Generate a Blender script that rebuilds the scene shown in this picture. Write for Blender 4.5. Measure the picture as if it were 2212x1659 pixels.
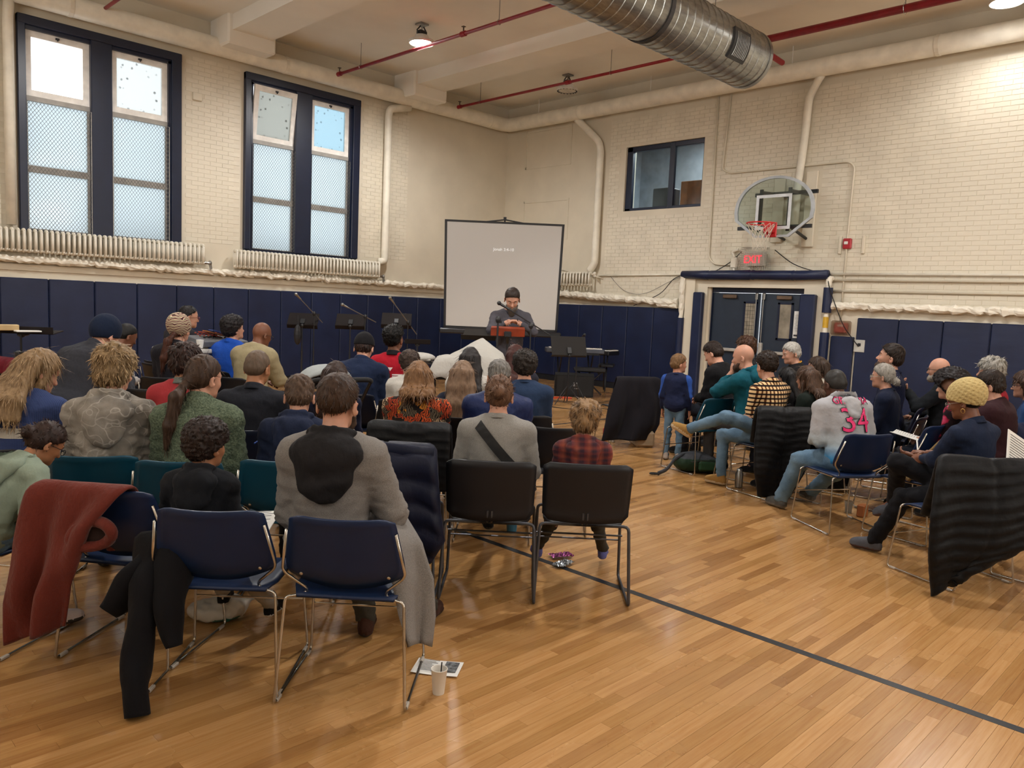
import bpy, math, random
import numpy as np
from mathutils import Vector, Matrix
random.seed(4); rng = np.random.default_rng(7)
PI = math.pi
for o in list(bpy.data.objects): bpy.data.objects.remove(o)
C = bpy.context.scene.collection
S = bpy.context.scene

# ------------------------------------------------------------------ camera
FPX, YAW, PITCH, ROLL = 1682.97, 0.782475, 0.0992167, 0.0442388
CAM = np.array([-13.1484, -13.5735, 1.6252])
_fw = np.array([math.cos(YAW)*math.cos(PITCH), math.sin(YAW)*math.cos(PITCH), -math.sin(PITCH)])
_r0 = np.array([math.sin(YAW), -math.cos(YAW), 0.0]); _u0 = np.cross(_r0, _fw)
_r = math.cos(ROLL)*_r0 + math.sin(ROLL)*_u0
_u = -math.sin(ROLL)*_r0 + math.cos(ROLL)*_u0
cd = bpy.data.cameras.new('camera'); co = bpy.data.objects.new('camera', cd); C.objects.link(co)
cd.sensor_width = 36; cd.lens = FPX/2212*36; cd.clip_start = .05; cd.clip_end = 200
co.matrix_world = Matrix(((_r[0], _u[0], -_fw[0], CAM[0]), (_r[1], _u[1], -_fw[1], CAM[1]), (_r[2], _u[2], -_fw[2], CAM[2]), (0, 0, 0, 1)))
S.camera = co
def ray(px, py): return _fw + _r*(px-1106)/FPX - _u*(py-829.5)/FPX
def at(px, py, D): return CAM + ray(px, py)*D          # point at distance D along the view
def onz(px, py, z=0.):
    d = ray(px, py); return CAM + d*((z-CAM[2])/d[2])
def onx(px, py, x):
    d = ray(px, py); return CAM + d*((x-CAM[0])/d[0])

# ------------------------------------------------------------------ view, world, lights
S.view_settings.view_transform = 'Standard'; S.view_settings.look = 'None'
S.view_settings.gamma = 1; S.view_settings.use_curve_mapping = False
S.view_settings.exposure = 0.2
try:
    S.cycles.use_denoising = True; S.cycles.max_bounces = 8; S.cycles.diffuse_bounces = 4
    S.cycles.transparent_max_bounces = 16; S.cycles.sample_clamp_indirect = 6; S.cycles.caustics_reflective = False
except Exception: pass
w = bpy.data.worlds.new('world'); S.world = w; w.use_nodes = True
bg = w.node_tree.nodes['Background']; bg.inputs[0].default_value = (.93, .97, 1, 1); bg.inputs[1].default_value = 2.6
def area(name, loc, rot, sx, sy, power=0, col=(1, 1, 1), portal=False):
    l = bpy.data.lights.new(name, 'AREA'); l.shape = 'RECTANGLE'; l.size = sx; l.size_y = sy; l.energy = power; l.color = col
    if portal: l.cycles.is_portal = True
    o = bpy.data.objects.new(name, l); o.location = loc; o.rotation_euler = rot; C.objects.link(o); return o
LAMPS = [(-4.85, -2.85, 1.1), (-1.28, -2.95, 0), (-1.05, -10.45, .22), (-9.2, -3.6, .8), (-5.4, -10.7, 1.2), (-9.0, -9.4, .9), (-13., -7.2, .5), (-13., -15.5, .25), (-5.4, -17.5, .6), (-9., -17.5, .25)]
LAMPZ = 5.9
for i, (x, y, k) in enumerate(LAMPS):
    if k:
        l = bpy.data.lights.new('lamp_light', 'SPOT'); l.energy = 430*k; l.shadow_soft_size = .13; l.color = (1, .975, .945)
        l.spot_size = math.radians(172); l.spot_blend = .55
        o = bpy.data.objects.new('lamp_light', l); o.location = (x, y, LAMPZ-.08); C.objects.link(o)
WINX = [(-10.05, -7.69), (-6.55, -4.16), (-13.5, -11.2)]
for a, b in WINX:
    area('window_portal', ((a+b)/2, .42, 3.95), (-PI/2, 0, 0), b-a+.3, 3.4, portal=True)

area('ceiling_fill_near', (-17.2, -9, 4.4), (0, -PI/2-.75, 0), 2.4, 9, 480, (1, .97, .93))  # added fill light tilted upward to brighten the ceiling; this wall has no window
area('ceiling_fill_back', (-8, -20.7, 4.4), (PI/2+.75, 0, 0), 9, 2.4, 480, (1, .97, .93))  # second added fill, also aimed up at the ceiling from a windowless wall

# ------------------------------------------------------------------ materials
def lin(h):
    if isinstance(h, str):
        c = [int(h[i:i+2], 16)/255 for i in (0, 2, 4)]
        return tuple((v/12.92 if v <= .04045 else ((v+.055)/1.055)**2.4) for v in c)+(1,)
    return tuple(h)+(1,) if len(h) == 3 else h
MC = {}
class NT:
    def __init__(s, name):
        s.m = bpy.data.materials.new(name); s.m.use_nodes = True; s.t = s.m.node_tree
        s.b = s.t.nodes['Principled BSDF']; s.out = s.t.nodes['Material Output']
    def n(s, k, **kw):
        x = s.t.nodes.new(k)
        for a, v in kw.items():
            if a.startswith('i_'):
                key = a[2:]; key = int(key) if key.isdigit() else key.replace('_', ' ')
                x.inputs[key].default_value = v
            else: setattr(x, a, v)
        return x
    def l(s, a, b): s.t.links.new(a, b)
    def coord(s, kind='Object', scale=(1, 1, 1), rot=(0, 0, 0)):
        tc = s.n('ShaderNodeTexCoord'); mp = s.n('ShaderNodeMapping'); mp.inputs['Scale'].default_value = scale; mp.inputs['Rotation'].default_value = rot
        s.l(tc.outputs[kind], mp.inputs[0]); return mp.outputs[0]
    def noise(s, co, scale, detail=3, rough=.5):
        x = s.n('ShaderNodeTexNoise'); x.inputs['Scale'].default_value = scale; x.inputs['Detail'].default_value = detail; x.inputs['Roughness'].default_value = rough
        s.l(co, x.inputs['Vector']); return x.outputs['Fac']
    def ramp(s, f, stops, interp='LINEAR'):
        r = s.n('ShaderNodeValToRGB'); r.color_ramp.interpolation = interp; e = r.color_ramp.elements
        while len(e) < len(stops): e.new(.5)
        for k, (p, c) in enumerate(stops): e[k].position = p; e[k].color = lin(c)
        s.l(f, r.inputs[0]); return r.outputs[0]
    def mix(s, f, a, b, mode='MIX'):
        x = s.n('ShaderNodeMix', data_type='RGBA', blend_type=mode)
        for inp, v in ((x.inputs[0], f), (x.inputs[6], a), (x.inputs[7], b)):
            if hasattr(v, 'links') or hasattr(v, 'is_output'): s.l(v, inp)
            else: inp.default_value = v
        return x.outputs[2]
    def math(s, op, a, b=0.):
        x = s.n('ShaderNodeMath', operation=op)
        for inp, v in ((x.inputs[0], a), (x.inputs[1], b)):
            if hasattr(v, 'is_output'): s.l(v, inp)
            else: inp.default_value = v
        return x.outputs[0]
    def bump(s, h, strength=.3, dist=.01):
        x = s.n('ShaderNodeBump'); x.inputs['Strength'].default_value = strength; x.inputs['Distance'].default_value = dist
        s.l(h, x.inputs['Height']); s.l(x.outputs[0], s.b.inputs['Normal'])
    def base(s, c):
        if hasattr(c, 'is_output'): s.l(c, s.b.inputs['Base Color'])
        else: s.b.inputs['Base Color'].default_value = lin(c)
    def set(s, **k):
        for a, v in k.items(): s.b.inputs[a.replace('_', ' ')].default_value = v
def mat(name, col, rough=.6, metal=0., var=.08, nscale=6., bump=0., bscale=60., bdist=.004, coat=0., sheen=0., spec=.5, alpha=1, trans=0.):
    if name in MC: return MC[name]
    t = NT(name); co_ = t.coord(); c = lin(col)
    if var:
        f = t.noise(co_, nscale, 4)
        d = tuple(min(1, v*(1+var*2)) for v in c[:3]); e = tuple(v*(1-var*2) for v in c[:3])
        t.base(t.ramp(f, [(.3, e), (.7, d)]))
    else: t.base(col)
    t.set(Roughness=rough, Metallic=metal, Coat_Weight=coat, Sheen_Weight=sheen, Specular_IOR_Level=spec, Alpha=alpha, Transmission_Weight=trans)
    if bump: t.bump(t.noise(co_, bscale, 5, .6), bump, bdist)
    MC[name] = t.m; return t.m
def fabric(name, col, bump=.5, bscale=28, var=.1, rough=.9, weave=None, sheen=.02):
    if name in MC: return MC[name]
    t = NT(name); co_ = t.coord(); c = lin(col)
    f = t.noise(co_, 9, 4); f2 = t.noise(co_, weave or 500, 2, .7)
    a = tuple(v*(1-var) for v in c[:3]); b = tuple(min(1, v*(1+var)) for v in c[:3])
    t.base(t.mix(.35, t.ramp(f, [(.3, a), (.7, b)]), t.ramp(f2, [(.3, tuple(v*.75 for v in c[:3])), (.7, tuple(min(1, v*1.3) for v in c[:3]))])))
    t.set(Roughness=rough, Sheen_Weight=sheen, Specular_IOR_Level=.18)
    h = t.math('ADD', t.noise(t.coord(scale=(1, 1, .6)), bscale, 4, .55), t.math('MULTIPLY', t.noise(t.coord(scale=(1, 1, .45)), 8, 3, .5), 1.6))
    hh = t.n('ShaderNodeMath', operation='MULTIPLY_ADD'); t.l(f2, hh.inputs[0]); hh.inputs[1].default_value = .06; t.l(h, hh.inputs[2])
    t.bump(hh.outputs[0], bump, .012)
    MC[name] = t.m; return t.m

# ------------------------------------------------------------------ mesh helpers
def mk(name, parts, mats, parent=None, smooth=False, kind=None, loc=None, link=True):
    """parts: list of (V, F, mat index); F is an int array (n,3) or (n,4), or a list of index tuples"""
    Vs, loops, starts, tots, mi = [], [], [], [], []; nv = 0; nl = 0
    for p in parts:
        V, F = p[0], p[1]; m_ = p[2] if len(p) > 2 else 0
        V = np.asarray(V, np.float32).reshape(-1, 3)
        if isinstance(F, np.ndarray): groups = [F]
        else:
            d = {}
            for f in F: d.setdefault(len(f), []).append(f)
            groups = [np.array(v) for v in d.values()]
        for F in groups:
            if len(F) == 0: continue
            k = F.shape[1]; loops.append((F+nv).ravel()); starts.append(nl+np.arange(len(F))*k); tots.append(np.full(len(F), k)); nl += F.size
            mi.append(np.full(len(F), m_) if np.isscalar(m_) else np.asarray(m_))
        Vs.append(V); nv += len(V)
    me = bpy.data.meshes.new(name)
    V = np.concatenate(Vs); me.vertices.add(len(V)); me.vertices.foreach_set('co', V.ravel())
    L = np.concatenate(loops).astype(np.int32); st = np.concatenate(starts).astype(np.int32); tt = np.concatenate(tots).astype(np.int32)
    me.loops.add(len(L)); me.loops.foreach_set('vertex_index', L)
    me.polygons.add(len(st)); me.polygons.foreach_set('loop_start', st); me.polygons.foreach_set('loop_total', tt)
    me.polygons.foreach_set('material_index', np.concatenate(mi).astype(np.int32))
    me.polygons.foreach_set('use_smooth', np.full(len(st), bool(smooth)))
    for m_ in (mats if isinstance(mats, (list, tuple)) else [mats]): me.materials.append(m_)
    me.update(calc_edges=True); me.validate()
    o = bpy.data.objects.new(name, me)
    if link: C.objects.link(o)
    if parent is not None: o.parent = parent
    if loc is not None: o.location = loc
    if kind: o['kind'] = kind
    return o
def tag(o, label, cat, group=None):
    o['label'] = label; o['category'] = cat
    if group: o['group'] = group
    return o
def thing(name, label, cat, loc=(0, 0, 0), rz=0, group=None):
    o = bpy.data.objects.new(name, None); C.objects.link(o); o.location = loc; o.rotation_euler = (0, 0, rz)
    o.empty_display_size = .1
    return tag(o, label, cat, group)
def struct(name, parts, mats, **k): return mk(name, parts, mats, kind='structure', **k)
def sent(name, loc=(0, 0, 0), rz=0):
    o = bpy.data.objects.new(name, None); C.objects.link(o); o.location = loc; o.rotation_euler = (0, 0, rz); o['kind'] = 'structure'; return o
def copy_tree(o, parent=None):
    c = o.copy(); C.objects.link(c)
    if parent is not None: c.parent = parent
    for ch in list(o.children): copy_tree(ch, c)
    return c
BF = np.array([(0, 3, 2, 1), (4, 5, 6, 7), (0, 1, 5, 4), (1, 2, 6, 5), (2, 3, 7, 6), (3, 0, 4, 7)])
def box(x0, x1, y0, y1, z0, z1, m=0):
    V = np.array([(x0, y0, z0), (x1, y0, z0), (x1, y1, z0), (x0, y1, z0), (x0, y0, z1), (x1, y0, z1), (x1, y1, z1), (x0, y1, z1)], float)
    return (V, BF, m)
def cbox(c, s, m=0, R=None, ch=0.):
    h = np.array(s)/2
    if ch:   # chamfered box
        P = []; F = []
        hx, hy, hz = h; c_ = min(ch, min(h)*.9)
        ring = lambda z, i: [(hx-c_-i*0, hy-i, z), (hx-i, hy-c_, z), (hx-i, -hy+c_, z), (hx-c_, -hy+i, z), (-hx+c_, -hy+i, z), (-hx+i, -hy+c_, z), (-hx+i, hy-c_, z), (-hx+c_, hy-i, z)]
        for z, i in ((-hz, c_), (-hz+c_, 0), (hz-c_, 0), (hz, c_)): P += ring(z, i)
        for k in range(3):
            for j in range(8): a = k*8+j; b = k*8+(j+1) % 8; F.append((b, a, a+8, b+8))
        F.append(tuple(range(8))); F.append(tuple(reversed(range(24, 32))))
        V = np.array(P, float)
    else:
        V = box(-h[0], h[0], -h[1], h[1], -h[2], h[2])[0]; F = BF
    if R is not None: V = V@np.array(R).T
    return (V+np.array(c), F, m)
def xf(p, M):
    M = np.array(M); V = p[0]@M[:3, :3].T+M[:3, 3]; return (V,)+tuple(p[1:])
def rotm(ax, a):
    return np.array(Matrix.Rotation(a, 3, ax))
def frame_path(P, closed=False):
    P = np.asarray(P, float); n = len(P)
    T = np.zeros_like(P)
    for i in range(n):
        a = P[i-1] if (i > 0 or closed) else P[i]; b = P[(i+1) % n] if (i < n-1 or closed) else P[i]
        t = b-a; T[i] = t/max(np.linalg.norm(t), 1e-9)
    up = np.array([0, 0, 1.]) if abs(T[0][2]) < .9 else np.array([1., 0, 0])
    N = np.zeros_like(P); v = up-T[0]*(up@T[0]); N[0] = v/np.linalg.norm(v)
    for i in range(1, n):
        v = N[i-1]-T[i]*(N[i-1]@T[i]); N[i] = v/max(np.linalg.norm(v), 1e-9)
    return P, T, N, np.cross(T, N)
def tube(P, r, n=8, closed=False, m=0, flat=1.):
    P, T, N, B = frame_path(P, closed); k = len(P); r = np.broadcast_to(np.asarray(r, float), (k,))
    a = np.arange(n)*2*PI/n
    V = P[:, None]+r[:, None, None]*(np.cos(a)[None, :, None]*N[:, None]+flat*np.sin(a)[None, :, None]*B[:, None])
    V = V.reshape(-1, 3); F = []
    for i in range(k if closed else k-1):
        for j in range(n):
            a0 = i*n+j; a1 = i*n+(j+1) % n; b0 = ((i+1) % k)*n+j; b1 = ((i+1) % k)*n+(j+1) % n
            F.append((a0, a1, b1, b0))
    if not closed: F.append(tuple(reversed(range(n)))); F.append(tuple(range((k-1)*n, k*n)))
    return (V, F, m)
def rpath(pts, rad=.03, seg=4):
    pts = [np.array(p, float) for p in pts]; out = [pts[0]]
    for i in range(1, len(pts)-1):
        a, b, c = pts[i-1:i+2]; u = a-b; v = c-b; lu, lv = np.linalg.norm(u), np.linalg.norm(v)
        d = min(rad, lu*.45, lv*.45); p0 = b+u/lu*d; p1 = b+v/lv*d
        for k in range(seg+1):
            t = k/seg; out.append((1-t)**2*p0+2*t*(1-t)*b+t*t*p1)
    out.append(pts[-1]); return out
def lathe(prof, n=24, m=0, cap=True):
    V = []; F = []
    for r, z in prof:
        for j in range(n): a = 2*PI*j/n; V.append((r*math.cos(a), r*math.sin(a), z))
    for i in range(len(prof)-1):
        for j in range(n): a = i*n+j; b = i*n+(j+1) % n; F.append((a, b, b+n, a+n))
    if cap: F.append(tuple(reversed(range(n)))); F.append(tuple(range((len(prof)-1)*n, len(prof)*n)))
    return (np.array(V), F, m)
def slab(Pf, nu, nv, th, m=0, th2=None):
    """closed slab on a surface grid Pf (nu,nv,3) with thickness th (scalar or grid)"""
    P = np.asarray(Pf, float).reshape(nu, nv, 3)
    du = np.gradient(P, axis=0); dv = np.gradient(P, axis=1); N = np.cross(du, dv); N /= np.maximum(np.linalg.norm(N, axis=2, keepdims=True), 1e-9)
    th = np.broadcast_to(np.asarray(th, float), (nu, nv))[..., None]; t2 = th if th2 is None else np.broadcast_to(np.asarray(th2, float), (nu, nv))[..., None]
    A = (P+N*th).reshape(-1, 3); B = (P-N*t2).reshape(-1, 3); V = np.concatenate([A, B]); o = nu*nv; F = []
    for i in range(nu-1):
        for j in range(nv-1):
            a = i*nv+j; F.append((a, a+nv, a+nv+1, a+1)); F.append((o+a, o+a+1, o+a+nv+1, o+a+nv))
    ed = [i*nv for i in range(nu)]+[(nu-1)*nv+j for j in range(1, nv)]+[i*nv+nv-1 for i in range(nu-2, -1, -1)]+[j for j in range(nv-2, 0, -1)]
    for k in range(len(ed)):
        a = ed[k]; b = ed[(k+1) % len(ed)]; F.append((b, a, o+a, o+b))
    return (V, F, m)
def extrude(poly, d0, d1, axis='y', m=0):
    n = len(poly); V = []
    for d in (d0, d1):
        for a, b in poly: V.append((a, d, b) if axis == 'y' else ((d, a, b) if axis == 'x' else (a, b, d)))
    F = [tuple(range(n)), tuple(reversed(range(n, 2*n)))]+[(i, i+n, (i+1) % n+n, (i+1) % n) for i in range(n)]
    return (np.array(V, float), F, m)
def sphere(c, r, n=12, k=8, m=0):
    r = np.broadcast_to(np.asarray(r, float), (3,)); prof = [(max(math.sin(PI*i/k), 1e-3), -math.cos(PI*i/k)) for i in range(k+1)]
    V, F, _ = lathe(prof, n, m); return (V*r+np.array(c), F, m)
def text_mesh(s, size, depth=.002, align='CENTER'):
    cu = bpy.data.curves.new('lettering', 'FONT'); cu.body = s; cu.size = size; cu.extrude = depth; cu.align_x = align; cu.resolution_u = 3
    o = bpy.data.objects.new('lettering', cu); C.objects.link(o)
    dg = bpy.context.evaluated_depsgraph_get(); me = bpy.data.meshes.new_from_object(o.evaluated_get(dg))
    V = np.array([v.co[:] for v in me.vertices]); F = [tuple(p.vertices) for p in me.polygons]
    bpy.data.objects.remove(o); bpy.data.curves.remove(cu); bpy.data.meshes.remove(me)
    return (V, F, 0)
def shadeflat_edges(o, ang=40):
    m_ = o.modifiers.new('es', 'EDGE_SPLIT'); m_.split_angle = math.radians(ang)

#@@ROOM
#@@FURN
#@@PEOPLE
# ------------------------------------------------------------------ ROOM
M_wall = mat('painted_brick_cream', 'd3cab7', rough=.55, var=.03, nscale=1.5, bump=.12, bscale=40, bdist=.003)
M_wallb = mat('painted_brick_face', 'd7cfbd', rough=.5, var=.035, nscale=3, bump=.06, bscale=20, bdist=.002)
M_ceil = mat('ceiling_paint', 'ece8df', rough=.75, var=.03, nscale=.8, bump=.1, bscale=8)
M_pipe = mat('cream_pipe_paint', 'e2dccd', rough=.45, var=.05, nscale=5, bump=.15, bscale=25)
M_navyf = mat('navy_gloss_paint', '121c33', rough=.35, var=.05)
M_white = mat('white_sash_paint', 'e8e5e0', rough=.45, var=.06, nscale=8, bump=.1)
M_grayb = mat('gray_bar_paint', '9a9690', rough=.5)
M_dark = mat('black_metal', '15161a', rough=.45, var=.1)
M_chrome = mat('chrome', 'b5b0a8', rough=.22, metal=1., var=.04)
M_steel = mat('brushed_steel', '9a9a98', rough=.35, metal=1., var=.08)
M_wire = mat('wire_gray', '6c6a68', rough=.5, metal=.4, var=0)
M_red = mat('sprinkler_red', '8f1524', rough=.4, var=.1, nscale=12)
M_rubber = mat('black_rubber', '0c0c0e', rough=.8, var=.05)
M_mat = None
t = NT('navy_vinyl_pad'); co_ = t.coord(); f = t.noise(co_, 2.5, 5)
t.base(t.ramp(f, [(.3, '111b38'), (.7, '182444')])); t.set(Roughness=.42, Specular_IOR_Level=.4)
w1 = t.noise(t.coord(scale=(1, 1, 3)), 3.5, 4); w2 = t.noise(co_, 90, 2); hh = t.math('ADD', w1, t.math('MULTIPLY', w2, .05)); t.bump(hh, .12, .02); M_mat = t.m

def wall(name, u0, u1, z0, z1, holes, mkbox, m):
    us = sorted({u0, u1, *[h[0] for h in holes], *[h[1] for h in holes]}); zs = sorted({z0, z1, *[h[2] for h in holes], *[h[3] for h in holes]})
    P = []
    for a, b in zip(us, us[1:]):
        for c, d in zip(zs, zs[1:]):
            if any(h[0] <= a and b <= h[1] and h[2] <= c and d <= h[3] for h in holes): continue
            P.append(mkbox(a, b, c, d))
    return struct(name, P, m)
HZ = (2.44, 5.54)
holesL = [(a, b)+HZ for a, b in WINX]
wl = wall('wall_left', -17.5, .35, 0, 6.3, holesL, lambda a, b, c, d: box(a, b, 0, .35, c, d), M_wall)
holesR = [(-5.35, -3.52, 3.68, 4.97), (-7.55, -5.66, 0, 2.15)]
wr = wall('wall_right', -21, 0, 0, 6.3, holesR, lambda a, b, c, d: box(0, .35, a, b, c, d), M_wall)
struct('wall_back', [box(-17.5, .35, -21.3, -21, 0, 6.3)], M_wall)
struct('wall_near', [box(-17.8, -17.5, -21.3, .35, 0, 6.3)], M_wall)
cl = struct('ceiling', [box(-17.8, .35, -21.3, .35, 6.22, 6.5)], M_ceil)
# beams run parallel to the right wall
for i, (x0, x1) in enumerate([(-3.25, -2.55), (-7.1, -6.4), (-10.95, -10.25), (-14.8, -14.1)]):
    P = [box(x0, x1, -21, 0, 5.97, 6.23), cbox(((x0+x1)/2, -.35, 6.0), (x1-x0+.16, .7, .5), ch=.03)]
    struct('trim_%d' % (i+1), P, M_ceil)
# bricks -------------------------------------------------------
BW, BH = .215, .0735
def brick_mesh(w, h=BH-.006, d=.005):
    c = .0018
    V = np.array([(0, 0, 0), (w, 0, 0), (w, 0, h), (0, 0, h), (c, -d, c), (w-c, -d, c), (w-c, -d, h-c), (c, -d, h-c)], float)
    return V, np.array([(4, 5, 6, 7), (0, 1, 5, 4), (1, 2, 6, 5), (2, 3, 7, 6), (3, 0, 4, 7)])
BV, BFc = brick_mesh(BW-.006)
def brick_spots(u0, u1, z0, z1, holes, skip):
    out = []; row = 0; z = z0
    while z+BH <= z1+.001:
        u = u0-(BW/2 if row % 2 else 0)
        while u < u1:
            a, b = max(u, u0), min(u+BW-.006, u1)
            if b-a > .04 and not any(h[0]-.0 < b and a < h[1] and h[2]-BH < z < h[3] for h in holes) and not skip(a, z):
                out.append((a, b-a, z))
            u += BW
        z += BH; row += 1
    return out
def brick_wall(parent, spots, toworld, nparts, key):
    # spots beyond the nparts largest (nearest the camera) are joined; depth slightly uneven
    pos = np.array([toworld(a+w_/2, z, 0) for a, w_, z in spots]); d = np.linalg.norm(pos-CAM, axis=1)
    vis = []
    for i, p_ in enumerate(pos):
        q = p_-CAM; D = q@_fw
        x = 1106+FPX*(q@_r)/D; y = 829.5-FPX*(q@_u)/D
        vis.append(D > 0 and -10 < x < 2222 and -10 < y < 1669)
    order = sorted([i for i in range(len(spots)) if vis[i]], key=lambda i: d[i])[:nparts]; sel = set(order)
    protos = {}
    P = []
    for i, (a, w_, z) in enumerate(spots):
        j = .0015*rng.random()
        V = BV*np.array([w_/(BW-.006), .8+.3*rng.random(), 1])
        if i in sel:
            kk = round(w_, 2)
            if kk not in protos:
                Vw = np.array([toworld(v[0], v[2], -v[1]) for v in V])-np.array(toworld(0, 0, 0)); 
                protos[kk] = mk('brick', [(Vw, BFc if key == 'L' else BFc[:, ::-1])], M_wallb, parent, link=False).data
            o = bpy.data.objects.new('brick', protos[kk]); C.objects.link(o); o.parent = parent; o.location = toworld(a, z, 0)
        else:
            Vw = np.array([toworld(a+v[0], z+v[2], -v[1]) for v in V]); P.append((Vw, BFc if key == 'L' else BFc[:, ::-1]))
    mk('brickwork', P, M_wallb, parent, kind='stuff')
toL = lambda u, z, d: (u, -d, z)
toR = lambda u, z, d: (-d, u, z)
spL = brick_spots(-10.6, -2.9, 2.5, 5.62, [(a-.02, b+.02, 2.35, 5.6) for a, b in WINX], lambda u, z: False)
brick_wall(wl, spL, toL, 120, 'L')
spR = brick_spots(-10.9, -3.1, 1.80, 5.62, [(-5.38, -3.46, 3.62, 5.02), (-8.1, -5.15, 0, 2.3), (-7.64, -7.4, 2.86, 4.16)], lambda u, z: False)
brick_wall(wr, spR, toR, 300, 'R')
# plain framed recess panels of the right wall corner
for z0, z1 in ((4.83, 5.6), (3.2, 4.02)):
    P = [box(-.012, 0, -1.97, -.64, z1-.01, z1+.035), box(-.012, 0, -1.97, -.64, z0-.05, z0), box(-.012, 0, -2.02, -1.97, z0-.05, z1+.035), box(-.012, 0, -.66, -.62, z0-.05, z1+.035)]
    mk('recess_frame', P, M_wall, wr)
# floor: planks along x ----------------------------------------
t = NT('maple_strip'); oi = t.n('ShaderNodeObjectInfo'); geo = t.n('ShaderNodeNewGeometry')
rnd = t.math('FRACT', t.math('ADD', oi.outputs['Random'], geo.outputs['Random Per Island']))
tc = t.n('ShaderNodeTexCoord'); pos_ = geo.outputs['Position']
mp = t.n('ShaderNodeMapping'); mp.inputs['Scale'].default_value = (1.6, 30, 1); t.l(pos_, mp.inputs[0])
off = t.n('ShaderNodeCombineXYZ'); t.l(t.math('MULTIPLY', rnd, 37.), off.inputs[0]); ad = t.n('ShaderNodeVectorMath', operation='ADD'); t.l(mp.outputs[0], ad.inputs[0]); t.l(off.outputs[0], ad.inputs[1])
g1 = t.noise(ad.outputs[0], 2.2, 5, .6)
basec = t.ramp(rnd, [(0, 'a07848'), (.2, 'ab8251'), (.6, 'b98f5e'), (.85, 'a87e4e'), (1, '8f673c')])
grain = t.ramp(g1, [(.2, 'dcc5a6'), (.6, 'ffffff')])
col = t.mix(.75, basec, grain, 'MULTIPLY')
kn = t.n('ShaderNodeTexNoise'); kn.inputs['Scale'].default_value = 5.5; kn.inputs['Detail'].default_value = 2
mp2 = t.n('ShaderNodeMapping'); mp2.inputs['Scale'].default_value = (1, 3.2, 1); t.l(pos_, mp2.inputs[0]); t.l(mp2.outputs[0], kn.inputs['Vector'])
knf = t.ramp(kn.outputs['Fac'], [(.74, '000000'), (.84, 'ffffff')])
col = t.mix(knf, col, lin('6b4222')); t.base(col)
scuff = t.n('ShaderNodeTexNoise'); scuff.inputs['Scale'].default_value = 1.3; scuff.inputs['Detail'].default_value = 6; t.l(pos_, scuff.inputs['Vector'])
rr = t.n('ShaderNodeMapRange'); t.l(scuff.outputs['Fac'], rr.inputs[0]); rr.inputs[1].default_value = .35; rr.inputs[2].default_value = .7; rr.inputs[3].default_value = .17; rr.inputs[4].default_value = .34
t.l(rr.outputs[0], t.b.inputs['Roughness']); t.set(Coat_Weight=.25, Coat_Roughness=.12, Specular_IOR_Level=.5)
t.bump(scuff.outputs['Fac'], .03, .01)
M_floor = t.m
M_gap = mat('floor_joint', '4a2e1a', rough=.8, var=.1)
M_black = mat('black_tape', '1b2027', rough=.35, var=.05)
fl = struct('floor', [box(-17.8, .35, -21.3, .35, -.2, -.004)], M_gap)
PW = .0572; planks = []
y = -21.0
while y < 0:
    x = -17.5-rng.random()*.5
    while x < 0:
        L = .35+rng.random()*.75
        a, b = max(x, -17.5), min(x+L, 0)
        if b-a > .05: planks.append((a, b, y))
        x += L
    y += PW
pa = np.array(planks); ctr = np.stack([(pa[:, 0]+pa[:, 1])/2, pa[:, 2], 0*pa[:, 0]], 1)-CAM
Dp = ctr@_fw; xp = 1106+FPX*(ctr@_r)/np.maximum(Dp, .1); yp = 829.5-FPX*(ctr@_u)/np.maximum(Dp, .1)
inv = (Dp > .5) & (xp > -60) & (xp < 2270) & (yp > 600) & (yp < 1700)
near = set(np.array(sorted(np.nonzero(inv)[0], key=lambda i: Dp[i]))[:300].tolist())
pm = mk('plank', [box(0, 1, .0005, PW-.0005, -.012, 0)], M_floor, link=False).data
rest = []
for i, (a, b, y) in enumerate(planks):
    if i in near:
        o = bpy.data.objects.new('plank', pm); C.objects.link(o); o.parent = fl; o.location = (a+.0004, y, 0); o.scale = (b-a-.0008, 1, 1)
    else: rest.append(box(a+.0004, b-.0004, y+.0005, y+PW-.0005, -.012, 0))
mk('planking', rest, M_floor, fl, kind='stuff')
# court lines
mk('court_line', [box(-9.52, -9.47, -20.9, -8.2, 0, .0009)], M_black, fl)
mk('court_line', [box(-9., -.4, -6.4, -6.35, 0, .0009)], M_black, fl)
mk('court_line', [box(-2.95, -2.9, -8.5, -2.2, 0, .0009)], M_black, fl)
mk('court_line', [box(-7., -.4, -3.1, -3.06, 0, .0009)], M_black, fl)
# wall pads -----------------------------------------------------
def pad(parent, axis, u0, u1, z0, z1, name='wall_pad'):
    g = .004; c = ((u0+u1)/2, -.035, (z0+z1)/2); s = (u1-u0-g*2, .065, z1-z0)
    if axis == 'x': c = (-.035, (u0+u1)/2, (z0+z1)/2); s = (.065, u1-u0-g*2, z1-z0)
    return mk(name, [cbox(c, s, ch=.014)], M_mat, parent)
MW = .6462
for k in range(-3, 23):
    b = -1.937-MW*k; a = b-MW
    if b < .01: pad(wl, 'y', a, min(b, -.08), .1, 1.728)
    elif a < -.1: pad(wl, 'y', a, -.08, .1, 1.728)
for k in range(-4, 4):
    b = -2.531-MW*k; a = b-MW
    if a < -.1: pad(wr, 'x', a, min(b, -.02), .12, 1.728)
pad(wr, 'x', -8.455, -8.07, .12, 1.37)
for k in range(-1, 12): pad(wr, 'x', -8.486-MW*(k+1)+(.03 if k == -1 else 0), -8.486-MW*k if k >= 0 else -8.46, .12, 1.687) if k >= 0 else None
struct('baseboard_left', [box(-17.5, 0, -.05, 0, 0, .1)], M_black); struct('baseboard_right', [box(-.05, 0, -5.2, 0, 0, .12), box(-.05, 0, -20.9, -8.05, 0, .12)], M_black)
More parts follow.
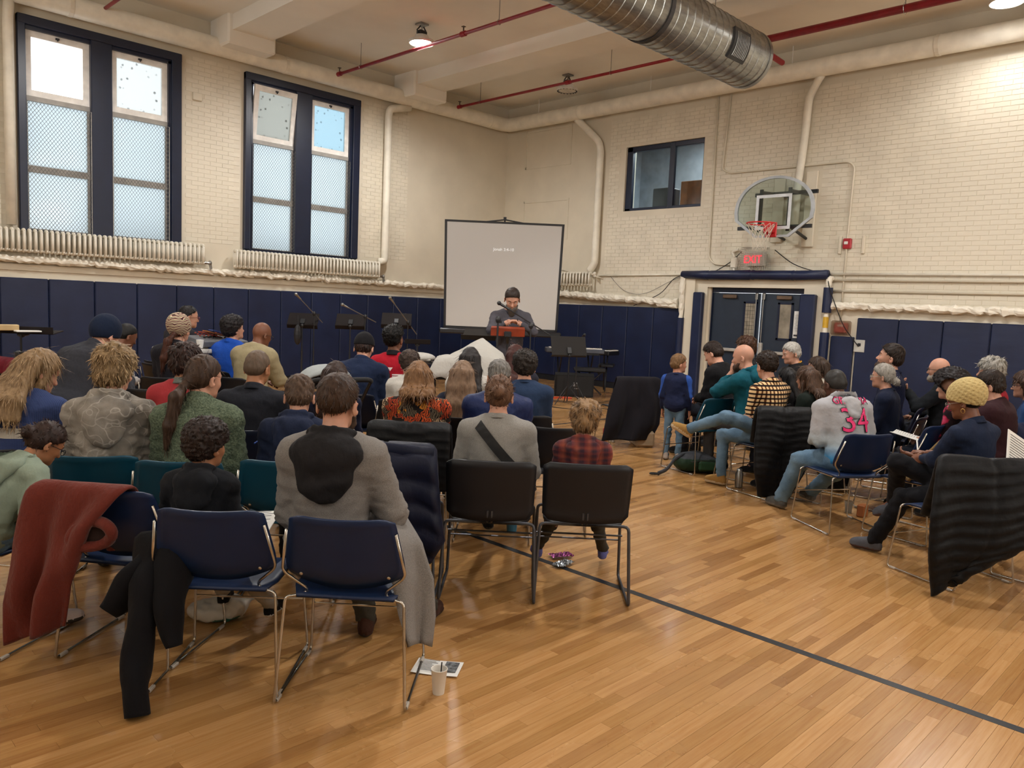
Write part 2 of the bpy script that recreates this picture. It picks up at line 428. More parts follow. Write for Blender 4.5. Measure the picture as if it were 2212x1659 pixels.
# windows on the left wall --------------------------------------
def pane_mat(name, col, clear, dirt=0.):
    t = NT(name); co_ = t.coord(); tr = t.n('ShaderNodeBsdfTransparent'); tl = t.n('ShaderNodeBsdfTranslucent'); gl = t.n('ShaderNodeBsdfGlossy'); gl.inputs['Roughness'].default_value = .1
    tr.inputs[0].default_value = lin(col); tl.inputs[0].default_value = lin(col)
    m1 = t.n('ShaderNodeMixShader'); t.l(tl.outputs[0], m1.inputs[1]); t.l(tr.outputs[0], m1.inputs[2])
    if dirt:
        v = t.n('ShaderNodeTexVoronoi'); v.inputs['Scale'].default_value = 9; t.l(co_, v.inputs['Vector'])
        d1 = t.ramp(t.math('ADD', v.outputs['Distance'], t.math('MULTIPLY', t.noise(co_, 14, 5, .8), .5)), [(.3, '000000'), (.45, 'ffffff')])
        tr.inputs[0].default_value = (1, 1, 1, 1); t.l(t.mix(dirt, lin(col), d1, 'MULTIPLY'), tr.inputs[0])
    m1.inputs[0].default_value = clear
    m2 = t.n('ShaderNodeMixShader'); m2.inputs[0].default_value = .05; t.l(m1.outputs[0], m2.inputs[1]); t.l(gl.outputs[0], m2.inputs[2]); t.l(m2.outputs[0], t.out.inputs[0])
    return t.m
P_clear = pane_mat('pane_clear', 'ffffff', .9); P_frost = pane_mat('pane_frosted', 'ccd3d5', .35); P_dirty = pane_mat('pane_grimy', 'cfd1d0', .75, .7); P_dirt2 = pane_mat('pane_dirty_gray', 'b2b3af', .7, .85)
t = NT('painted_glass_blue'); P_blue = pane_mat('pane_blueish', 'b5c6cd', .75, .5)
def diamond(u0, u1, z0, z1, y, sp=.05, wr_=.0028):
    P = []; W_, H_ = u1-u0, z1-z0; k = 1.35     # slope
    for sgn in (1, -1):
        c = -H_/k
        while c < W_+H_/k:
            # line u = c + sgn*z/k (in local), clip
            pts = []
            a = c if sgn > 0 else c; 
            ua, ub = (c, c+H_/k) if sgn > 0 else (c+H_/k, c)
            t0, t1 = 0., 1.
            du = ub-ua
            for lim, s_ in ((0, 1), (W_, -1)):
                # s_*(u-lim) >= 0
                f0 = s_*(ua-lim); fd = s_*du
                if abs(fd) < 1e-9: continue
                tt = -f0/fd
                if fd > 0: t0 = max(t0, tt)
                else: t1 = min(t1, tt)
            if t1-t0 > .01:
                A = np.array([u0+ua+du*t0, y, z0+H_*t0]); B = np.array([u0+ua+du*t1, y, z0+H_*t1]); P.append(tube([A, B], wr_, 4))
            c += sp
    return P
def big_window(idx, x0, x1, bays, tilt=None, panes=None):
    win = sent('window_%d' % idx)
    z0, z1 = HZ
    mk('window_frame', [cbox(((x0+x1)/2, -.01, z1-.06), (x1-x0+.02, .15, .13), ch=.01), cbox((x0+.045, -.01, (z0+z1)/2), (.11, .14, z1-z0), ch=.01), cbox((x1-.07, -.01, (z0+z1)/2), (.16, .14, z1-z0), ch=.01),
       box(x0, x1, -.05, .2, z0-.03, z0+.02)], M_navyf, win)
    m0, m1 = bays[0][1], bays[1][0]
    mk('head_trim', [box(x0+.05, x1-.05, -.03, .1, 5.36, 5.48), box(bays[1][1]-.005, x1-.1, -.03, .1, z0, 5.4), box(x0+.08, bays[0][0]+.005, -.03, .1, z0, 5.4)], M_navyf, win)
    mk('mullion', [cbox(((m0+m1)/2, 0, (z0+z1)/2-.03), (m1-m0, .13, z1-z0-.06), ch=.012)], M_navyf, win)
    for i, (a, b) in enumerate(bays):
        ya, yb = .02, .07
        zt0, zt1 = 4.42, 5.37
        # top sash
        sp = [box(a, b, ya, yb, zt1-.1, zt1), box(a, b, ya, yb, zt0, zt0+.09), box(a, a+.09, ya+.002, yb-.002, zt0+.08, zt1-.09), box(b-.09, b, ya+.002, yb-.002, zt0+.08, zt1-.09)]
        off = np.array([0., 0, 0])
        sh = mk('sash', [(p[0]-np.array([(a+b)/2, .045, zt0]),)+tuple(p[1:]) for p in sp], M_white, win, loc=((a+b)/2, .045, zt0))
        pn = mk('pane', [box(a+.08-(a+b)/2, b-.08-(a+b)/2, -.004, .004, .08, zt1-zt0-.09)], panes[i], sh)
        mk('latch', [cbox((0, -.035, zt1-zt0-.05), (.05, .03, .025)), cbox((0, -.05, zt1-zt0-.065), (.015, .02, .04))], M_dark, sh)
        if tilt and tilt[i]: sh.rotation_euler = (tilt[i], 0, .02)
        mk('bar', [box(a, b, .01, .09, zt0-.07, zt0), box(a, b, .01, .08, 3.31, 3.41)], M_white if 0 else M_grayb, win)
        mk('sash', [box(a, a+.035, .02, .078, z0+.03, zt0-.06), box(b-.035, b, .02, .078, z0+.03, zt0-.06), box(a, b, .02, .08, z0, z0+.04)], M_grayb, win)
        mk('pane', [box(a+.03, b-.03, .04, .048, 3.40, zt0-.06)], P_frost, win); mk('pane', [box(a+.03, b-.03, .04, .048, z0+.03, 3.32)], P_frost, win)
        mk('wire_screen', diamond(a, b, z0+.02, 4.33, -.06), M_wire, win)
        fr = M_dark if idx == 2 else M_grayb
        mk('screen_frame', [tube([(a, -.06, z0+.02), (b, -.06, z0+.02), (b, -.06, 4.33), (a, -.06, 4.33)], .007, 5, closed=True)], fr, win)
    # opening lining and outside sill
    mk('window_sill', [box(x0, x1, .1, .4, z0-.05, z0)], M_wall, win)
    return win
big_window(1, *WINX[0], [(-9.95, -9.07), (-8.76, -7.88)], panes=[P_clear, P_dirty])
big_window(2, *WINX[1], [(-6.40, -5.56), (-5.22, -4.36)], tilt=[.13, 0], panes=[P_dirt2, P_blue])
big_window(4, *WINX[2], [(-13.4, -12.5), (-12.2, -11.3)], panes=[P_clear, P_clear])
# big round heating main along both walls
def pipe_obj(name, pts, r, m=None, n=14, parent=None, rad=.15, label=None, cat='pipe', group=None, smooth=True):
    o = mk(name, [tube(rpath(pts, rad), r, n)], m or M_pipe, parent, smooth=smooth)
    if parent is None: tag(o, label, cat, group)
    return o
tr = struct('trim_5', [tube(rpath([(-17.3, -.22, 5.78), (-.24, -.22, 5.78), (-.24, -20.8, 5.78)], .22, 6), .15, 18)], M_pipe, smooth=True)
M_conduit = M_wall
for k, x in enumerate((-9.4, -5.9, -.8)): mk('pipe_band', [tube([(x-.03, -.22, 5.78), (x+.03, -.22, 5.78)], .156, 18)], M_pipe, tr, smooth=False)
for y in (-2.4, -6.2, -9.4): mk('pipe_band', [tube([(-.24, y-.03, 5.78), (-.24, y+.03, 5.78)], .156, 18)], M_pipe, tr)
for y in (-1.2, -4.2, -7.1): mk('hanger_rod', [tube([(-.24, y, 5.9), (-.24, y, 6.23)], .006, 5)], M_white, tr)
# cracked ledge trims
def ragged(name, P0, P1, r, seed, m=M_pipe, n=60):
    g = np.random.default_rng(seed); P0 = np.array(P0, float); P1 = np.array(P1, float); k = max(8, int(np.linalg.norm(P1-P0)/.06))
    pts = [P0+(P1-P0)*i/k+np.array([g.normal()*.003, g.normal()*.003, g.normal()*.008]) for i in range(k+1)]
    V, F, _ = tube(pts, [r*(1+.22*g.normal()*.5) for _ in range(k+1)], 10)
    V = V+g.normal(size=V.shape)*r*.09
    return (V, F, 0)
pipe_obj('downpipe', [(-3.05, -.2, 5.62), (-3.52, -.16, 5.5), (-3.52, -.12, 5.35), (-3.52, -.12, 2.6), (-3.52, -.12, 2.44), (-3.66, -.12, 2.42)], .075, label='cream painted vertical steam pipe right of the second tall window', rad=.12)
pipe_obj('downpipe', [(-10.18, -.2, 5.65), (-10.18, -.12, 5.4), (-10.18, -.12, 2.5)], .07, label='cream painted vertical pipe left of the leftmost tall window, at the photo edge')
pipe_obj('downpipe', [(-.2, -2.3, 5.66), (-.16, -2.42, 5.55), (-.1, -2.86, 5.15), (-.1, -2.92, 4.95), (-.1, -2.92, 2.62), (-.12, -2.85, 2.5), (-.12, -2.8, 2.45)], .075, label='cream vertical pipe with an elbow, on the right wall beside the projection screen')
pipe_obj('downpipe', [(-.2, -7.62, 5.68), (-.14, -7.5, 5.55), (-.1, -7.38, 5.35), (-.1, -7.36, 4.7), (-.1, -7.3, 3.85), (-.1, -7.3, 3.2)], .065, label='cream vertical pipe behind the top of the backboard')
lp = mk('ledge_pipe', [ragged('x', (-17.3, -.1, 2.02), (-1.6, -.1, 1.985), .055, 3)], M_pipe, smooth=False); tag(lp, 'long lumpy painted pipe along the left wall below the radiators', 'pipe')
lp2 = mk('ledge_pipe', [ragged('x', (-.12, -1.4, 1.98), (-.12, -5.06, 1.83), .07, 5), ragged('x', (-.12, -4.6, 1.80), (-.12, -5.06, 1.77), .05, 6)], M_pipe); tag(lp2, 'thick cracked insulated pipe on the right wall between screen and door', 'pipe')
lp3 = mk('ledge_pipe', [ragged('x', (-.1, -8.0, 1.87), (-.1, -20.8, 1.85), .06, 8)], M_pipe); tag(lp3, 'cracked insulated pipe on the right wall over the pads right of the door', 'pipe')
struct('trim_6', [box(-17.4, -.0, -.03, 0, 1.84, 1.93)], M_wall)
def wirepipe(pts, r, label, m=M_conduit, name='conduit', cat='conduit', rad=.08, n=7):
    return pipe_obj(name, pts, r, m, n, label=label, cat=cat, rad=rad)
wirepipe([(-.03, -3.0, 2.36), (-.03, -5.15, 2.39)], .02, 'thin horizontal conduit left of the door on the right wall', M_pipe)
wirepipe([(-.04, -7.95, 2.40), (-.04, -20.8, 2.36)], .022, 'upper thin horizontal conduit right of the door', M_pipe)
wirepipe([(-.04, -7.95, 2.30), (-.04, -20.8, 2.28)], .02, 'lower of the two parallel conduits right of the door', M_wall)
wirepipe([(-.03, -8.0, 2.12), (-.03, -20.8, 2.12)], .02, 'single conduit just over the cracked pipe right of the door', M_wall)
wirepipe([(-.03, -5.6, 5.66), (-.03, -5.62, 2.7), (-.03, -5.75, 2.58), (-.03, -6.2, 2.56)], .016, 'long thin conduit running down right of the high interior window')
wirepipe([(-.03, -5.86, 5.66), (-.03, -5.78, 4.32), (-.03, -5.95, 4.24), (-.03, -8.12, 4.24), (-.03, -8.22, 4.15), (-.03, -8.2, 3.02), (-.03, -8.2, 1.63)], .016, 'bent conduit that leads over the backboard and down to the red alarm')
wirepipe([(-.02, -1.8, 2.5), (-.02, -3.1, 2.3)], .008, 'short cable on the right wall near the small radiator', M_pipe, 'cable', 'cable')
# radiators ------------------------------------------------------
def radiator(label, axis, u0, u1, z0, z1, n, off=.17):
    L = u1-u0; r = thing('radiator', label, 'radiator', (u0, -off, z0) if axis == 'y' else (-off, u0, z0), 0, None)
    dx = L/n; h = z1-z0; d = .17
    def sec():
        P = []
        for yy in (-.055, 0, .055):
            P.append(tube(rpath([(0, yy, .03), (0, yy, h-.03)], .01, 1), .021, 6))
        P.append(sphere((0, 0, h-.035), (.026, .085, .035), 8, 6)); P.append(sphere((0, 0, .035), (.026, .085, .035), 8, 6))
        return P
    P = sec()
    if axis == 'x':
        R = np.eye(4); R[:2, :2] = [[0, -1], [1, 0]]; P = [xf(p, R) for p in P]
    base = mk('section', P, M_pipe, r, smooth=True)
    for i in range(n):
        o = base if i == 0 else base.copy()
        if i: C.objects.link(o); o.parent = r
        o.location = (dx*(i+.5), 0, 0) if axis == 'y' else (0, dx*(i+.5), 0)
    A = [(0, 0, .03), (L, 0, .03)] if axis == 'y' else [(0, 0, .03), (0, L, .03)]
    mk('header', [tube(A, .018, 8)], M_pipe, r)
    V = [(L, 0, .04), (L+.1, 0, .04), (L+.12, 0, -.06)] if axis == 'y' else [(0, 0, .25), (0, -.06, .27), (0, -.08, .2)]
    mk('valve', [tube(rpath(V, .03), .024, 8), sphere(V[1], (.035, .035, .045), 8, 6)], M_steel if axis == 'y' else M_pipe, r)
    for q in (.12, .88):
        B = [(L*q, 0, .0), (L*q, off-.01, .0)] if axis == 'y' else [(0, L*q, 0), (off-.01, L*q, 0)]
        mk('bracket', [tube(B, .012, 6)], M_pipe, r)
    return r
radiator('long cream cast-iron radiator under the leftmost tall window', 'y', -10.75, -7.33, 2.10, 2.46, 46)
radiator('cream cast-iron radiator under the second tall window', 'y', -6.80, -3.68, 2.08, 2.42, 41)
radiator('short cream radiator on the right wall half behind the projection screen', 'x', -2.93, -1.45, 2.12, 2.43, 17)
# interior window in the right wall ------------------------------
w3 = sent('window_3')
M_glass = pane_mat('thin_glass', 'e9f1f2', 1.)
y0, y1, z0, z1 = -5.35, -3.52, 3.68, 4.97
mk('window_frame', [cbox((.09, (y0+y1)/2, z1-.05), (.1, y1-y0, .1), ch=.01), cbox((.09, (y0+y1)/2, z0+.03), (.1, y1-y0, .06), ch=.01), cbox((.09, y1-.07, (z0+z1)/2), (.1, .14, z1-z0), ch=.01), cbox((.09, y0+.02, (z0+z1)/2), (.1, .04, z1-z0), ch=.01)], M_navyf, w3)
mk('mullion', [cbox((.07, -4.62, (z0+z1)/2), (.08, .12, z1-z0), ch=.01)], M_navyf, w3)
mk('pane', [box(.09, .096, -4.6, y1-.1, z0+.05, z1-.08)], M_glass, w3); mk('pane', [box(.09, .096, y0+.03, -4.62, z0+.05, z1-.08)], M_glass, w3)
# office seen behind it
struct('wall_side', [box(2.6, 2.7, -7, -2, 3.0, 6), box(.35, 2.7, -7.1, -7, 3., 6), box(.35, 2.7, -2, -1.9, 3., 6), box(.35, 2.7, -7, -2, 5.6, 5.7), box(.35, 2.7, -7, -2, 3.0, 3.1)], mat('office_wall', '8f959d', rough=.7))
l = bpy.data.lights.new('office_light', 'AREA'); l.energy = 110; l.size = .6; l.color = (1, .98, .95); o = bpy.data.objects.new('office_light', l); o.location = (1.5, -4.6, 5.5); C.objects.link(o)
mk_t = mk('shelf_board', [cbox((.75, -5.1, 3.95), (.5, 1.1, .65), ch=.01)], mat('plywood', '9c5a2a', rough=.6, var=.2, nscale=5)); tag(mk_t, 'brown plywood cabinet behind the right pane of the high interior window', 'cabinet')
o = mk('loudspeaker', [cbox((.6, -4.15, 3.92), (.35, .45, .5), ch=.02)], M_dark); tag(o, 'dark box standing behind the left pane of the high interior window', 'box')
tagv = tag(mk('blind', [box(1.6, 1.62, -5.15+.22*i, -5.0+.22*i, 4.2, 5.5) for i in range(2)], mat('blind_white', 'b8d0ee')), 'pale blue strip blinds behind the right pane of the high interior window', 'blind')
# doors -----------------------------------------------------------
M_door = mat('navy_door_paint', '202c3c', rough=.4, var=.05, bump=.05)
M_doorglass = mat('door_glass', '8d8678', rough=.15, var=.15)
struct('trim_7', [box(-.06, 0, -5.66, -5.42, 0, 2.15), box(-.06, 0, -7.97, -7.55, 0, 2.15), box(-.06, 0, -7.97, -5.42, 2.15, 2.3), box(-.12, 0, -5.42, -5.22, 0, 2.38), box(0, .3, -5.7, -5.66, 0, 2.15), box(0, .3, -7.59, -7.55, 0, 2.15)], M_wall)
struct('trim_8', [box(.05, .16, -7.57, -5.64, 2.06, 2.15), box(.05, .16, -5.72, -5.64, 0, 2.1), box(.05, .16, -7.57, -7.50, 0, 2.1)], M_navyf)
def leaf(idx, ya, yb, hinge_hi, win):
    d = sent('door_%d' % idx); x = .1
    mk('door_leaf', [cbox((x, (ya+yb)/2, 1.03), (.045, yb-ya, 2.05), ch=.006)], M_door, d)
    g = mk('vision_frame', [cbox((x-.025, (win[0]+win[1])/2, z), (.02, win[1]-win[0]+.08, .04)) for z in (1.25, 1.89)]+[cbox((x-.025, u, 1.57), (.02, .04, .66)) for u in (win[0]-.02, win[1]+.02)], M_navyf, d)
    mk('pane', [box(x-.028, x-.022, win[0], win[1], 1.26, 1.88)], M_doorglass, g)
    if idx == 1:
        P = [tube([(x-.03, win[0]+(win[1]-win[0])*k/4, 1.26), (x-.03, win[0]+(win[1]-win[0])*k/4, 1.88)], .002, 4) for k in range(1, 4)]+[tube([(x-.03, win[0], 1.26+.62*k/9), (x-.03, win[1], 1.26+.62*k/9)], .002, 4) for k in range(1, 9)]
        mk('wire_grid', P, M_dark, g)
    ym = -6.62 if idx == 1 else -6.76
    mk('vertical_rod', [tube([(x-.06, ym, 1.06), (x-.06, ym, 2.0)], .011, 8), cbox((x-.045, ym, 2.0), (.05, .05, .12), ch=.008)], M_steel, d)
    mk('push_bar', [cbox((x-.07, (ya+yb)/2, 1.0), (.05, yb-ya-.1, .06), ch=.012), cbox((x-.05, ym, 1.02), (.08, .07, .3), ch=.015)], mat('aluminium', 'b4b1ab', rough=.45, metal=.35), d)
    mk('closer', [cbox((x-.05, (ya+yb)/2+(.12 if idx == 1 else -.05), 1.99), (.06, .28, .07), ch=.01)], mat('bronze', '6d5b4d', rough=.4, metal=.6), d)
    return d
leaf(1, -6.68, -5.72, 1, (-6.6, -6.4)); d2 = leaf(2, -7.50, -6.70, 0, (-7.28, -7.07))
M_paper = mat('white_paper', 'dcdcd8', rough=.7, var=.02)
nt_ = mk('notice', [box(.066, .068, -7.47, -7.345, 1.29, 1.76)], M_paper); tag(nt_, 'white printed notice taped on the right door leaf', 'notice')
def lines(y0, y1, zt, n, dz, x):
    P = []
    for i in range(n):
        wy = (y1-y0)*(.55+.4*rng.random()) if i % 5 else (y1-y0)*.5
        P.append(box(x-.001, x, (y0+y1)/2-wy/2, (y0+y1)/2+wy/2, zt-dz*i-.004, zt-dz*i))
    return P
M_ink = mat('ink', '26262a', rough=.6, var=0)
mk('print', lines(-7.46, -7.355, 1.70, 16, .019, .0655)+[box(.0645, .0655, -7.455, -7.36, 1.32, 1.35)], M_ink, nt_)
# pads round the door
o = mk('overhead_pad', [tube(rpath([(-.14, -5.14, 2.38), (-.14, -5.7, 2.37), (-.14, -6.6, 2.375), (-.14, -7.4, 2.37), (-.14, -7.98, 2.385)], .05), [.07, .088]+[.086+.006*math.sin(i*2.1) for i in range(13)]+[.084, .078], 16)], M_mat, smooth=True); tag(o, 'long rolled navy vinyl pad across the top of the double door', 'pad')
for u0, u1, lab in ((-5.62, -5.42, 'tall navy pad strip on the left side of the double door'), (-7.80, -7.53, 'tall navy pad strip on the right side of the double door')):
    o = mk('door_pad', [cbox((-.12, (u0+u1)/2, 1.03), (.12, u1-u0, 2.04), ch=.02)], M_mat); tag(o, lab, 'pad')
o = thing('padded_pipe', 'vertical pipe right of the door wrapped in navy padding with a yellow taped gap', 'pipe', (-.14, -8.0, 0))
mk('pipe', [tube([(0, 0, 0), (0, 0, 2.28)], .04, 10)], M_pipe, o); mk('pad', [tube([(0, 0, 1.75), (0, 0, 2.17)], .075, 14)], M_mat, o); mk('pad', [tube([(0, 0, .1), (0, 0, 1.42)], .075, 14)], M_mat, o)
mk('tape', [tube([(0, 0, 1.5), (0, 0, 1.68)], .046, 10)], mat('yellow_tape', 'c9a02c', rough=.4), o)
mk('elbow', [tube(rpath([(0, 0, 2.2), (0, 0, 2.32), (.12, 0, 2.32)], .05), .05, 10)], M_pipe, o)
o = thing('padded_pipe', 'vertical pipe left of the door with navy padding on its lower part', 'pipe', (-.14, -5.16, 0))
mk('pipe', [ragged('x', (0, 0, 1.5), (0, 0, 2.36), .05, 12)], M_pipe, o); mk('pad', [tube([(0, 0, .1), (0, 0, 1.55)], .07, 14)], M_mat, o)
# fire alarm pulls
M_alarm = mat('alarm_red', 'a3202c', rough=.35)
o = thing('fire_alarm', 'small red fire alarm horn on the right wall right of the backboard', 'fire alarm', (-.02, -8.21, 2.9))
mk('housing', [cbox((-.02, 0, 0), (.06, .14, .17), ch=.015)], M_alarm, o); mk('strobe', [cbox((-.055, .01, .01), (.02, .06, .05), ch=.006)], M_paper, o)
o = thing('fire_alarm_pull', 'red fire alarm pull station in a clear cover right of the door', 'fire alarm', (-.02, -8.23, 1.51))
mk('housing', [cbox((-.03, 0, 0), (.06, .22, .17), ch=.015)], mat('alarm_red_dull', '9c4a44', rough=.4), o)
mk('cover', [cbox((-.04, 0, 0), (.09, .32, .24), ch=.02)], pane_mat('clear_plastic', 'e6ded6', .7), o)
tm = text_mesh('FIRE', .05); V = tm[0]; Vw = np.stack([-.065-V[:, 2], -V[:, 0], V[:, 1]+.02], 1); mk('lettering', [(Vw, tm[1], 0)], M_paper, o)
for y, lab in ((-8.09, 'short cream wall bracket left of the red alarm horn'), (-8.47, 'short cream wall bracket right of the red alarm horn')):
    tag(mk('wall_bracket', [cbox((-.03, y, 2.88), (.05, .05, .3), ch=.01)], M_wall), lab, 'bracket')
o = thing('power_outlet', 'grey outlet plate set in the pads right of the door', 'outlet', (-.07, -8.56, 1.23))
mk('plate', [cbox((0, 0, 0), (.02, .17, .2), ch=.004)], mat('outlet_plate', 'b4b4ae', rough=.4), o); mk('socket', [cbox((-.012, .0, .02), (.012, .05, .05), ch=.004)], M_dark, o)
# cables near the door
def cable(pts, r, label, m=None, name='cable'):
    P = [np.array(p, float) for p in pts]; out = []
    for i in range(len(P)-1):
        p0 = P[max(i-1, 0)]; p1 = P[i]; p2 = P[i+1]; p3 = P[min(i+2, len(P)-1)]
        for k in range(6):
            t_ = k/6; out.append(.5*((2*p1)+(-p0+p2)*t_+(2*p0-5*p1+4*p2-p3)*t_*t_+(-p0+3*p1-3*p2+p3)*t_**3))
    out.append(P[-1]); return tag(mk(name, [tube(out, r, 5)], m or M_rubber, smooth=True), label, 'cable')
cable([(-.05, -6.3, 2.80), (-.05, -6.1, 2.62), (-.05, -5.7, 2.42), (-.05, -5.2, 2.38), (-.06, -4.9, 2.3), (-.08, -4.6, 2.0), (-.1, -4.0, 1.75)], .008, 'black cable sagging from the exit sign to the pads left of the door')
cable([(-.05, -6.95, 2.82), (-.05, -7.3, 2.58), (-.06, -7.7, 2.45), (-.08, -7.95, 2.45), (-.2, -8.03, 2.2), (-.2, -8.3, 1.6), (-.11, -8.45, 1.35), (-.1, -8.56, 1.22)], .008, 'black cable from the exit sign down to the outlet right of the door')
cable([(-.03, -3.3, 2.35), (-.04, -3.7, 2.05), (-.04, -4.2, 2.0), (-.04, -4.8, 2.25), (-.04, -5.1, 2.36)], .005, 'thin grey cable hanging along the wall left of the door', M_wire)
# exit sign in a cage
ex = thing('exit_sign', 'lit red exit sign inside a wire cage over the double door', 'sign', (-.12, -6.62, 2.66))
mk('housing', [cbox((.02, 0, 0), (.1, .38, .25), ch=.01)], mat('sign_housing', 'b5b2aa', rough=.4), ex)
t = NT('exit_glow'); t.b.inputs['Emission Color'].default_value = lin('ff2038'); t.b.inputs['Emission Strength'].default_value = 1.6; t.base('ff2a44')
tm = text_mesh('EXIT', .19, .004); V = tm[0]; Vw = np.stack([-.035-V[:, 2], -V[:, 0]*.9+.03, V[:, 1]*1.05-.07], 1); mk('lettering', [(Vw, [tuple(f) for f in tm[1]], 0)], t.m, ex)
P = []
for k in range(15):
    u = -.25+.5*k/14; s = 1-.12; P.append(tube([(-.13, u*.85, .2), (-.16, u*1.1, -.2)], .003, 4))
for k in range(12):
    z = -.2+.4*k/11; f = 1.1-.25*(z+.2)/.4; P.append(tube([(.1, -.25*f, z), (-.16+.03*(z+.2)/.4, -.25*f, z), (-.16+.03*(z+.2)/.4, .25*f, z), (.1, .25*f, z)], .003, 4))
for k in range(5):
    x_ = -.13+.22*k/4; P.append(tube([(x_, -.21, .2), (x_-.02, -.275, -.2)], .003, 4)); P.append(tube([(x_, .21, .2), (x_-.02, .275, -.2)], .003, 4)); P.append(tube([(x_, -.21, .2), (x_, .21, .2)], .003, 4))
mk('cage', P, mat('cage_wire', 'aaa69c', rough=.4, metal=.3), ex)
tag(mk('conduit_box', [cbox((-.05, -6.18, 2.6), (.1, .13, .2), ch=.02), tube(rpath([(-.06, -6.18, 2.7), (-.06, -6.12, 2.8), (-.06, -6.25, 2.84)], .03), .025, 8), tube([(-.06, -6.18, 2.5), (-.06, -6.2, 2.42)], .03, 8)], M_pipe), 'painted junction box with a bent pipe left of the exit sign', 'junction box')
# basketball goal -------------------------------------------------
bb = thing('basketball_goal', 'fan-shaped glass backboard with red rim and white net over the door', 'basketball hoop', (0, -7.3, 0))
X0 = -.9; yc = 0
outl = []
for k in range(25):
    a = PI*(k/24); outl.append((.70*math.cos(a), 3.37+.58*math.sin(a)**.9 if 0 < k < 24 else 3.37))
outl = [(.68, 3.24)]+outl+[(-.68, 3.24), (-.3, 2.95), (.3, 2.95)]
def inset(poly, s, cz=3.42): return [(a*s, cz+(b-cz)*s) for a, b in poly]
n_ = len(outl); inn = inset(outl, .92)
V = [(X0-.02, a, b) for a, b in outl]+[(X0-.02, a, b) for a, b in inn]+[(X0+.02, a, b) for a, b in outl]+[(X0+.02, a, b) for a, b in inn]; F = []
for i in range(n_):
    j = (i+1) % n_; F += [(i, j, n_+j, n_+i), (2*n_+i, 3*n_+i, 3*n_+j, 2*n_+j), (i, 2*n_+i, 2*n_+j, j), (n_+i, n_+j, 3*n_+j, 3*n_+i)]
mk('board_frame', [(np.array(V), F, 0)], mat('backboard_gray', 'a7adb2', rough=.35), bb)
mk('glass', [extrude([(a, b) for a, b in inset(outl, .93)], X0-.004, X0+.004, 'x')], pane_mat('board_glass', 'e4ecea', .97), bb)
mk('shooter_square', [box(X0-.012, X0-.006, -.31, .31, 3.60, 3.65), box(X0-.012, X0-.006, -.31, -.26, 3.13, 3.6), box(X0-.012, X0-.006, .26, .31, 3.13, 3.6), box(X0-.012, X0-.006, -.31, .31, 3.08, 3.13)], mat('board_line', 'c3c8cc', rough=.4), bb)
mk('rim', [tube([(X0-.38+.228*math.cos(a), .228*math.sin(a), 3.14) for a in np.linspace(0, 2*PI, 29)[:-1]], .011, 8, closed=True), cbox((X0-.1, 0, 3.09), (.14, .16, .17), ch=.02), cbox((X0-.03, 0, 3.07), (.03, .2, .24), ch=.01)], mat('rim_red', 'c02025', rough=.35), bb, smooth=False)
net = []
for k in range(12):
    a0 = 2*PI*k/12
    for s_ in (1, -1):
        P = []
        for q in range(9):
            t_ = q/8; rr_ = .225*(1-t_)+.11*t_-.03*math.sin(PI*t_); a = a0+s_*t_*PI/3*1.5+.1*math.sin(q+k); P.append((X0-.38+rr_*math.cos(a), rr_*math.sin(a), 3.13-.42*t_))
        net.append(tube(P, .004, 4))
mk('net', net, mat('net_cord', 'cfc6b6', rough=.9), bb)
mk('support_arm', [cbox((X0/2-.05, 0, 3.72), (.05, 1.1, .06)), cbox((X0+.04, .25, 3.4), (.04, .05, .7)), cbox((X0+.04, -.25, 3.4), (.04, .05, .7)), cbox((X0+.05, 0, 3.12), (.04, 1.3, .06)), tube([(X0+.03, .25, 3.7), (-.03, .2, 3.75)], .03, 8), tube([(X0+.03, -.25, 3.7), (-.03, -.2, 3.75)], .03, 8), tube([(X0+.03, .25, 3.15), (-.03, .2, 3.0)], .025, 8), tube([(X0+.03, -.25, 3.15), (-.03, -.2, 3.0)], .025, 8)], M_dark, bb)
mk('wall_plate', [cbox((-.03, -.22, 3.5), (.05, .2, 1.28), ch=.008), cbox((-.03, .35, 3.5), (.05, .2, 1.1), ch=.008)], M_wall, bb)
# duct ------------------------------------------------------------
t = NT('galvanised_spiral'); co_ = t.coord(); f = t.noise(t.coord(scale=(1, 4, 4)), 3, 6, .7); t.base(t.ramp(f, [(.3, '7e7e7b'), (.7, 'b0b0ab')])); t.set(Metallic=.95, Roughness=.3)
t.bump(t.noise(co_, 12, 3), .12, .02); M_galv = t.m
du = thing('air_duct', 'large round galvanised spiral duct hanging from the ceiling', 'duct', (-2.95, -7.78, 5.2))
R_ = .375; prof = []; x = 0
P = [lathe([(.01, 0), (R_-.02, 0), (R_, .0)]+[q for k in range(int(12.6/.16)) for q in ((R_, .16*k+.02), (R_, .16*k+.148), (R_+.009, .16*k+.153), (R_+.009, .16*k+.16), (R_, .16*k+.165))], 40)]
RX = np.eye(4); RX[:3, :3] = rotm('Y', -PI/2)
mk('spiral_tube', [xf(p, RX) for p in P], M_galv, du, smooth=True); shadeflat_edges(bpy.data.objects[du.children[0].name], 50)
mk('end_ring', [xf(lathe([(R_+.012, -.02), (R_+.012, .05)], 40), RX)], M_steel, du); mk('coupling', [xf(lathe([(R_+.014, 0), (R_+.014, .07)], 40), RX)], mat('dark_seal', '2a2725', rough=.7), du, loc=(-2.35, 0, 0))
gr = mk('vent_frame', [slab([(x_, -(R_+.012)*math.cos(a), (R_+.012)*math.sin(a)-.0) for x_ in np.linspace(-1.02, -.62, 5) for a in np.linspace(-.75, .25, 9)], 5, 9, .012)], mat('vent_dark', '3c3c3c', rough=.5, metal=.5), du)
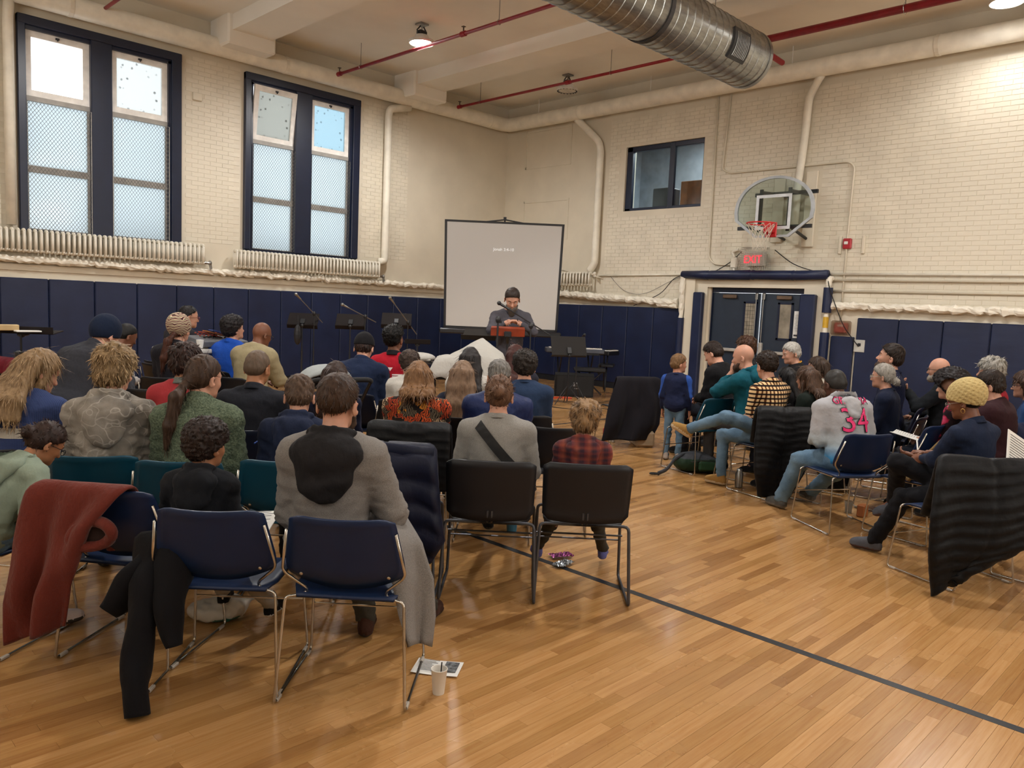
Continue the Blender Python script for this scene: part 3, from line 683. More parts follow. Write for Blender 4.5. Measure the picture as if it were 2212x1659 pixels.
mk('louvre', [tube([(x_, -(R_+.03)*math.cos(a), (R_+.03)*math.sin(a)) for a in np.linspace(-.62, .12, 8)], .006, 5) for x_ in np.linspace(-.96, -.68, 9)], M_steel, gr)
for k, x_ in enumerate((-.9, -4.2, -7.5, -10.8)):
    mk('hanger', [tube([(x_, .0, R_), (x_, .0, 1.02)], .006, 5)], M_steel, du)
# sprinkler pipes
def sprk(label, x, ya, yb, z, r, heads, hang, extra=None):
    o = thing('sprinkler_pipe', label, 'pipe', (x, ya, z)); L = yb-ya
    mk('pipe', [tube([(0, 0, 0), (0, L, 0)], r, 10)]+(extra or []), M_red, o, smooth=True)
    for h in heads: mk('sprinkler_head', [tube([(0, h-ya, r*.5), (0, h-ya, r+.07)], .012, 6), lathe([(.03, 0), (.03, .012)], 10)[0:0] or cbox((0, h-ya, r+.08), (.05, .05, .01))], mat('brass', '5f5348', rough=.4, metal=.7), o); mk('coupling', [tube([(0, h-ya-.05, 0), (0, h-ya+.05, 0)], r*1.5, 10)], M_red, o)
    for h in hang: mk('hanger', [tube([(0, h-ya, r), (0, h-ya, 6.22-z if z < 6.2 else .1)], .006, 5), tube([(r*1.3*math.cos(a), h-ya, r*1.3*math.sin(a)) for a in np.linspace(0, 2*PI, 11)[:-1]], .004, 4, closed=True)], M_steel, o)
    return o
sprk('red sprinkler pipe crossing the ceiling above the lit lamp', -4.93, -.45, -20.8, 5.8, .028, (-.5, -4.0, -11), (-1.2, -4.8, -8.5, -12))
sprk('red sprinkler pipe passing by the unlit lamp near the right wall', -2.0, -.5, -7.2, 5.8, .026, (-.55, -3.6), (-1.2, -4.6))
o = sprk('thick red sprinkler main right of the duct near the right wall', -1.98, -7.2, -20.8, 5.78, .055, (), (-9.5, -12))
mk('elbow', [tube([(0, -.1, 0), (1.1, -.05, -.02)], .045, 10)], M_red, o)
o = sprk('short red sprinkler stub at the top left over the first tall window', -8.95, -.2, -3.5, 5.85, .026, (), ()); mk('branch', [tube([(0, 0, 0), (.3, .02, 0)], .026, 8), tube([(.28, .02, 0), (.28, .02, .09)], .012, 6)], M_red, o)
# high bay lamps
def lampf(x, y, on, label, group=None):
    o = thing('high_bay_lamp', label, 'ceiling lamp', (x, y, LAMPZ), 0, group)
    m_off = mat('lamp_lens_off', 'cfcac0', rough=.4)
    if 'lens_on' not in MC:
        t = NT('lens_on'); t.base('ffffff'); t.b.inputs['Emission Color'].default_value = (1, .96, .9, 1); t.b.inputs['Emission Strength'].default_value = 25; MC['lens_on'] = t.m
    mk('housing', [lathe([(.05, .14), (.11, .13), (.13, .07), (.21, .05), (.215, .02), (.2, 0.0)], 28, cap=False)], mat('lamp_white', 'd0cdc6', rough=.4), o, smooth=False)
    mk('lens', [lathe([(.17, .012), (.172, .018)], 28)], MC['lens_on'] if on else m_off, o)
    if not on: mk('vent_ring', [cbox((.19*math.cos(a), .19*math.sin(a), .0), (.02, .012, .012)) for a in np.linspace(0, 2*PI, 19)[:-1]], M_dark, o)
    mk('driver', [cbox((0, 0, .17), (.16, .12, .08), ch=.02), tube([(0.07, 0, .12), (.1, 0, .2), (.03, 0, .28)], .012, 6), tube([(-.07, 0, .12), (-.1, 0, .2), (-.03, 0, .28)], .012, 6)], M_dark, o)
    mk('hanger', [tube([(0, 0, .2), (0, 0, .3)], .01, 6), cbox((0, 0, .305), (.16, .16, .025))], M_steel, o)
for i, (x, y, k) in enumerate(LAMPS):
    lb = {0: 'lit high-bay lamp hanging by the left red pipe', 1: 'unlit white high-bay lamp behind the red pipe near the right wall', 2: 'lit high-bay lamp at the top right corner of the view'}.get(i)
    lampf(x, y, k > 0, lb or 'lit high-bay lamp outside the view, at %s' % ['','','','the left wall above the frame','the middle right above the frame','the middle above the camera','the near left corner','the back left corner','the back right corner','the back middle'][i], None if lb else None)
tag(mk('wall_box', [cbox((-7.4, -.02, 4.93), (.16, .05, .13), ch=.01)], M_wall), 'small painted box on the wall between the two tall windows', 'junction box')
# ------------------------------------------------------------------ CHAIRS
def chair_meshes():
    D = {}
    # backrest shell (type A)
    nu, nv = 15, 11; P = np.zeros((nv, nu, 3))
    for j in range(nv):
        v = j/(nv-1)
        for i in range(nu):
            u = -1+2*i/(nu-1)
            zb = .475+.055*abs(u)**2.6; zt = .795-.02*max(0, abs(u)-.8)/.2-.006*(1-u*u)
            z = zb+(zt-zb)*v; w_ = np.interp(z, [.47, .56, .6, .8], [.20, .238, .236, .202])
            x = u*w_; y = -.215-.11*(z-.47)/.33+.045*u*u-.0*v+(.03*max(0, .54-z)/.07 if z < .54 else 0)
            if v > .9: y -= .008
            P[j, i] = (x, y, z)
    D['back'] = slab(P, nv, nu, .0045)
    P = np.zeros((11, 13, 3))
    for j in range(11):
        v = j/10
        for i in range(13):
            u = -1+2*i/12; w_ = .225-.03*max(0, .2-v)/.2-.02*max(0, v-.85)/.15
            P[j, i] = (u*w_, -.21+.43*v, .452-.016*(1-u*u)*math.sin(PI*min(1, v*1.1))-.03*max(0, v-.8)**1.5/.09-.012*max(0, .15-v)/.15)
    D['seat'] = slab(P, 11, 13, .006)
    def rod(s):
        return tube(rpath([(s*.212, -.292, .735), (s*.243, -.238, .56), (s*.232, -.226, .535), (s*.165, -.19, .472), (s*.158, -.178, .447), (s*.2, -.20, .438), (s*.238, -.215, .436), (s*.262, -.262, .01), (s*.262, .245, .01), (s*.238, .20, .43), (s*.2, .2, .437), (s*.2, -.15, .438)], .022, 3), .0062, 8)
    D['rodR'] = rod(1); D['rodL'] = rod(-1)
    D['bar'] = tube([(-.249, .222, .24), (.249, .222, .24)], .005, 6)
    D['bar2'] = tube([(-.2, .12, .436), (.2, .12, .436)], .006, 6)
    D['cap'] = cbox((0, 0, 0), (.016, .05, .014), ch=.003)
    D['rivet'] = lathe([(.007, 0), (.007, .003), (.003, .005)], 10)
    # type B
    nu, nv = 15, 9; P = np.zeros((nv, nu, 3))
    for j in range(nv):
        v = j/(nv-1)
        for i in range(nu):
            u = -1+2*i/(nu-1); c = max(0, abs(u)-.88)/.12
            zt = .80-.02*c; zb = .475-.015*(1-u*u)+.03*c
            z = zb+(zt-zb)*v; y = -.235-.07*(z-.47)/.33+.03*u*u
            if v < .15: y -= .016*(1-v/.15)
            P[j, i] = (u*(.242-.006*(1-v)), y, z)
    D['backB'] = slab(P, nv, nu, .008)
    def rodB(s): return tube(rpath([(s*.03, -.2, .44), (s*.245, -.215, .445), (s*.262, -.262, .012), (s*.262, .23, .012), (s*.25, .2, .44), (s*.2, .2, .445)], .03, 3), .009, 8)
    D['rodBR'] = rodB(1); D['rodBL'] = rodB(-1)
    D['stem'] = [tube(rpath([(s*.012, -.255, .52), (s*.012, -.25, .47), (s*.012, -.19, .436), (s*.012, .18, .436)], .02, 2), .007, 6) for s in (-1, 1)]
    return D
CD = chair_meshes()
PROTO = {}
M_gframe = mat('gray_powder_coat', '4a4c52', rough=.4, metal=.6)
M_cap = mat('clear_foot_cap', 'a29a90', rough=.4)
def chair_proto(kind, color):
    key = (kind, color)
    if key in PROTO: return None
    m_ = mat('shell_'+color, color, rough=.42, var=.04, bump=.05, bscale=350, spec=.3)
    r = bpy.data.objects.new('chair', None); C.objects.link(r)
    if kind == 'A':
        b = mk('backrest', [CD['back']], m_, r, smooth=True); mk('seat', [CD['seat']], m_, r, smooth=True)
        mk('side_frame', [CD['rodR']], M_chrome, r, smooth=True); mk('side_frame', [CD['rodL']], M_chrome, r, smooth=True)
        mk('stretcher', [CD['bar']], M_chrome, r); mk('seat_rail', [CD['bar2']], M_chrome, r)
        for s in (-1, 1):
            Rm = np.eye(4); Rm[:3, :3] = rotm('X', PI/2+.2); Rm[:3, 3] = (s*.175, -.214, .535); mk('rivet', [xf(CD['rivet'], Rm)], M_chrome, b)
            for y in (-.21, .2): mk('foot_cap', [CD['cap']], M_cap, r, loc=(s*.262, y, .009))
    else:
        mk('backrest', [CD['backB']], m_, r, smooth=True); mk('seat', [CD['seat']], m_, r, smooth=True)
        mk('side_frame', [CD['rodBR']], M_gframe, r, smooth=True); mk('side_frame', [CD['rodBL']], M_gframe, r, smooth=True)
        mk('back_stem', [CD['stem'][0]], M_gframe, r); mk('back_stem', [CD['stem'][1]], M_gframe, r)
        mk('stretcher', [tube([(-.255, .1, .3), (.255, .1, .3)], .006, 6)], M_gframe, r)
        mk('stretcher', [tube([(-.256, .215, .24), (.256, .215, .24)], .005, 6)], M_gframe, r)
    PROTO[key] = r; return r
def chair(kind, color, x, y, heading, label, group=None):
    r = chair_proto(kind, color)
    if r is None: r = copy_tree(PROTO[(kind, color)])
    r.location = (x, y, 0); r.rotation_euler = (0, 0, heading-PI/2)
    r.name = 'chair'
    return tag(r, label, 'chair', group)
NAVY = '0e2142'; TEAL = '0c4054'; BLK = '17181d'; DNV = '10172a'
SPK = np.array([-6.15, -6.55])
def head_to(x, y): return math.atan2(SPK[1]-y, SPK[0]-x)
def lw(M, p):   # local (x right,y fwd,z) of frame M=(x,y,heading) to world
    a = M[2]-PI/2; return np.array([M[0]+math.cos(a)*p[0]-math.sin(a)*p[1], M[1]+math.sin(a)*p[0]+math.cos(a)*p[1], p[2]])

# ------------------------------------------------------------------ draped coats
def drape(name, M, label, cat, prof, xl, xr, th, m, fold=.01, puff=0., period=.07, nu=29, freq=3., seed=1, skew=None, sub=3, zrag=0.):
    """prof: (y,z) stations over the chair back in chair coordinates"""
    g = np.random.default_rng(seed); prof = np.array(prof, float); k = len(prof)
    s = np.concatenate([[0], np.cumsum(np.linalg.norm(np.diff(prof, axis=0), axis=1))]); ns = max(12, int(s[-1]/.018))
    ss = np.linspace(0, s[-1], ns); Y = np.interp(ss, s, prof[:, 0]); Z = np.interp(ss, s, prof[:, 1])
    for _ in range(sub):
        Y[1:-1] = (Y[:-2]+2*Y[1:-1]+Y[2:])/4; Z[1:-1] = (Z[:-2]+2*Z[1:-1]+Z[2:])/4
    XL = np.interp(ss, s, xl); XR = np.interp(ss, s, xr); top = ss[np.argmax(Z)]
    P = np.zeros((ns, nu, 3)); ph = g.random(4)*6
    U = np.linspace(0, 1, nu)
    for i in range(ns):
        away = min(1, abs(ss[i]-top)/.25); sgn = 1 if ss[i] > top else -1
        x = XL[i]+(XR[i]-XL[i])*U
        f = fold*away*(np.sin(freq*2*PI*U+ph[0]+ss[i]*2.2)+.6*np.sin(freq*4.3*PI*U+ph[1]-ss[i]*4)+.5*np.sin(11*U+ph[2]+ss[i]*9))
        dz = (skew[0]*(U-.5)+skew[1]*(U-.5)**2 if skew else 0)*away*(1 if sgn > 0 else .3)+zrag*away*np.sin(7*U+ph[3])
        P[i, :, 0] = x; P[i, :, 1] = Y[i]-sgn*f*1.0-.035*((U-.5)*2)**4*0; P[i, :, 2] = np.maximum(Z[i]+dz, .012)
    T = np.full((ns, nu), th)
    if puff:
        ph_ = np.abs(np.sin(PI*(ss[:, None]+.012*np.sin(9*U[None]))/period)); T = th+puff*ph_**.6
        T = T*(1-.35*np.exp(-((U[None]-.5)/.02)**2))
    e = np.minimum(1, np.minimum(U, 1-U)/.06); T = T*(.35+.65*np.sqrt(e))[None]
    o = mk(name, [slab(P, ns, nu, T)], m, smooth=True, loc=(M[0], M[1], 0)); o.rotation_euler = (0, 0, M[2]-PI/2)
    if label: tag(o, label, cat)
    return o
def sleeve(parent, pts, r, m, puff=0., period=.07, seed=2, flat=.75, name='sleeve'):
    P = np.array(rpath(pts, .08, 5)); d = np.concatenate([[0], np.cumsum(np.linalg.norm(np.diff(P, axis=0), axis=1))]); n = max(8, int(d[-1]/.014))
    dd = np.linspace(0, d[-1], n); Q = np.stack([np.interp(dd, d, P[:, i]) for i in range(3)], 1)
    R = np.interp(dd, np.linspace(0, d[-1], len(r)), r)
    if puff: R = R*(1+puff*(np.abs(np.sin(PI*dd/period))**.6-.6))
    V, F, m0 = tube(Q, R, 14, flat=flat); g = np.random.default_rng(seed)
    V = V+.005*np.sin(V@np.array([[31, 17, 23], [19, 37, 11], [13, 7, 29]])+seed)
    return mk(name, [(V, F, 0)], m, parent, smooth=True)
M_puffB = fabric('black_puffer', '08090c', bump=.35, bscale=22, rough=.55); M_puffN = fabric('navy_puffer', '0b1126', bump=.35, bscale=22, rough=.5)
M_rust = fabric('rust_fleece', '5e271f', bump=.5, bscale=60, weave=300, sheen=.1); M_blackcoat = fabric('black_coat', '0b0b0f', bump=.3)
BACKP = lambda fz, bz, fy=-.17, by=-.37: [(fy+.02, fz), (fy-.02, .62), (-.29, .80), (-.325, .812), (-.35, .80), (-.345, .66), (by, bz)]

# ------------------------------------------------------------------ stage furniture
def stand_base(o, z, m=M_dark, r=.011, x=0, y=0):
    mk('pole', [tube([(x, y, .05), (x, y, z)], r, 8), tube([(x, y, .3), (x, y, .75)], r*1.5, 8)], m, o)
    for k in range(3):
        a = 2*PI*k/3+.4; mk('leg', [tube(rpath([(x, y, .32), (x+.12*math.cos(a), y+.12*math.sin(a), .2), (x+.27*math.cos(a), y+.27*math.sin(a), .012)], .05), r*.8, 6)], m, o)
def music_stand(P, heading, z, tiltdeg, label, col=None, papers=True, wide=.5, high=.33, wood=False):
    o = thing('music_stand', label, 'music stand', (P[0], P[1], 0), heading-PI/2)
    stand_base(o, z)
    m_ = col or mat('stand_brown', '171110', rough=.75, spec=.2)
    a = math.radians(tiltdeg); R = rotm('X', -a)     # desk leans: top away from the reader (reader at -y)
    def T(p): q = (p[0]@R.T)+np.array([0, 0, z]); return (q,)+tuple(p[1:])
    mk('desk', [T(cbox((0, 0, high/2-.02), (wide, .012, high), ch=.004)), T(cbox((0, -.035, -.02), (wide, .07, .01)))], m_, o)
    mk('bracket', [T(cbox((0, .02, .06), (.08, .03, .12), ch=.008)), sphere((0, .02, z-.02), .03, 8, 6)], M_dark, o)
    if papers:
        p_ = thing('sheet_music', 'white sheets on the '+label.replace('black ', ''), 'paper', (P[0], P[1], 0), heading-PI/2)
        mk('sheet', [T(cbox((-.06, -.014, high/2+.02), (.2, .004, .28), R=rotm('Y', .08))), T(cbox((.1, -.016, high/2), (.19, .004, .27), R=rotm('Y', -.05)))], M_paper, p_)
    return o
def mic_stand(base, z, A, B, label, m=None, h=0.):
    """base xy, joint height z; A mic end and B counter end of the boom (world)"""
    o = thing('microphone_stand', label, 'microphone stand', (base[0], base[1], 0))
    stand_base(o, z, M_dark, .009); b = np.array([base[0], base[1], 0])
    A = np.array(A)-b; B = np.array(B)-b
    mk('boom', [tube([A, B], .008, 6)], m or M_steel, o); mk('clutch', [sphere((0, 0, z), (.03, .03, .04), 8, 6)], M_dark, o)
    d = (A-B)/np.linalg.norm(A-B)
    mk('microphone', [tube([A, A+d*.12], [.012, .018], 8), sphere(A+d*.14, .027, 10, 8)], M_dark if m is M_dark else M_steel, o)
    return o
fwd = YAW
sx = lambda px, D, py=690: at(px, py, D)
labs = [('black music stand with papers, leftmost of the three by the pads', 653, 690, 13.0), ('black music stand in the middle of the three by the pads', 757, 692, 13.0), ('black music stand with papers, rightmost of the three by the pads', 856, 690, 13.0)]
for lab, px, py, D in labs:
    P = at(px, py, D); music_stand(P, fwd+.1+PI, P[2]-.08, -55, lab)
for (bx, ax, ay, ex, ey), lab in zip([(684, 650, 647, 697, 697), (800, 753, 665, 812, 696), (893, 852, 656, 900, 722)], ['silver boom microphone over the leftmost music stand', 'silver boom microphone over the middle music stand', 'silver boom microphone over the rightmost music stand by the pads']):
    A = at(ax, ay, 12.7); B = at(ex, ey, 13.2); J = A+(B-A)*.6; mic_stand(J[:2], J[2], A, B, lab)
o = tag(mk('hanging_bag', [sphere((0, 0, 0), (.07, .05, .17), 10, 8), tube([(0, 0, .1), (0, 0, .32)], .006, 5)], M_dark, loc=tuple(at(643, 723, 12.9))), 'dark bag hanging from the leftmost music stand', 'bag')
# flat trays
P = at(45, 715, 8.0); ms = music_stand(P, fwd+.2, P[2]-.02, 86, 'black stand with a level tray at the far left edge by the pads', papers=False, wide=.62, high=.3)
w1 = at(10, 712, 7.9); tag(mk('wooden_block', [cbox((w1[0], w1[1], P[2]+.035), (.24, .09, .06), ch=.006)], mat('pale_wood', 'b39a6e', rough=.6)), 'pale wooden block on the level tray at the far left', 'block')
w1 = at(60, 712, 7.9); tag(mk('paper_stack', [cbox((w1[0], w1[1], P[2]+.008), (.22, .12, .012))], M_paper), 'white papers on the level tray at the far left', 'paper')
P = at(902, 742, 12.2); music_stand(P, fwd+.2, P[2], 84, 'dark low stand with a level tray left of the white covered table', papers=False, wide=.4, high=.26)
tag(mk('small_tools', [sphere((P[0], P[1]+.03, P[2]+.03), (.05, .05, .03), 8, 6)], M_steel), 'small shiny thing on the dark low stand left of the covered table', 'equipment')
# projection screen
P0 = at(962, 592, 13.4); P1 = at(1209, 605, 13.4); cen = (P0+P1)/2; ang = math.atan2(P1[1]-P0[1], P1[0]-P0[0])
sw = np.linalg.norm((P1-P0)[:2]); o = thing('projection_screen', 'white tripod projection screen with a black border behind the speaker', 'projection screen', (cen[0], cen[1], 0), ang)
zb, zt = 1.21, 3.02
t = NT('screen_lit'); t.base('b9b7b4'); t.set(Roughness=.9); scr = t.m
til = lambda p: (np.stack([p[0][:, 0]*(1+.035*(p[0][:, 2]-zb)/1.8), p[0][:, 1]-.03*(p[0][:, 2]-zb), p[0][:, 2]], 1),)+tuple(p[1:])
mk('screen_surface', [til(box(-sw/2+.03, sw/2-.03, -.003, .003, zb+.02, zt))], scr, o)
mk('border', [til(box(-sw/2, -sw/2+.04, -.006, .005, zb, zt)), til(box(sw/2-.04, sw/2, -.006, .005, zb, zt)), til(box(-sw/2, sw/2, -.006, .006, zt-.005, zt+.03)), til(box(-sw/2, sw/2, -.006, .005, zb, zb+.04))], M_dark, o)
mk('roller_case', [cbox((0, .01, zb-.05), (sw+.14, .09, .09), ch=.02)], M_dark, o)
mk('top_bar', [tube([(-.35, .0, zt+.02), (0, 0, zt+.07), (.35, 0, zt+.02)], .012, 6), tube([(0, .05, zb), (0, .05, zt+.12)], .014, 8), cbox((0, .03, zt+.1), (.05, .06, .03))], M_dark, o)
mk('pole', [tube([(0, .05, .2), (0, .05, zb)], .02, 8)], M_dark, o)
for k in range(3):
    a = 2*PI*k/3+PI/2; mk('leg', [tube([(0, .05, .7), (.6*math.cos(a), .05+.6*math.sin(a), .02)], .012, 6)], M_dark, o)
tm = text_mesh('Jonah 3:4-10', .07, .001); V = tm[0]; t = NT('projected_text'); t.base('f4f8fb'); t.b.inputs['Emission Color'].default_value = (1, 1, 1, 1); t.b.inputs['Emission Strength'].default_value = .25
tmb = text_mesh('Jonah 3:4-10', .077, .0005)
mk('lettering', [(np.stack([V[:, 0]+.0, -.055-V[:, 2], V[:, 1]+zt-.46], 1), tm[1], 0)], t.m, o)
# lectern
LE = at(1097, 716, 9.75); LH = math.atan2(CAM[1]-LE[1], CAM[0]-LE[0])
o = thing('lectern', 'slim stand with an orange-red wooden desk in front of the speaker', 'lectern', (LE[0], LE[1], 0), LH-PI/2)
M_or = mat('orange_wood', '7e2f16', rough=.35, var=.12, nscale=8)
mk('desk', [cbox((0, .0, LE[2]), (.42, .3, .016), R=rotm('X', -.35), ch=.004), cbox((0, .15, LE[2]-.005), (.42, .016, .1), R=rotm('X', -.12), ch=.004)], M_or, o)
mk('bracket', [cbox((0, .175, LE[2]-.03), (.09, .03, .07), ch=.008), tube([(0, .17, LE[2]-.05), (0, .1, LE[2]-.14)], .02, 6)], M_dark, o); stand_base(o, LE[2]-.06, y=.08)
# speaker's microphones
A = at(1099, 668, 9.55); J = at(1147, 704, 9.6); B = at(1188, 724, 9.65); mic_stand(J[:2], J[2], A, B, 'black boom microphone stand reaching towards the speaker', M_dark)
A = at(1076, 690, 9.5); o = thing('microphone_stand', 'straight black microphone stand left in front of the speaker', 'microphone stand', (A[0], A[1], 0)); stand_base(o, A[2], M_dark, .012); mk('clip', [sphere((0, 0, A[2]), (.035, .03, .045), 8, 6), cbox((.02, 0, A[2]-.03), (.06, .03, .03))], M_dark, o)
P = at(1034, 724, 9.9); music_stand(P, fwd-.15, P[2]-.05, 60, 'low grey-backed music stand left of the orange lectern', col=mat('stand_gray', '221e1a', rough=.8, spec=.2), papers=False, wide=.44, high=.26)
P = at(1231, 745, 13.2); music_stand(P, fwd+PI+.25, P[2]-.16, -22, 'tall brown-black music stand in front of the keyboard', col=mat('stand_brown2', '15110f', rough=.75), papers=False, wide=.62, high=.34)
A = at(1258, 727, 13.6); B = at(1248, 735, 13.9); mic_stand(B[:2], B[2]-.05, A, B, 'small black microphone just right of the keyboard music stand', M_dark)
# keyboards
def keyboard(px, py, D, w_, ang, label, col):
    P = at(px, py, D); o = thing('keyboard', label, 'keyboard', (P[0], P[1], P[2]), ang)
    mk('body', [cbox((0, 0, 0), (w_, .3, .09), ch=.015)], col, o); mk('keys', [cbox((-w_/2+.05+(w_-.1)*(k+.5)/28, -.09, .05), ((w_-.1)/30, .11, .02)) for k in range(28)], M_paper, o)
    mk('black_keys', [cbox((-w_/2+.05+(w_-.1)*(k+1)/28, -.06, .065), ((w_-.1)/60, .07, .015)) for k in range(27) if k % 7 not in (2, 6)], M_dark, o)
    mk('panel', [cbox((0, .08, .05), (w_*.9, .1, .01))], M_dark, o); return P, o
kP, ko = keyboard(1241, 757, 15.0, 1.12, math.atan2(-.72, .7)+.1, 'grey digital keyboard on a black stand by the right wall pads', mat('keyboard_gray', '4a4f5a', rough=.4))
st = thing('keyboard_stand', 'black X-shaped keyboard stand by the right wall pads', 'keyboard stand', (kP[0], kP[1], 0), math.atan2(-.72, .7)+.1)
for s_ in (-.3, .3):
    mk('cross_leg', [tube([(s_-.0, -.3, .02), (s_, .2, kP[2]-.06)], .016, 6)], M_dark, st); mk('cross_leg', [tube([(s_+.03, .3, .02), (s_+.03, -.2, kP[2]-.06)], .016, 6)], M_dark, st)
mk('rail', [tube([(-.45, -.16, kP[2]-.06), (.45, -.16, kP[2]-.06)], .016, 6), tube([(-.45, .18, kP[2]-.06), (.45, .18, kP[2]-.06)], .016, 6)], M_dark, st)
kP2, ko2 = keyboard(1312, 762, 15.6, .5, math.atan2(-.72, .7)+1.0, 'black synthesizer at the right end of the grey keyboard', M_dark)
st = thing('keyboard_stand', 'second black stand under the synthesizer near the doors', 'keyboard stand', (kP2[0], kP2[1], 0), .6)
mk('pole', [tube([(-.2, 0, .02), (.15, 0, kP2[2]-.05)], .016, 6), tube([(.2, .05, .02), (-.15, .05, kP2[2]-.05)], .016, 6)], M_dark, st); mk('shelf', [cbox((0, 0, kP2[2]-.25), (.5, .3, .05), ch=.01)], M_dark, st)
hp = at(1295, 798, 15.2); tag(mk('headphones', [tube([(hp[0]+.1*math.cos(a), hp[1]+.05*math.cos(a), hp[2]+.1*math.sin(a)) for a in np.linspace(0, 2*PI, 15)[:-1]], .018, 6, closed=True)], M_dark), 'black round headphones hanging from the keyboard stand', 'headphones')
bn = at(1275, 775, 14.7); o = thing('piano_bench', 'low black padded bench in front of the keyboard', 'bench', (bn[0], bn[1], 0), math.atan2(-.72, .7))
mk('cushion', [cbox((0, 0, .5), (.6, .28, .08), ch=.02)], M_dark, o); mk('cross_leg', [tube([(-.25, -.1, .02), (.22, -.1, .46)], .014, 6), tube([(.25, .1, .02), (-.22, .1, .46)], .014, 6)], M_dark, o)
# floor wedge
wp = (onz(1200, 853)+onz(1280, 862))/2; o = thing('floor_monitor', 'black floor monitor loudspeaker in front of the keyboard', 'loudspeaker', (wp[0], wp[1], 0), math.atan2(-.68, .73)-.05)
mk('cabinet', [extrude([(-.0, 0), (.36, 0), (.34, .30), (.14, .44), (.0, .40)], -.36, .36, 'x')], M_rubber, o)
mk('grille', [box(-.33, .33, -.012, -.002, .03, .38)], mat('grille', '101114', rough=.7, bump=.6, bscale=400), o)
mk('emblem', [box(-.02, .05, -.02, -.012, .2, .27), box(-.0, .07, -.02, -.012, .15, .17)], mat('emblem_gray', '8f9092', rough=.4), o)
# covered communion table
TP = at(1015, 790, 8.9); ta = math.atan2(-.7, .71)
o = thing('table', 'small dark table under the white cloth in front of the speaker', 'table', (TP[0], TP[1], 0), ta)
mk('tabletop', [cbox((0, 0, .8), (.95, .6, .03), ch=.005)], M_dark, o)
for a_ in (-.42, .42):
    for b_ in (-.25, .25): mk('leg', [tube([(a_, b_, 0), (a_, b_, .79)], .018, 6)], M_dark, o)
nu, nv = 41, 31; P = np.zeros((nu, nv, 3))
for i in range(nu):
    for j in range(nv):
        u = -1.0+2*i/(nu-1); v = -1.0+2*j/(nv-1); x = u*.46; y = v*.32
        pk = max(0, 1-math.hypot((x-.13)/.36, y/.30)); top = 1.02-.02*abs(u)+.24*pk**.9+.006*math.sin(14*x+9*y)+.006*math.sin(23*y-8*x)+.03*math.exp(-((x+.25)/.12)**2-(y/.3)**2)
        ed = max(abs(u), abs(v)); z = top
        if ed > .84:
            q = (ed-.84)/.16; z = top-(top-.80)*q**.75
            z += .02*math.sin(17*math.atan2(v, u))*q; sc = 1+.06*q; x *= sc*(1-.14*(1-q)*0); y *= sc
        P[i, j] = (x, y, z)
M_cloth = fabric('white_cloth', 'aca9a2', bump=.5, var=.02)
o = mk('tablecloth', [slab(P, nu, nv, .003)], M_cloth, smooth=True, loc=(TP[0], TP[1], 0)); o.rotation_euler = (0, 0, ta); tag(o, 'white cloth with a peaked top draped over the small table before the speaker', 'tablecloth')
P = at(905, 768, 9.3); o = thing('covered_tray', 'low flat bundle under a white cloth left of the peaked white cloth', 'cloth', (P[0], P[1], P[2]-.02), ta)
mk('cloth', [sphere((0, 0, 0), (.2, .16, .06), 18, 10), cbox((.0, 0, -.02), (.3, .24, .05), ch=.02)], M_cloth, o, smooth=True)
# its support
o = thing('side_table', 'small black side table under the flat white bundle', 'table', (P[0], P[1], 0), ta); mk('tabletop', [cbox((0, 0, P[2]-.08), (.4, .3, .02))], M_dark, o); mk('pole', [tube([(0, 0, 0), (0, 0, P[2]-.09)], .02, 6)], M_dark, o)
# sound desk
P = at(455, 747, 8.7); o = thing('folding_table', 'white folding table with sound gear beside the pads on the left', 'table', (P[0], P[1], 0), .1)
mk('tabletop', [cbox((.0, 0.25, .98), (.8, .6, .05), ch=.012)], mat('table_white', 'b9b6b0', rough=.5), o)
for a_ in (-.35, .35): mk('leg', [tube([(a_, 0, .95), (a_, -.0, .02)], .015, 6), tube([(a_, .4, .95), (a_, .4, .02)], .015, 6)], M_steel, o)
P = at(462, 738, 8.8); o = thing('mixing_console', 'grey sound mixing console on the white folding table', 'mixer', (P[0], P[1], P[2]+.0), .1)
mk('chassis', [cbox((.1, .1, 0), (.55, .4, .07), R=rotm('X', .12), ch=.01)], mat('mixer_gray', '57595e', rough=.5), o)
mk('fader', [cbox((-.1+.05*k, .02, .045), (.012, .03, .015)) for k in range(9)], M_dark, o)
mk('knob', [cbox((-.1+.05*k, .12+.05*j, .065+.012*j), (.015, .015, .015)) for k in range(9) for j in range(3)], mat('knob_red', '8e3b2c'), o)
for q, (px, col, lab) in enumerate([(452, '8a3a2a', 'thin red booklet on the sound gear'), (462, 'a06030', 'thin orange booklet on the sound gear'), (475, '2a3f7a', 'thin blue booklet on the sound gear')]):
    P2 = at(px, 722-q*2, 8.95); tag(mk('booklet', [cbox(tuple(P2), (.22, .12, .012), R=rotm('Y', .25))], mat('booklet_'+col, col)), lab, 'book')
P2 = at(432, 742, 8.5); tag(mk('paper_cup', [lathe([(.03, 0), (.04, .09), (.036, .09)], 14)], M_paper, loc=tuple(P2-np.array([0, 0, .05]))), 'small white cup at the left end of the sound table', 'cup')
# floor things
cable([onz(1180, 862), onz(1230, 868), onz(1280, 872), onz(1330, 866), onz(1360, 880)], .008, 'black cable on the floor in front of the floor monitor')
cable([onz(1180, 878)+[0,0,.01], onz(1240, 884), onz(1300, 876), onz(1345, 872)], .008, 'second black cable on the floor nearer the standing boy')
tag(mk('orange_strap', [tube([onz(1195, 861)+[0, 0, .01], onz(1215, 860.5)+[0, 0, .01], onz(1235, 862)+[0, 0, .01]], .025, 6, flat=.5)], mat('orange_plastic', 'b8401e')), 'bright orange strip lying on the floor by the floor monitor', 'strap')
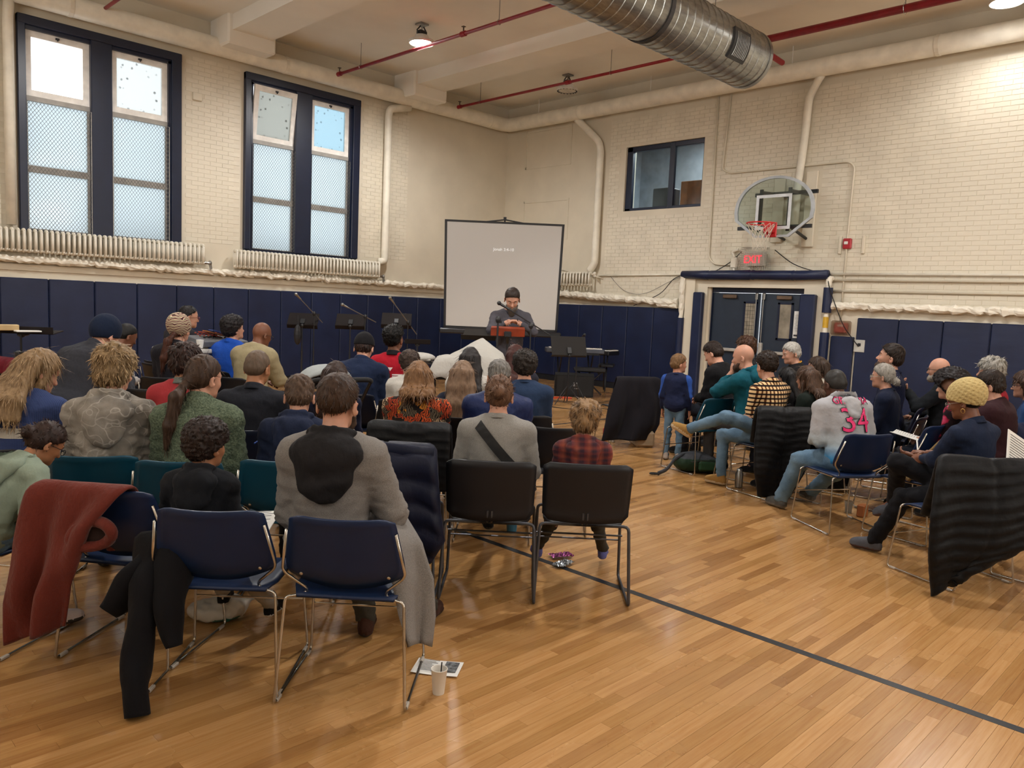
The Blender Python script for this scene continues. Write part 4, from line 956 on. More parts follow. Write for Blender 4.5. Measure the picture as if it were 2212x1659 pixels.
# stroller
SP = at(705, 790, 6.5); o = thing('stroller', 'black stroller with a pale grey sun canopy among the seated people', 'stroller', (SP[0], SP[1], 0), YAW-PI/2+.5)
n1, n2 = 13, 15; P = np.zeros((n1, n2, 3))
for i in range(n1):
    for j in range(n2):
        a = .15+2.1*i/(n1-1); b = PI*j/(n2-1); rr_ = .27
        P[i, j] = (.225*math.cos(b), rr_*math.cos(a)*.95*math.sin(b)**.35+.02, .80+rr_*math.sin(a)*math.sin(b)**.5)
mk('canopy', [slab(P, n1, n2, .008)], fabric('stroller_canopy', '8f9494', bump=.2), o, smooth=True)
mk('canopy_lining', [slab(P*.96+np.array([0, 0, .035]), n1, n2, .004)], M_blackcoat, o, smooth=True)
mk('seat', [cbox((0, .05, .6), (.36, .12, .5), R=rotm('X', .25), ch=.04), cbox((0, .2, .42), (.36, .35, .08), ch=.03)], M_blackcoat, o)
mk('frame', [tube(rpath([(s_*.24, -.45, .98), (s_*.25, -.2, .8), (s_*.25, .35, .18)], .05), .014, 8) for s_ in (-1, 1)]+[tube(rpath([(s_*.25, .1, .55), (s_*.25, -.3, .12)], .05), .012, 8) for s_ in (-1, 1)], M_dark, o)
mk('handlebar', [tube(rpath([(-.24, -.45, .98), (-.2, -.52, 1.0), (.2, -.52, 1.0), (.24, -.45, .98)], .06), .02, 10)], M_rubber, o)
for s_ in (-1, 1):
    for y_ in (-.3, .38): mk('wheel', [xf(lathe([(.1, -.02), (.125, -.01), (.125, .01), (.1, .02)], 20), np.array(Matrix.Translation((s_*.26, y_, .125))@Matrix.Rotation(PI/2, 4, 'Y')))], M_rubber, o)
# ------------------------------------------------------------------ FIELDS (signed distance modelling)
class Fld:
    def __init__(s, lo, hi, h, fine=()):
        s.ax = []
        for k in range(3):
            xs = [lo[k]]
            while xs[-1] < hi[k]:
                x = xs[-1]; st = h
                for (fl_, fh, hf) in fine:
                    if fl_[k]-1e-6 <= x < fh[k]: st = min(st, hf)
                    elif x < fl_[k] < x+st: st = max(fl_[k]-x, hf*.6)
                xs.append(x+st)
            s.ax.append(np.array(xs, np.float32))
        s.F = np.ones([len(a) for a in s.ax], np.float32)
    def _sl(s, lo, hi):
        r = []
        for k in range(3):
            a = np.searchsorted(s.ax[k], lo[k]); b = np.searchsorted(s.ax[k], hi[k]); r.append(slice(max(a-1, 0), min(b+1, len(s.ax[k]))))
        return tuple(r)
    def add(s, pr, k=.02, op='u'):
        f, lo, hi = pr; pad = .03+k; sl = s._sl(np.array(lo)-pad, np.array(hi)+pad)
        X = s.ax[0][sl[0]][:, None, None]; Y = s.ax[1][sl[1]][None, :, None]; Z = s.ax[2][sl[2]][None, None, :]
        G = s.F[sl]
        if G.size == 0: return s
        d = f(X, Y, Z)
        if op == 'u': h_ = np.clip(.5+.5*(G-d)/k, 0, 1); s.F[sl] = G*(1-h_)+d*h_-k*h_*(1-h_)
        elif op == 's': d = -d; h_ = np.clip(.5-.5*(G-d)/k, 0, 1); s.F[sl] = G*(1-h_)+d*h_+k*h_*(1-h_)
        return s
    def cut(s, n, p):     # keep the side where n.(x-p) < 0
        n = np.array(n, float); n /= np.linalg.norm(n)
        d = n[0]*(s.ax[0][:, None, None]-p[0])+n[1]*(s.ax[1][None, :, None]-p[1])+n[2]*(s.ax[2][None, None, :]-p[2])
        s.F = np.maximum(s.F, d); return s
    def mesh(s):
        F = s.F; F[F == 0] = 1e-6; Sg = F < 0; n = F.shape
        c = np.zeros([k-1 for k in n], np.int8)
        for a in (0, 1):
            for b in (0, 1):
                for d in (0, 1): c += Sg[a:n[0]-1+a, b:n[1]-1+b, d:n[2]-1+d]
        act = (c > 0) & (c < 8); I = np.argwhere(act)
        if len(I) == 0: return np.zeros((0, 3)), np.zeros((0, 4), int)
        acc = np.zeros((len(I), 3)); cnt = np.zeros(len(I))
        for ax_ in range(3):
            o1, o2 = [k for k in range(3) if k != ax_]
            for p in (0, 1):
                for q in (0, 1):
                    A = I.copy(); A[:, o1] += p; A[:, o2] += q; B = A.copy(); B[:, ax_] += 1
                    fa = F[A[:, 0], A[:, 1], A[:, 2]]; fb = F[B[:, 0], B[:, 1], B[:, 2]]; m_ = (fa < 0) != (fb < 0)
                    t_ = np.where(m_, fa/np.where(m_, fa-fb, 1), 0)
                    Pc = np.stack([s.ax[k][A[:, k]] for k in range(3)], 1).astype(float)
                    Pc[:, ax_] += t_*(s.ax[ax_][B[:, ax_]]-s.ax[ax_][A[:, ax_]])
                    acc += Pc*m_[:, None]; cnt += m_
        V = acc/np.maximum(cnt, 1)[:, None]
        idx = -np.ones(act.shape, np.int64); idx[act] = np.arange(len(I)); Q = []
        for ax_ in range(3):
            o1, o2 = [(1, 2), (2, 0), (0, 1)][ax_]
            sa = [slice(None)]*3; sb = [slice(None)]*3; sa[ax_] = slice(0, -1); sb[ax_] = slice(1, None)
            ch = Sg[tuple(sa)] != Sg[tuple(sb)]; E_ = np.argwhere(ch)
            E_ = E_[(E_[:, o1] > 0) & (E_[:, o2] > 0) & (E_[:, o1] < n[o1]-1) & (E_[:, o2] < n[o2]-1)]
            if len(E_) == 0: continue
            q = []
            for p1, p2 in ((1, 1), (0, 1), (0, 0), (1, 0)):
                D = E_.copy(); D[:, o1] -= p1; D[:, o2] -= p2; q.append(idx[D[:, 0], D[:, 1], D[:, 2]])
            q = np.stack(q, 1); ins = Sg[E_[:, 0], E_[:, 1], E_[:, 2]]
            q = np.where(ins[:, None], q, q[:, ::-1]); Q.append(q)
        Q = np.concatenate(Q); Q = Q[(Q >= 0).all(1)]
        return V, Q
def ell(c, r, R=None):
    c = np.asarray(c, float); r = np.asarray(r, float); mr = r.max() if R is not None else r
    def f(X, Y, Z):
        x, y, z = X-c[0], Y-c[1], Z-c[2]
        if R is not None: x, y, z = (R[0, 0]*x+R[1, 0]*y+R[2, 0]*z, R[0, 1]*x+R[1, 1]*y+R[2, 1]*z, R[0, 2]*x+R[1, 2]*y+R[2, 2]*z)
        k0 = np.sqrt((x/r[0])**2+(y/r[1])**2+(z/r[2])**2); k1 = np.sqrt((x/r[0]**2)**2+(y/r[1]**2)**2+(z/r[2]**2)**2)
        return (k0*(k0-1)/np.maximum(k1, 1e-6)).astype(np.float32)
    return f, c-mr, c+mr
def cone(a, b, ra, rb):
    a = np.asarray(a, float); b = np.asarray(b, float); ba = b-a; L = max(ba@ba, 1e-9); m_ = max(ra, rb)
    def f(X, Y, Z):
        x, y, z = X-a[0], Y-a[1], Z-a[2]; t_ = np.clip((x*ba[0]+y*ba[1]+z*ba[2])/L, 0, 1)
        return (np.sqrt((x-t_*ba[0])**2+(y-t_*ba[1])**2+(z-t_*ba[2])**2)-(ra+t_*(rb-ra))).astype(np.float32)
    return f, np.minimum(a, b)-m_, np.maximum(a, b)+m_
def vnorm(V, F):
    N = np.zeros_like(V); a = V[F[:, 2]]-V[F[:, 0]]; b = V[F[:, 3]]-V[F[:, 1]]; fn = np.cross(a, b)
    for k in range(4): np.add.at(N, F[:, k], fn)
    return N/np.maximum(np.linalg.norm(N, axis=1, keepdims=True), 1e-12)
def wob(P, wl, seed, n=5):
    g = np.random.default_rng(seed); s = np.zeros(len(P))
    for k in range(n):
        d = g.normal(size=3); d = d/np.linalg.norm(d)*2*PI/wl*(.7+.7*g.random()); e = g.normal(size=3)*2*PI/wl*.4
        s += np.sin(P@d+g.random()*6+1.6*np.sin(P@e+g.random()*6))
    return s/n
def smooth_m(V, F, it=2):
    for _ in range(it):
        A = np.zeros_like(V); c = np.zeros(len(V))
        for k in range(4):
            np.add.at(A, F[:, k], V[F[:, (k+1) % 4]]); np.add.at(A, F[:, k], V[F[:, (k-1) % 4]]); np.add.at(c, F[:, k], 2)
        V = V*.5+.5*A/np.maximum(c, 1)[:, None]
    return V
SKIN = {'light': 'b88a74', 'pale': 'c4937c', 'tan': '9a6a4a', 'brown': '6e4530', 'dark': '4d3126', 'child': 'b5826a', 'olive': 'a06f50'}
def skin_mat(k):
    nm = 'skin_'+k
    if nm in MC: return MC[nm]
    t = NT(nm); c = lin(SKIN[k]); f = t.noise(t.coord(), 18, 4)
    t.base(t.ramp(f, [(.3, tuple(v*.9 for v in c[:3])), (.7, (min(1, c[0]*1.08), c[1]*1.02, c[2]))])); t.set(Roughness=.52, Subsurface_Weight=.08, Subsurface_Scale=.02, Specular_IOR_Level=.4)
    t.bump(t.noise(t.coord(), 220, 2), .08, .002); MC[nm] = t.m; return t.m
def hair_mat(col, hi=None):
    nm = 'hair_'+col
    if nm in MC: return MC[nm]
    t = NT(nm); c = lin(col); h_ = lin(hi) if hi else tuple(min(1, v*1.8+.004) for v in c[:3])
    geo = t.n('ShaderNodeNewGeometry'); f = t.noise(t.coord(scale=(1, 1, .25)), 60, 4, .7)
    m1 = t.ramp(f, [(.3, tuple(v*.55 for v in c[:3])), (.7, h_)]); m2 = t.ramp(geo.outputs['Random Per Island'], [(0, tuple(v*.6 for v in c[:3])), (.6, c[:3]), (1, h_)])
    t.base(t.mix(.55, m1, m2)); t.set(Roughness=.5, Specular_IOR_Level=.22); t.bump(f, .5, .004); MC[nm] = t.m; return t.m
def blades(pts, nrm, flow, L, wd, seed, lift=.25, grav=0., curl=0., seg=3):
    g = np.random.default_rng(seed); n = len(pts); L = L*(.6+.8*g.random(n))[:, None]; f = flow+g.normal(size=(n, 3))*.22
    f /= np.maximum(np.linalg.norm(f, axis=1, keepdims=True), 1e-9); s = np.cross(f, nrm); s /= np.maximum(np.linalg.norm(s, axis=1, keepdims=True), 1e-9)
    P = [pts-nrm*.004]; d = f+nrm*lift
    ph = g.random((n, 1))*6.28; hand = np.sign(g.random((n, 1))-.5)
    for k in range(seg):
        if curl:
            a = ph+hand*(k+1)*1.9; d = (np.cos(a)*f+np.sin(a)*nrm*.8+np.sin(a*.7)*s*.6)
        P.append(P[-1]+d*L/seg); d = d*.8+f*.3+np.array([0, 0, -grav])-nrm*lift*.35
    V = np.zeros((n, 2*seg+1, 3)); w_ = wd*(.7+.6*g.random((n, 1)))
    for k in range(seg): V[:, 2*k] = P[k]-s*w_*.5*(1-.25*k/seg); V[:, 2*k+1] = P[k]+s*w_*.5*(1-.25*k/seg)
    V[:, 2*seg] = P[seg]
    b = (np.arange(n)*(2*seg+1))[:, None]
    Q = np.concatenate([b+np.array([[2*k, 2*k+1, 2*k+3, 2*k+2]]) for k in range(seg-1)]) if seg > 1 else np.zeros((0, 4), int)
    T = b+np.array([[2*seg-2, 2*seg-1, 2*seg]])
    return [(V.reshape(-1, 3), Q), (V.reshape(-1, 3), T)] if seg > 1 else [(V.reshape(-1, 3), T)]
def hand(w_, d, n, sc, curl=.5, thumb=1, pen=False):
    """wrist w_, finger direction d, palm normal n (palm faces n); five fingers of unequal length with two bends"""
    d = np.array(d, float); d /= np.linalg.norm(d); n = np.array(n, float); n -= d*(n@d); n /= np.linalg.norm(n); s = np.cross(d, n)*thumb
    w_ = np.array(w_, float); parts = []
    pts = [w_-d*.03*sc, w_+d*.01*sc, w_+d*.05*sc, w_+d*.085*sc]; V, F, _ = tube(pts, np.array([.026, .031, .041, .036])*sc, 12, flat=1.)
    R = np.stack([s, d, n], 1); q = (V-w_)@R; q[:, 2] *= .5; V = q@R.T+w_; parts.append((V, F, 0))
    for i, (off, ln) in enumerate([(-.031, .072), (-.0105, .08), (.0105, .074), (.03, .058)]):
        b = w_+d*.084*sc+s*off*sc*-1; a = curl*(.8+.12*i); p = [b-d*.02*sc, b]; ang = 0; dd = d
        for j, fr in enumerate((.45, .32, .23)):
            ang += a*(.55 if j == 0 else .75); dd = d*math.cos(ang)+n*math.sin(ang); p.append(p[-1]+dd*ln*fr*sc)
        parts.append(tube(p, np.array([.0095, .0092, .0085, .0078, .0055])*sc, 7))
    b = w_+d*.02*sc+s*.026*sc; t_ = (s*.75+d*.7+n*.3); t_ /= np.linalg.norm(t_); t2 = d*.85+s*.2+n*.45; t2 /= np.linalg.norm(t2)
    parts.append(tube([b-t_*.015*sc, b+t_*.012*sc, b+t_*.036*sc, b+t_*.036*sc+t2*.024*sc, b+t_*.036*sc+t2*.036*sc], np.array([.014, .0135, .011, .0095, .006])*sc, 8))
    return parts
def ik(S_, W_, l1, l2, pole):
    S_ = np.array(S_, float); W_ = np.array(W_, float); v = W_-S_; d = np.linalg.norm(v)
    if d > (l1+l2)*.995: W_ = S_+v/d*(l1+l2)*.995; v = W_-S_; d = np.linalg.norm(v)
    u = v/d; a = (l1*l1-l2*l2+d*d)/(2*d); h_ = math.sqrt(max(l1*l1-a*a, 1e-6)); p = np.array(pole, float); p = p-u*(p@u); p /= np.linalg.norm(p)
    return S_+u*a+p*h_, W_
def rotax(v, a):
    return np.array(Matrix.Rotation(a, 3, Vector(v)))
NEAR = 5.6
def person(tag_, label, px, py, D, head=None, pose='sit', lean=8, nod=10, turn=0, tilt=0, side=0, skin='light', hair=('short', '2a1c14'), top=('shirt', '333333'), legs='20242e', shoes='1a1a1c',
           w=1., hs=1., seat=.44, arms=None, knees=None, hoodk=1., res=None, chairspec=('A', NAVY), clabel=None, glasses=None, beard=None, root=None, tucked=False, eyes=True, hat=None, earring=False, pads=None, sleeveless=False, cuffs=None, wr=1.0, ground=False, collar=None, s_=None, chair_off=.0, on=None, feet=None, armw=None):
    hs *= 1.07
    T_ = at(px, py, D); near = D < NEAR
    h = res or (.0125 if D < 4.3 else (.016 if D < 6 else .021)); hf = .0055 if D < 5 else (.0075 if D < 7 else .009)
    heading = head if head is not None else head_to(T_[0], T_[1])
    standing = pose == 'stand'
    if on: heading = on[2]
    hipz0 = seat+.10 if not standing else .93
    RT = rotm('X', -math.radians(lean))@rotm('Z', math.radians(turn*.3))
    RH0 = rotm('Z', math.radians(side))@rotm('X', -math.radians(nod))@rotm('Y', math.radians(tilt))
    # scale so that the crown reaches the measured height
    hairh = {'curly': .03, 'bigcurl': .06, 'messy': .035, 'short': .012, 'long': .015, 'pony': .008, 'bun': .015, 'bob': .02, 'thin': .02}.get(hair[0] if hair else '', .004)
    def crown(s):
        hp = np.array([0, 0, (hipz0*s if standing else seat+.10*s)]); hb = hp+RT@(np.array([0, .035, .585])*s)
        return hb+RH0@(np.array([0, .01, .205+hairh])*s*hs)
    s = 1.
    for _ in range(25):
        c_ = crown(s); s += (T_[2]-c_[2])/(1.75 if standing else .9)
    if s_: s = s_
    c_ = crown(s)
    a_ = heading-PI/2
    if root is None: root = (T_[0]-(math.cos(a_)*c_[0]-math.sin(a_)*c_[1]), T_[1]-(math.sin(a_)*c_[0]+math.cos(a_)*c_[1]))
    if on:
        cw = np.array([on[0]+math.cos(a_)*c_[0]-math.sin(a_)*c_[1], on[1]+math.sin(a_)*c_[0]+math.cos(a_)*c_[1], c_[2]])-CAM; Dn = cw@_fw
        sh_ = (px-(1106+FPX*(cw@_r)/Dn))*Dn/FPX/max(.3, math.cos(a_)*_r[0]+math.sin(a_)*_r[1]); sh_ = max(-.2, min(.2, sh_)); root = (on[0]+math.cos(a_)*sh_, on[1]+math.sin(a_)*sh_)
    hip = np.array([0, 0, (hipz0*s if standing else seat+.10*s)])
    def TT(x, y, z): return hip+RT@(np.array([x*w, y*(1+(w-1)*.8), z])*s)
    hb = hip+RT@(np.array([0, .035, .585])*s); hsz = s*hs
    def HT(x, y, z): return hb+RH0@(np.array([x, y, z])*hsz)
    o = thing('person', label, 'person', (root[0], root[1], 0), a_)
    sm = skin_mat(skin)
    # limbs
    sh = {k: TT(k*.175, -.005, .445) for k in (-1, 1)}
    A = {}
    for k in (-1, 1):
        ar = (arms or {}).get(k) or ((k*.07, .30, .13) if not standing else (k*.23, .06, -.06))
        W_ = hip+np.array(ar[:3])*s*np.array([1, 1, 1]); pole = ar[3] if len(ar) > 3 else ((k*.5, -.45, -1) if not standing else (k*.3, -1, 0))
        E_, W_ = ik(sh[k], W_, .275*s, .25*s, pole); A[k] = (E_, W_, ar[4] if len(ar) > 4 else None)
    Lg = {}
    for k in (-1, 1):
        hj = hip+np.array([k*.085*w*s, 0, 0]); kn = (knees or {}).get(k)
        if kn: K_ = hip+np.array(kn[0])*s; An = np.array(kn[1], float)*1.; An = np.array([An[0]*s, An[1]*s, max(An[2], .0)]); fd = kn[2] if len(kn) > 2 else (k*.15, 1, 0)
        elif standing: K_ = hip+np.array([k*.1, .02, -.43])*s; An = np.array([k*.1*s, -.01*s, .08*s]); fd = (k*.2, 1, 0)
        else: K_ = hip+np.array([k*.13, .42, -.01])*s; An = np.array([k*.13*s, .40*s, .085]); fd = (k*.15, 1, -.0)
        Lg[k] = (hj, K_, An, np.array(fd, float)/np.linalg.norm(fd))
    def w2l(P):
        dx, dy = P[0]-root[0], P[1]-root[1]; return np.array([math.cos(a_)*dx+math.sin(a_)*dy, -math.sin(a_)*dx+math.cos(a_)*dy, P[2]])
    for k, ft in (feet or {}).items():
        z_ = ft[2] if len(ft) > 2 else 0.; An = w2l(onz(ft[0], ft[1], z_))+np.array([0, 0, .085]); hj = Lg[k][0]
        if len(ft) > 4: K_ = w2l(at(*ft[4]))
        else: K_, An = ik(hj, An, .43*s, .43*s, (k*.12, .5, 1))
        f_ = ft[3] if len(ft) > 3 else (k*.15, 1, 0); Lg[k] = (hj, K_, An, np.array(f_, float)/np.linalg.norm(f_))
    for k, aw in (armw or {}).items():
        W_ = w2l(at(*aw[0])); E_, W_ = ik(sh[k], W_, .275*s, .25*s, aw[1] if len(aw) > 1 else (k*.5, -.45, -1)); A[k] = (E_, W_, aw[2] if len(aw) > 2 else None)
    # ---------- body (one continuous surface)
    def torso(F, inf=0., k=.05, arms_=True, shoulders=True):
        e = inf/s
        for (c, r) in (((0, .0, -.0), (.165, .12, .11)), ((0, .005, .16), (.148, .105, .16)), ((0, -.005, .33), (.16, .112, .17)), ((0, -.015, .43), (.17, .085, .08))):
            F.add(ell(TT(*c), (np.array(r)+e)*s*np.array([w, 1+(w-1)*.8, 1]), RT), k*s)
        for q in (-1, 1):
            F.add(cone(TT(q*.135, -.015, .45), TT(q*.03, -.005, .535), (.052+e)*s, (.045+e)*s), k*s)
            F.add(cone(TT(q*.12, -.01, .43), sh[q], (.06+e)*s, (.052+e)*s), k*s)
        return F
    allp = [sh[k] for k in (-1, 1)]+[A[k][0] for k in (-1, 1)]+[A[k][1] for k in (-1, 1)]+[hip-.2, hip+.2, HT(0, 0, .25), HT(0, .15, .1), HT(0, -.13, .1)]+[Lg[k][j] for k in (-1, 1) for j in (1, 2)]
    lo = np.min(allp, 0)-.15*s; hi = np.max(allp, 0)+.12*s; lo[2] = max(lo[2], -.02)
    hc = HT(0, .01, .1); F = Fld(lo, hi, max(h*1.35, .02), [(hc-.15*hsz, hc+.15*hsz, hf)])
    torso(F, -.008)
    for k in (-1, 1):
        E_, W_, _ = A[k]; F.add(cone(sh[k], E_, .05*s*w**.5, .04*s), .03); F.add(cone(E_, W_, .04*s, .026*s), .02)
        hj, K_, An, fd = Lg[k]; F.add(cone(hj, K_, .08*s*w**.5, .055*s), .04); F.add(cone(K_, An, .052*s, .036*s), .02); F.add(cone(An, An+fd*.1*s-np.array([0, 0, .03*s]), .035*s, .03*s), .02)
    F.add(cone(TT(0, -.005, .48), HT(0, -.012, .03), .06*s*min(w, 1.1), .052*hsz), .03*s)
    H = lambda c, r, k=.02, rot=None: F.add(ell(HT(*c), np.array(r)*hsz, RH0 if rot is None else RH0@rot), k*hsz)
    H((0, .005, .115), (.074, .094, .092)); H((0, .038, .065), (.058, .056, .083), .03); H((0, .05, .012), (.045, .045, .028), .03); H((0, .083, -.005), (.021, .018, .018), .02)
    H((0, .085, .108), (.046, .016, .012), .015)
    F.add(cone(HT(0, .093, .09), HT(0, .113, .055), .008*hsz, .0125*hsz), .01); H((0, .094, .03), (.022, .01, .006), .006); H((0, .092, .019), (.019, .01, .007), .006)
    for q in (-1, 1):
        F.add(ell(HT(q*.031, .103, .085), np.array((.015, .014, .009))*hsz, RH0), .012, 's'); H((q*.036, .07, .06), (.02, .022, .022), .02); H((q*.012, .1, .05), (.008, .009, .007), .006)
        rot = rotm('Z', -q*.5)@rotm('X', -.12); F.add(ell(HT(q*.085, -.008, .072), np.array((.008, .019, .032))*hsz, RH0@rot), .006); F.add(ell(HT(q*.093, .0, .076), np.array((.006, .009, .017))*hsz, RH0@rot), .004, 's')
    V, Q = F.mesh(); parts = [(V, Q, 0)]
    for k in (-1, 1):
        E_, W_, hd = A[k]; fdv = (W_-E_); fdv /= np.linalg.norm(fdv)
        if hd is None: hd = ((fdv+np.array([-k*.5, .3, -.3]))*1., (0, 0, -1) if not standing else (-k, 0, 0), .6) if not standing else (fdv, (-k, 0, 0), .35)
        parts += hand(W_+fdv*.01, hd[0], hd[1], s*.98*(hs**.3), hd[2], thumb=(k if hd[1][2] < .0 else -k) if abs(hd[1][2]) > .5 else k)
    body = mk('body', parts, sm, o, smooth=True)
    # ---------- top garment
    kind, tcol = top[0], top[1]; tm_ = tcol if not isinstance(tcol, str) else fabric('cloth_'+tcol, tcol)
    inf = {'shirt': .008, 'sweater': .016, 'hoodie': .022, 'coat': .03, 'jacket': .024, 'puffer': .045}[kind]*s
    cuff = cuffs if cuffs is not None else .97
    lo2 = np.min([sh[-1], sh[1], A[-1][0], A[1][0], A[-1][1], A[1][1], TT(-.2, -.16, -.1), TT(.2, .16, -.1), TT(0, 0, .62)], 0)-.12*s; hi2 = np.max([sh[-1], sh[1], A[-1][0], A[1][0], A[-1][1], A[1][1], TT(-.2, -.16, -.1), TT(.2, .16, -.1), TT(0, 0, .6)], 0)+.12*s
    F = Fld(lo2, hi2, h); torso(F, inf)
    if kind in ('hoodie', 'jacket', 'coat', 'sweater', 'puffer'): F.add(ell(TT(0, .0, .06), np.array((.17+inf, .125+inf, .11))*s*np.array([w, 1+(w-1)*.8, 1]), RT), .05)
    for k in (-1, 1):
        E_, W_, _ = A[k]; We = E_+(W_-E_)*cuff
        F.add(cone(sh[k], E_, .056*s*w**.5+inf*.9, .044*s+inf), .03*s); F.add(cone(E_, We, .044*s+inf, .031*s+inf*.7), .02*s)
    if kind in ('hoodie', 'jacket', 'coat'): F.add(cone(TT(0, -.01, .5), TT(0, .005, .555), .066*s+inf*.4, .062*s+inf*.4), .03*s)
    F.cut(RT@np.array([0, .25, 1.]), TT(0, 0, .548 if kind == 'shirt' else .56))
    hemz = -.05 if not tucked else .02
    if kind != 'coat': F.cut(-(RT@np.array([0, 0, 1.])), TT(0, 0, hemz) if not standing else TT(0, 0, -.12))
    V, Q = F.mesh(); N = vnorm(V, Q)
    # folds gather at elbows, armpits and waist
    el = sum(np.exp(-(np.linalg.norm(V-A[k][0], axis=1)/(.13*s))**2)+.6*np.exp(-(np.linalg.norm(V-TT(k*.14, 0, .36), axis=1)/(.12*s))**2) for k in (-1, 1))
    wz = np.exp(-((V[:, 2]-TT(0, 0, .08)[2])/(.1*s))**2)
    amp = {'shirt': .008, 'sweater': .006, 'hoodie': .010, 'coat': .006, 'jacket': .008, 'puffer': .006}[kind]
    V = V+N*(wob(V*np.array([1, 1, 1.8]), .11, len(label)+int(px))*amp*(.6+1.2*el+1.*wz))[:, None]
    if kind == 'puffer': V = V+N*(.012*np.abs(np.sin(PI*(V[:, 2]/.075+.1*np.sin(V[:, 0]*20)))))[:, None]
    topo = mk({'shirt': 'shirt', 'sweater': 'sweater', 'hoodie': 'hoodie', 'coat': 'coat', 'jacket': 'jacket', 'puffer': 'jacket'}[kind], [(V, Q, 0)], tm_, o, smooth=True)
    # collar or hood
    ck = collar or {'hoodie': 'hood', 'jacket': 'collar', 'coat': 'collar', 'shirt': None, 'sweater': 'crew', 'puffer': 'collar'}[kind]
    cm = top[2] if len(top) > 2 and top[2] is not None else tm_
    if isinstance(cm, str): cm = fabric('cloth_'+cm, cm)
    if ck in ('collar', 'shirtcollar', 'crew', 'high'):
        hh_ = {'collar': .055, 'shirtcollar': .045, 'crew': .018, 'high': .075}[ck]; P = np.zeros((25, 5, 3))
        for i in range(25):
            th_ = PI/2+.5+(2*PI-1.0)*i/24
            for j in range(5):
                q = j/4; rr_ = .069+.012*(1-q)+.004*math.sin(3*th_); zz = .515+hh_*(q-.25)
                P[i, j] = TT(0, 0, 0)-TT(0, 0, 0)+hip+RT@(np.array([rr_*1.06*math.cos(th_), rr_*math.sin(th_)-.002+.012*q, zz-.03*math.sin(th_)])*s)
        mk('collar', [slab(P, 25, 5, .005*s)], cm, topo, smooth=True)
    if ck == 'hood':
        hw = (1.1 if kind == 'coat' else 1.)*hoodk
        F = Fld(TT(-.26, -.32, .2), TT(.26, .22, .68), max(h*.8, .009)); F = Fld(np.minimum(TT(-.24, -.25, .25), TT(.24, .2, .66))-.02, np.maximum(TT(-.24, -.25, .25), TT(.24, .2, .66))+.05, max(h*.8, .009))
        F.add(ell(TT(0, -.10-inf*.6, .47), np.array((.15, .07, .09))*s*hw, RT@rotm('X', -.3)), .02); F.add(ell(TT(0, -.125-inf*.8, .385), np.array((.115, .042, .125))*s*hw, RT), .03)
        for i in range(14):
            a1 = 2*PI*i/14; a2 = 2*PI*(i+1)/14; pt = lambda a: TT(.098*math.cos(a), .085*math.sin(a)-.015, .535-.035*math.sin(a))
            F.add(cone(pt(a1), pt(a2), (.024 if math.sin(a1) < .6 else .012)*s, (.024 if math.sin(a2) < .6 else .012)*s), .015*s)
        F.add(ell(TT(0, -.02, .60), np.array((.07, .07, .07))*s, RT), .015, 's')
        V, Q = F.mesh()
        if len(V):
            N = vnorm(V, Q); V = V+N*(wob(V*np.array([1, 1, .7]), .09, int(px))*.010+wob(V, .045, 3)*.003)[:, None]; mk('hood', [(V, Q, 0)], cm, o, smooth=True)
    # ---------- trousers
    lm = legs if not isinstance(legs, str) else fabric('trousers_'+legs, legs, bump=.4)
    pts = [hip-.15*s, hip+.15*s]+[Lg[k][j] for k in (-1, 1) for j in (1, 2)]; F = Fld(np.maximum(np.min(pts, 0)-.14*s, [-9, -9, .0]), np.max(pts, 0)+.13*s, h*1.1)
    F.add(ell(hip, np.array((.172*w, .128, .11))*s, RT), .04)
    for k in (-1, 1):
        hj, K_, An, fd = Lg[k]; Ae = An+(K_-An)*.04
        F.add(cone(hj, K_, .088*s*w**.5*wr, .066*s*wr), .04); F.add(cone(K_, Ae, .062*s*wr, .052*s*wr), .025)
        d = (An-K_)/np.linalg.norm(An-K_)
        # hem: hollow edge
    V, Q = F.mesh(); N = vnorm(V, Q); kf = sum(np.exp(-(np.linalg.norm(V-Lg[k][1], axis=1)/(.13*s))**2)+.8*np.exp(-(np.linalg.norm(V-Lg[k][2], axis=1)/(.12*s))**2)+.8*np.exp(-(np.linalg.norm(V-Lg[k][0], axis=1)/(.13*s))**2) for k in (-1, 1))
    V = V+N*(wob(V*np.array([.8, .8, 1.6]), .1, int(py))*.010*(.5+1.2*kf))[:, None]
    mk('trousers', [(V, Q, 0)], lm, o, smooth=True)
    # ---------- shoes
    shm, som = (shoes, '2a2826') if isinstance(shoes, str) else shoes; um = fabric('shoe_'+shm, shm, bump=.25, bscale=70); s2 = mat('sole_'+som, som, rough=.6)
    for k in (-1, 1):
        hj, K_, An, fd = Lg[k]; f2 = fd/np.linalg.norm(fd); sd = np.cross(f2, [0, 0, 1]); sd /= max(np.linalg.norm(sd), 1e-6); up = np.cross(sd, f2)
        R = np.stack([sd, f2, up], 1); L_ = .26*s; c0 = An-up*.03*s; q = lambda x, y, z: c0+R@(np.array([x, y, z])*s)
        al = [q(-.06, -.1, -.06), q(.06, .24, .1), q(.06, -.1, .1), q(-.06, .24, -.06)]; F = Fld(np.min(al, 0)-.05, np.max(al, 0)+.05, .009 if near else .013)
        F.add(cone(q(0, -.03, -.012), q(0, .13, -.02), .038*s, .040*s), .02); F.add(cone(q(0, -.02, .0), q(0, -.01, .06), .036*s, .04*s), .02); F.add(ell(q(0, .13, -.02), np.array((.042, .06, .034))*s, R), .02); F.add(cone(q(0, .0, .03), q(0, .1, .0), .036*s, .03*s), .02)
        F.cut(-up, q(0, 0, -.05)); V, Q = F.mesh()
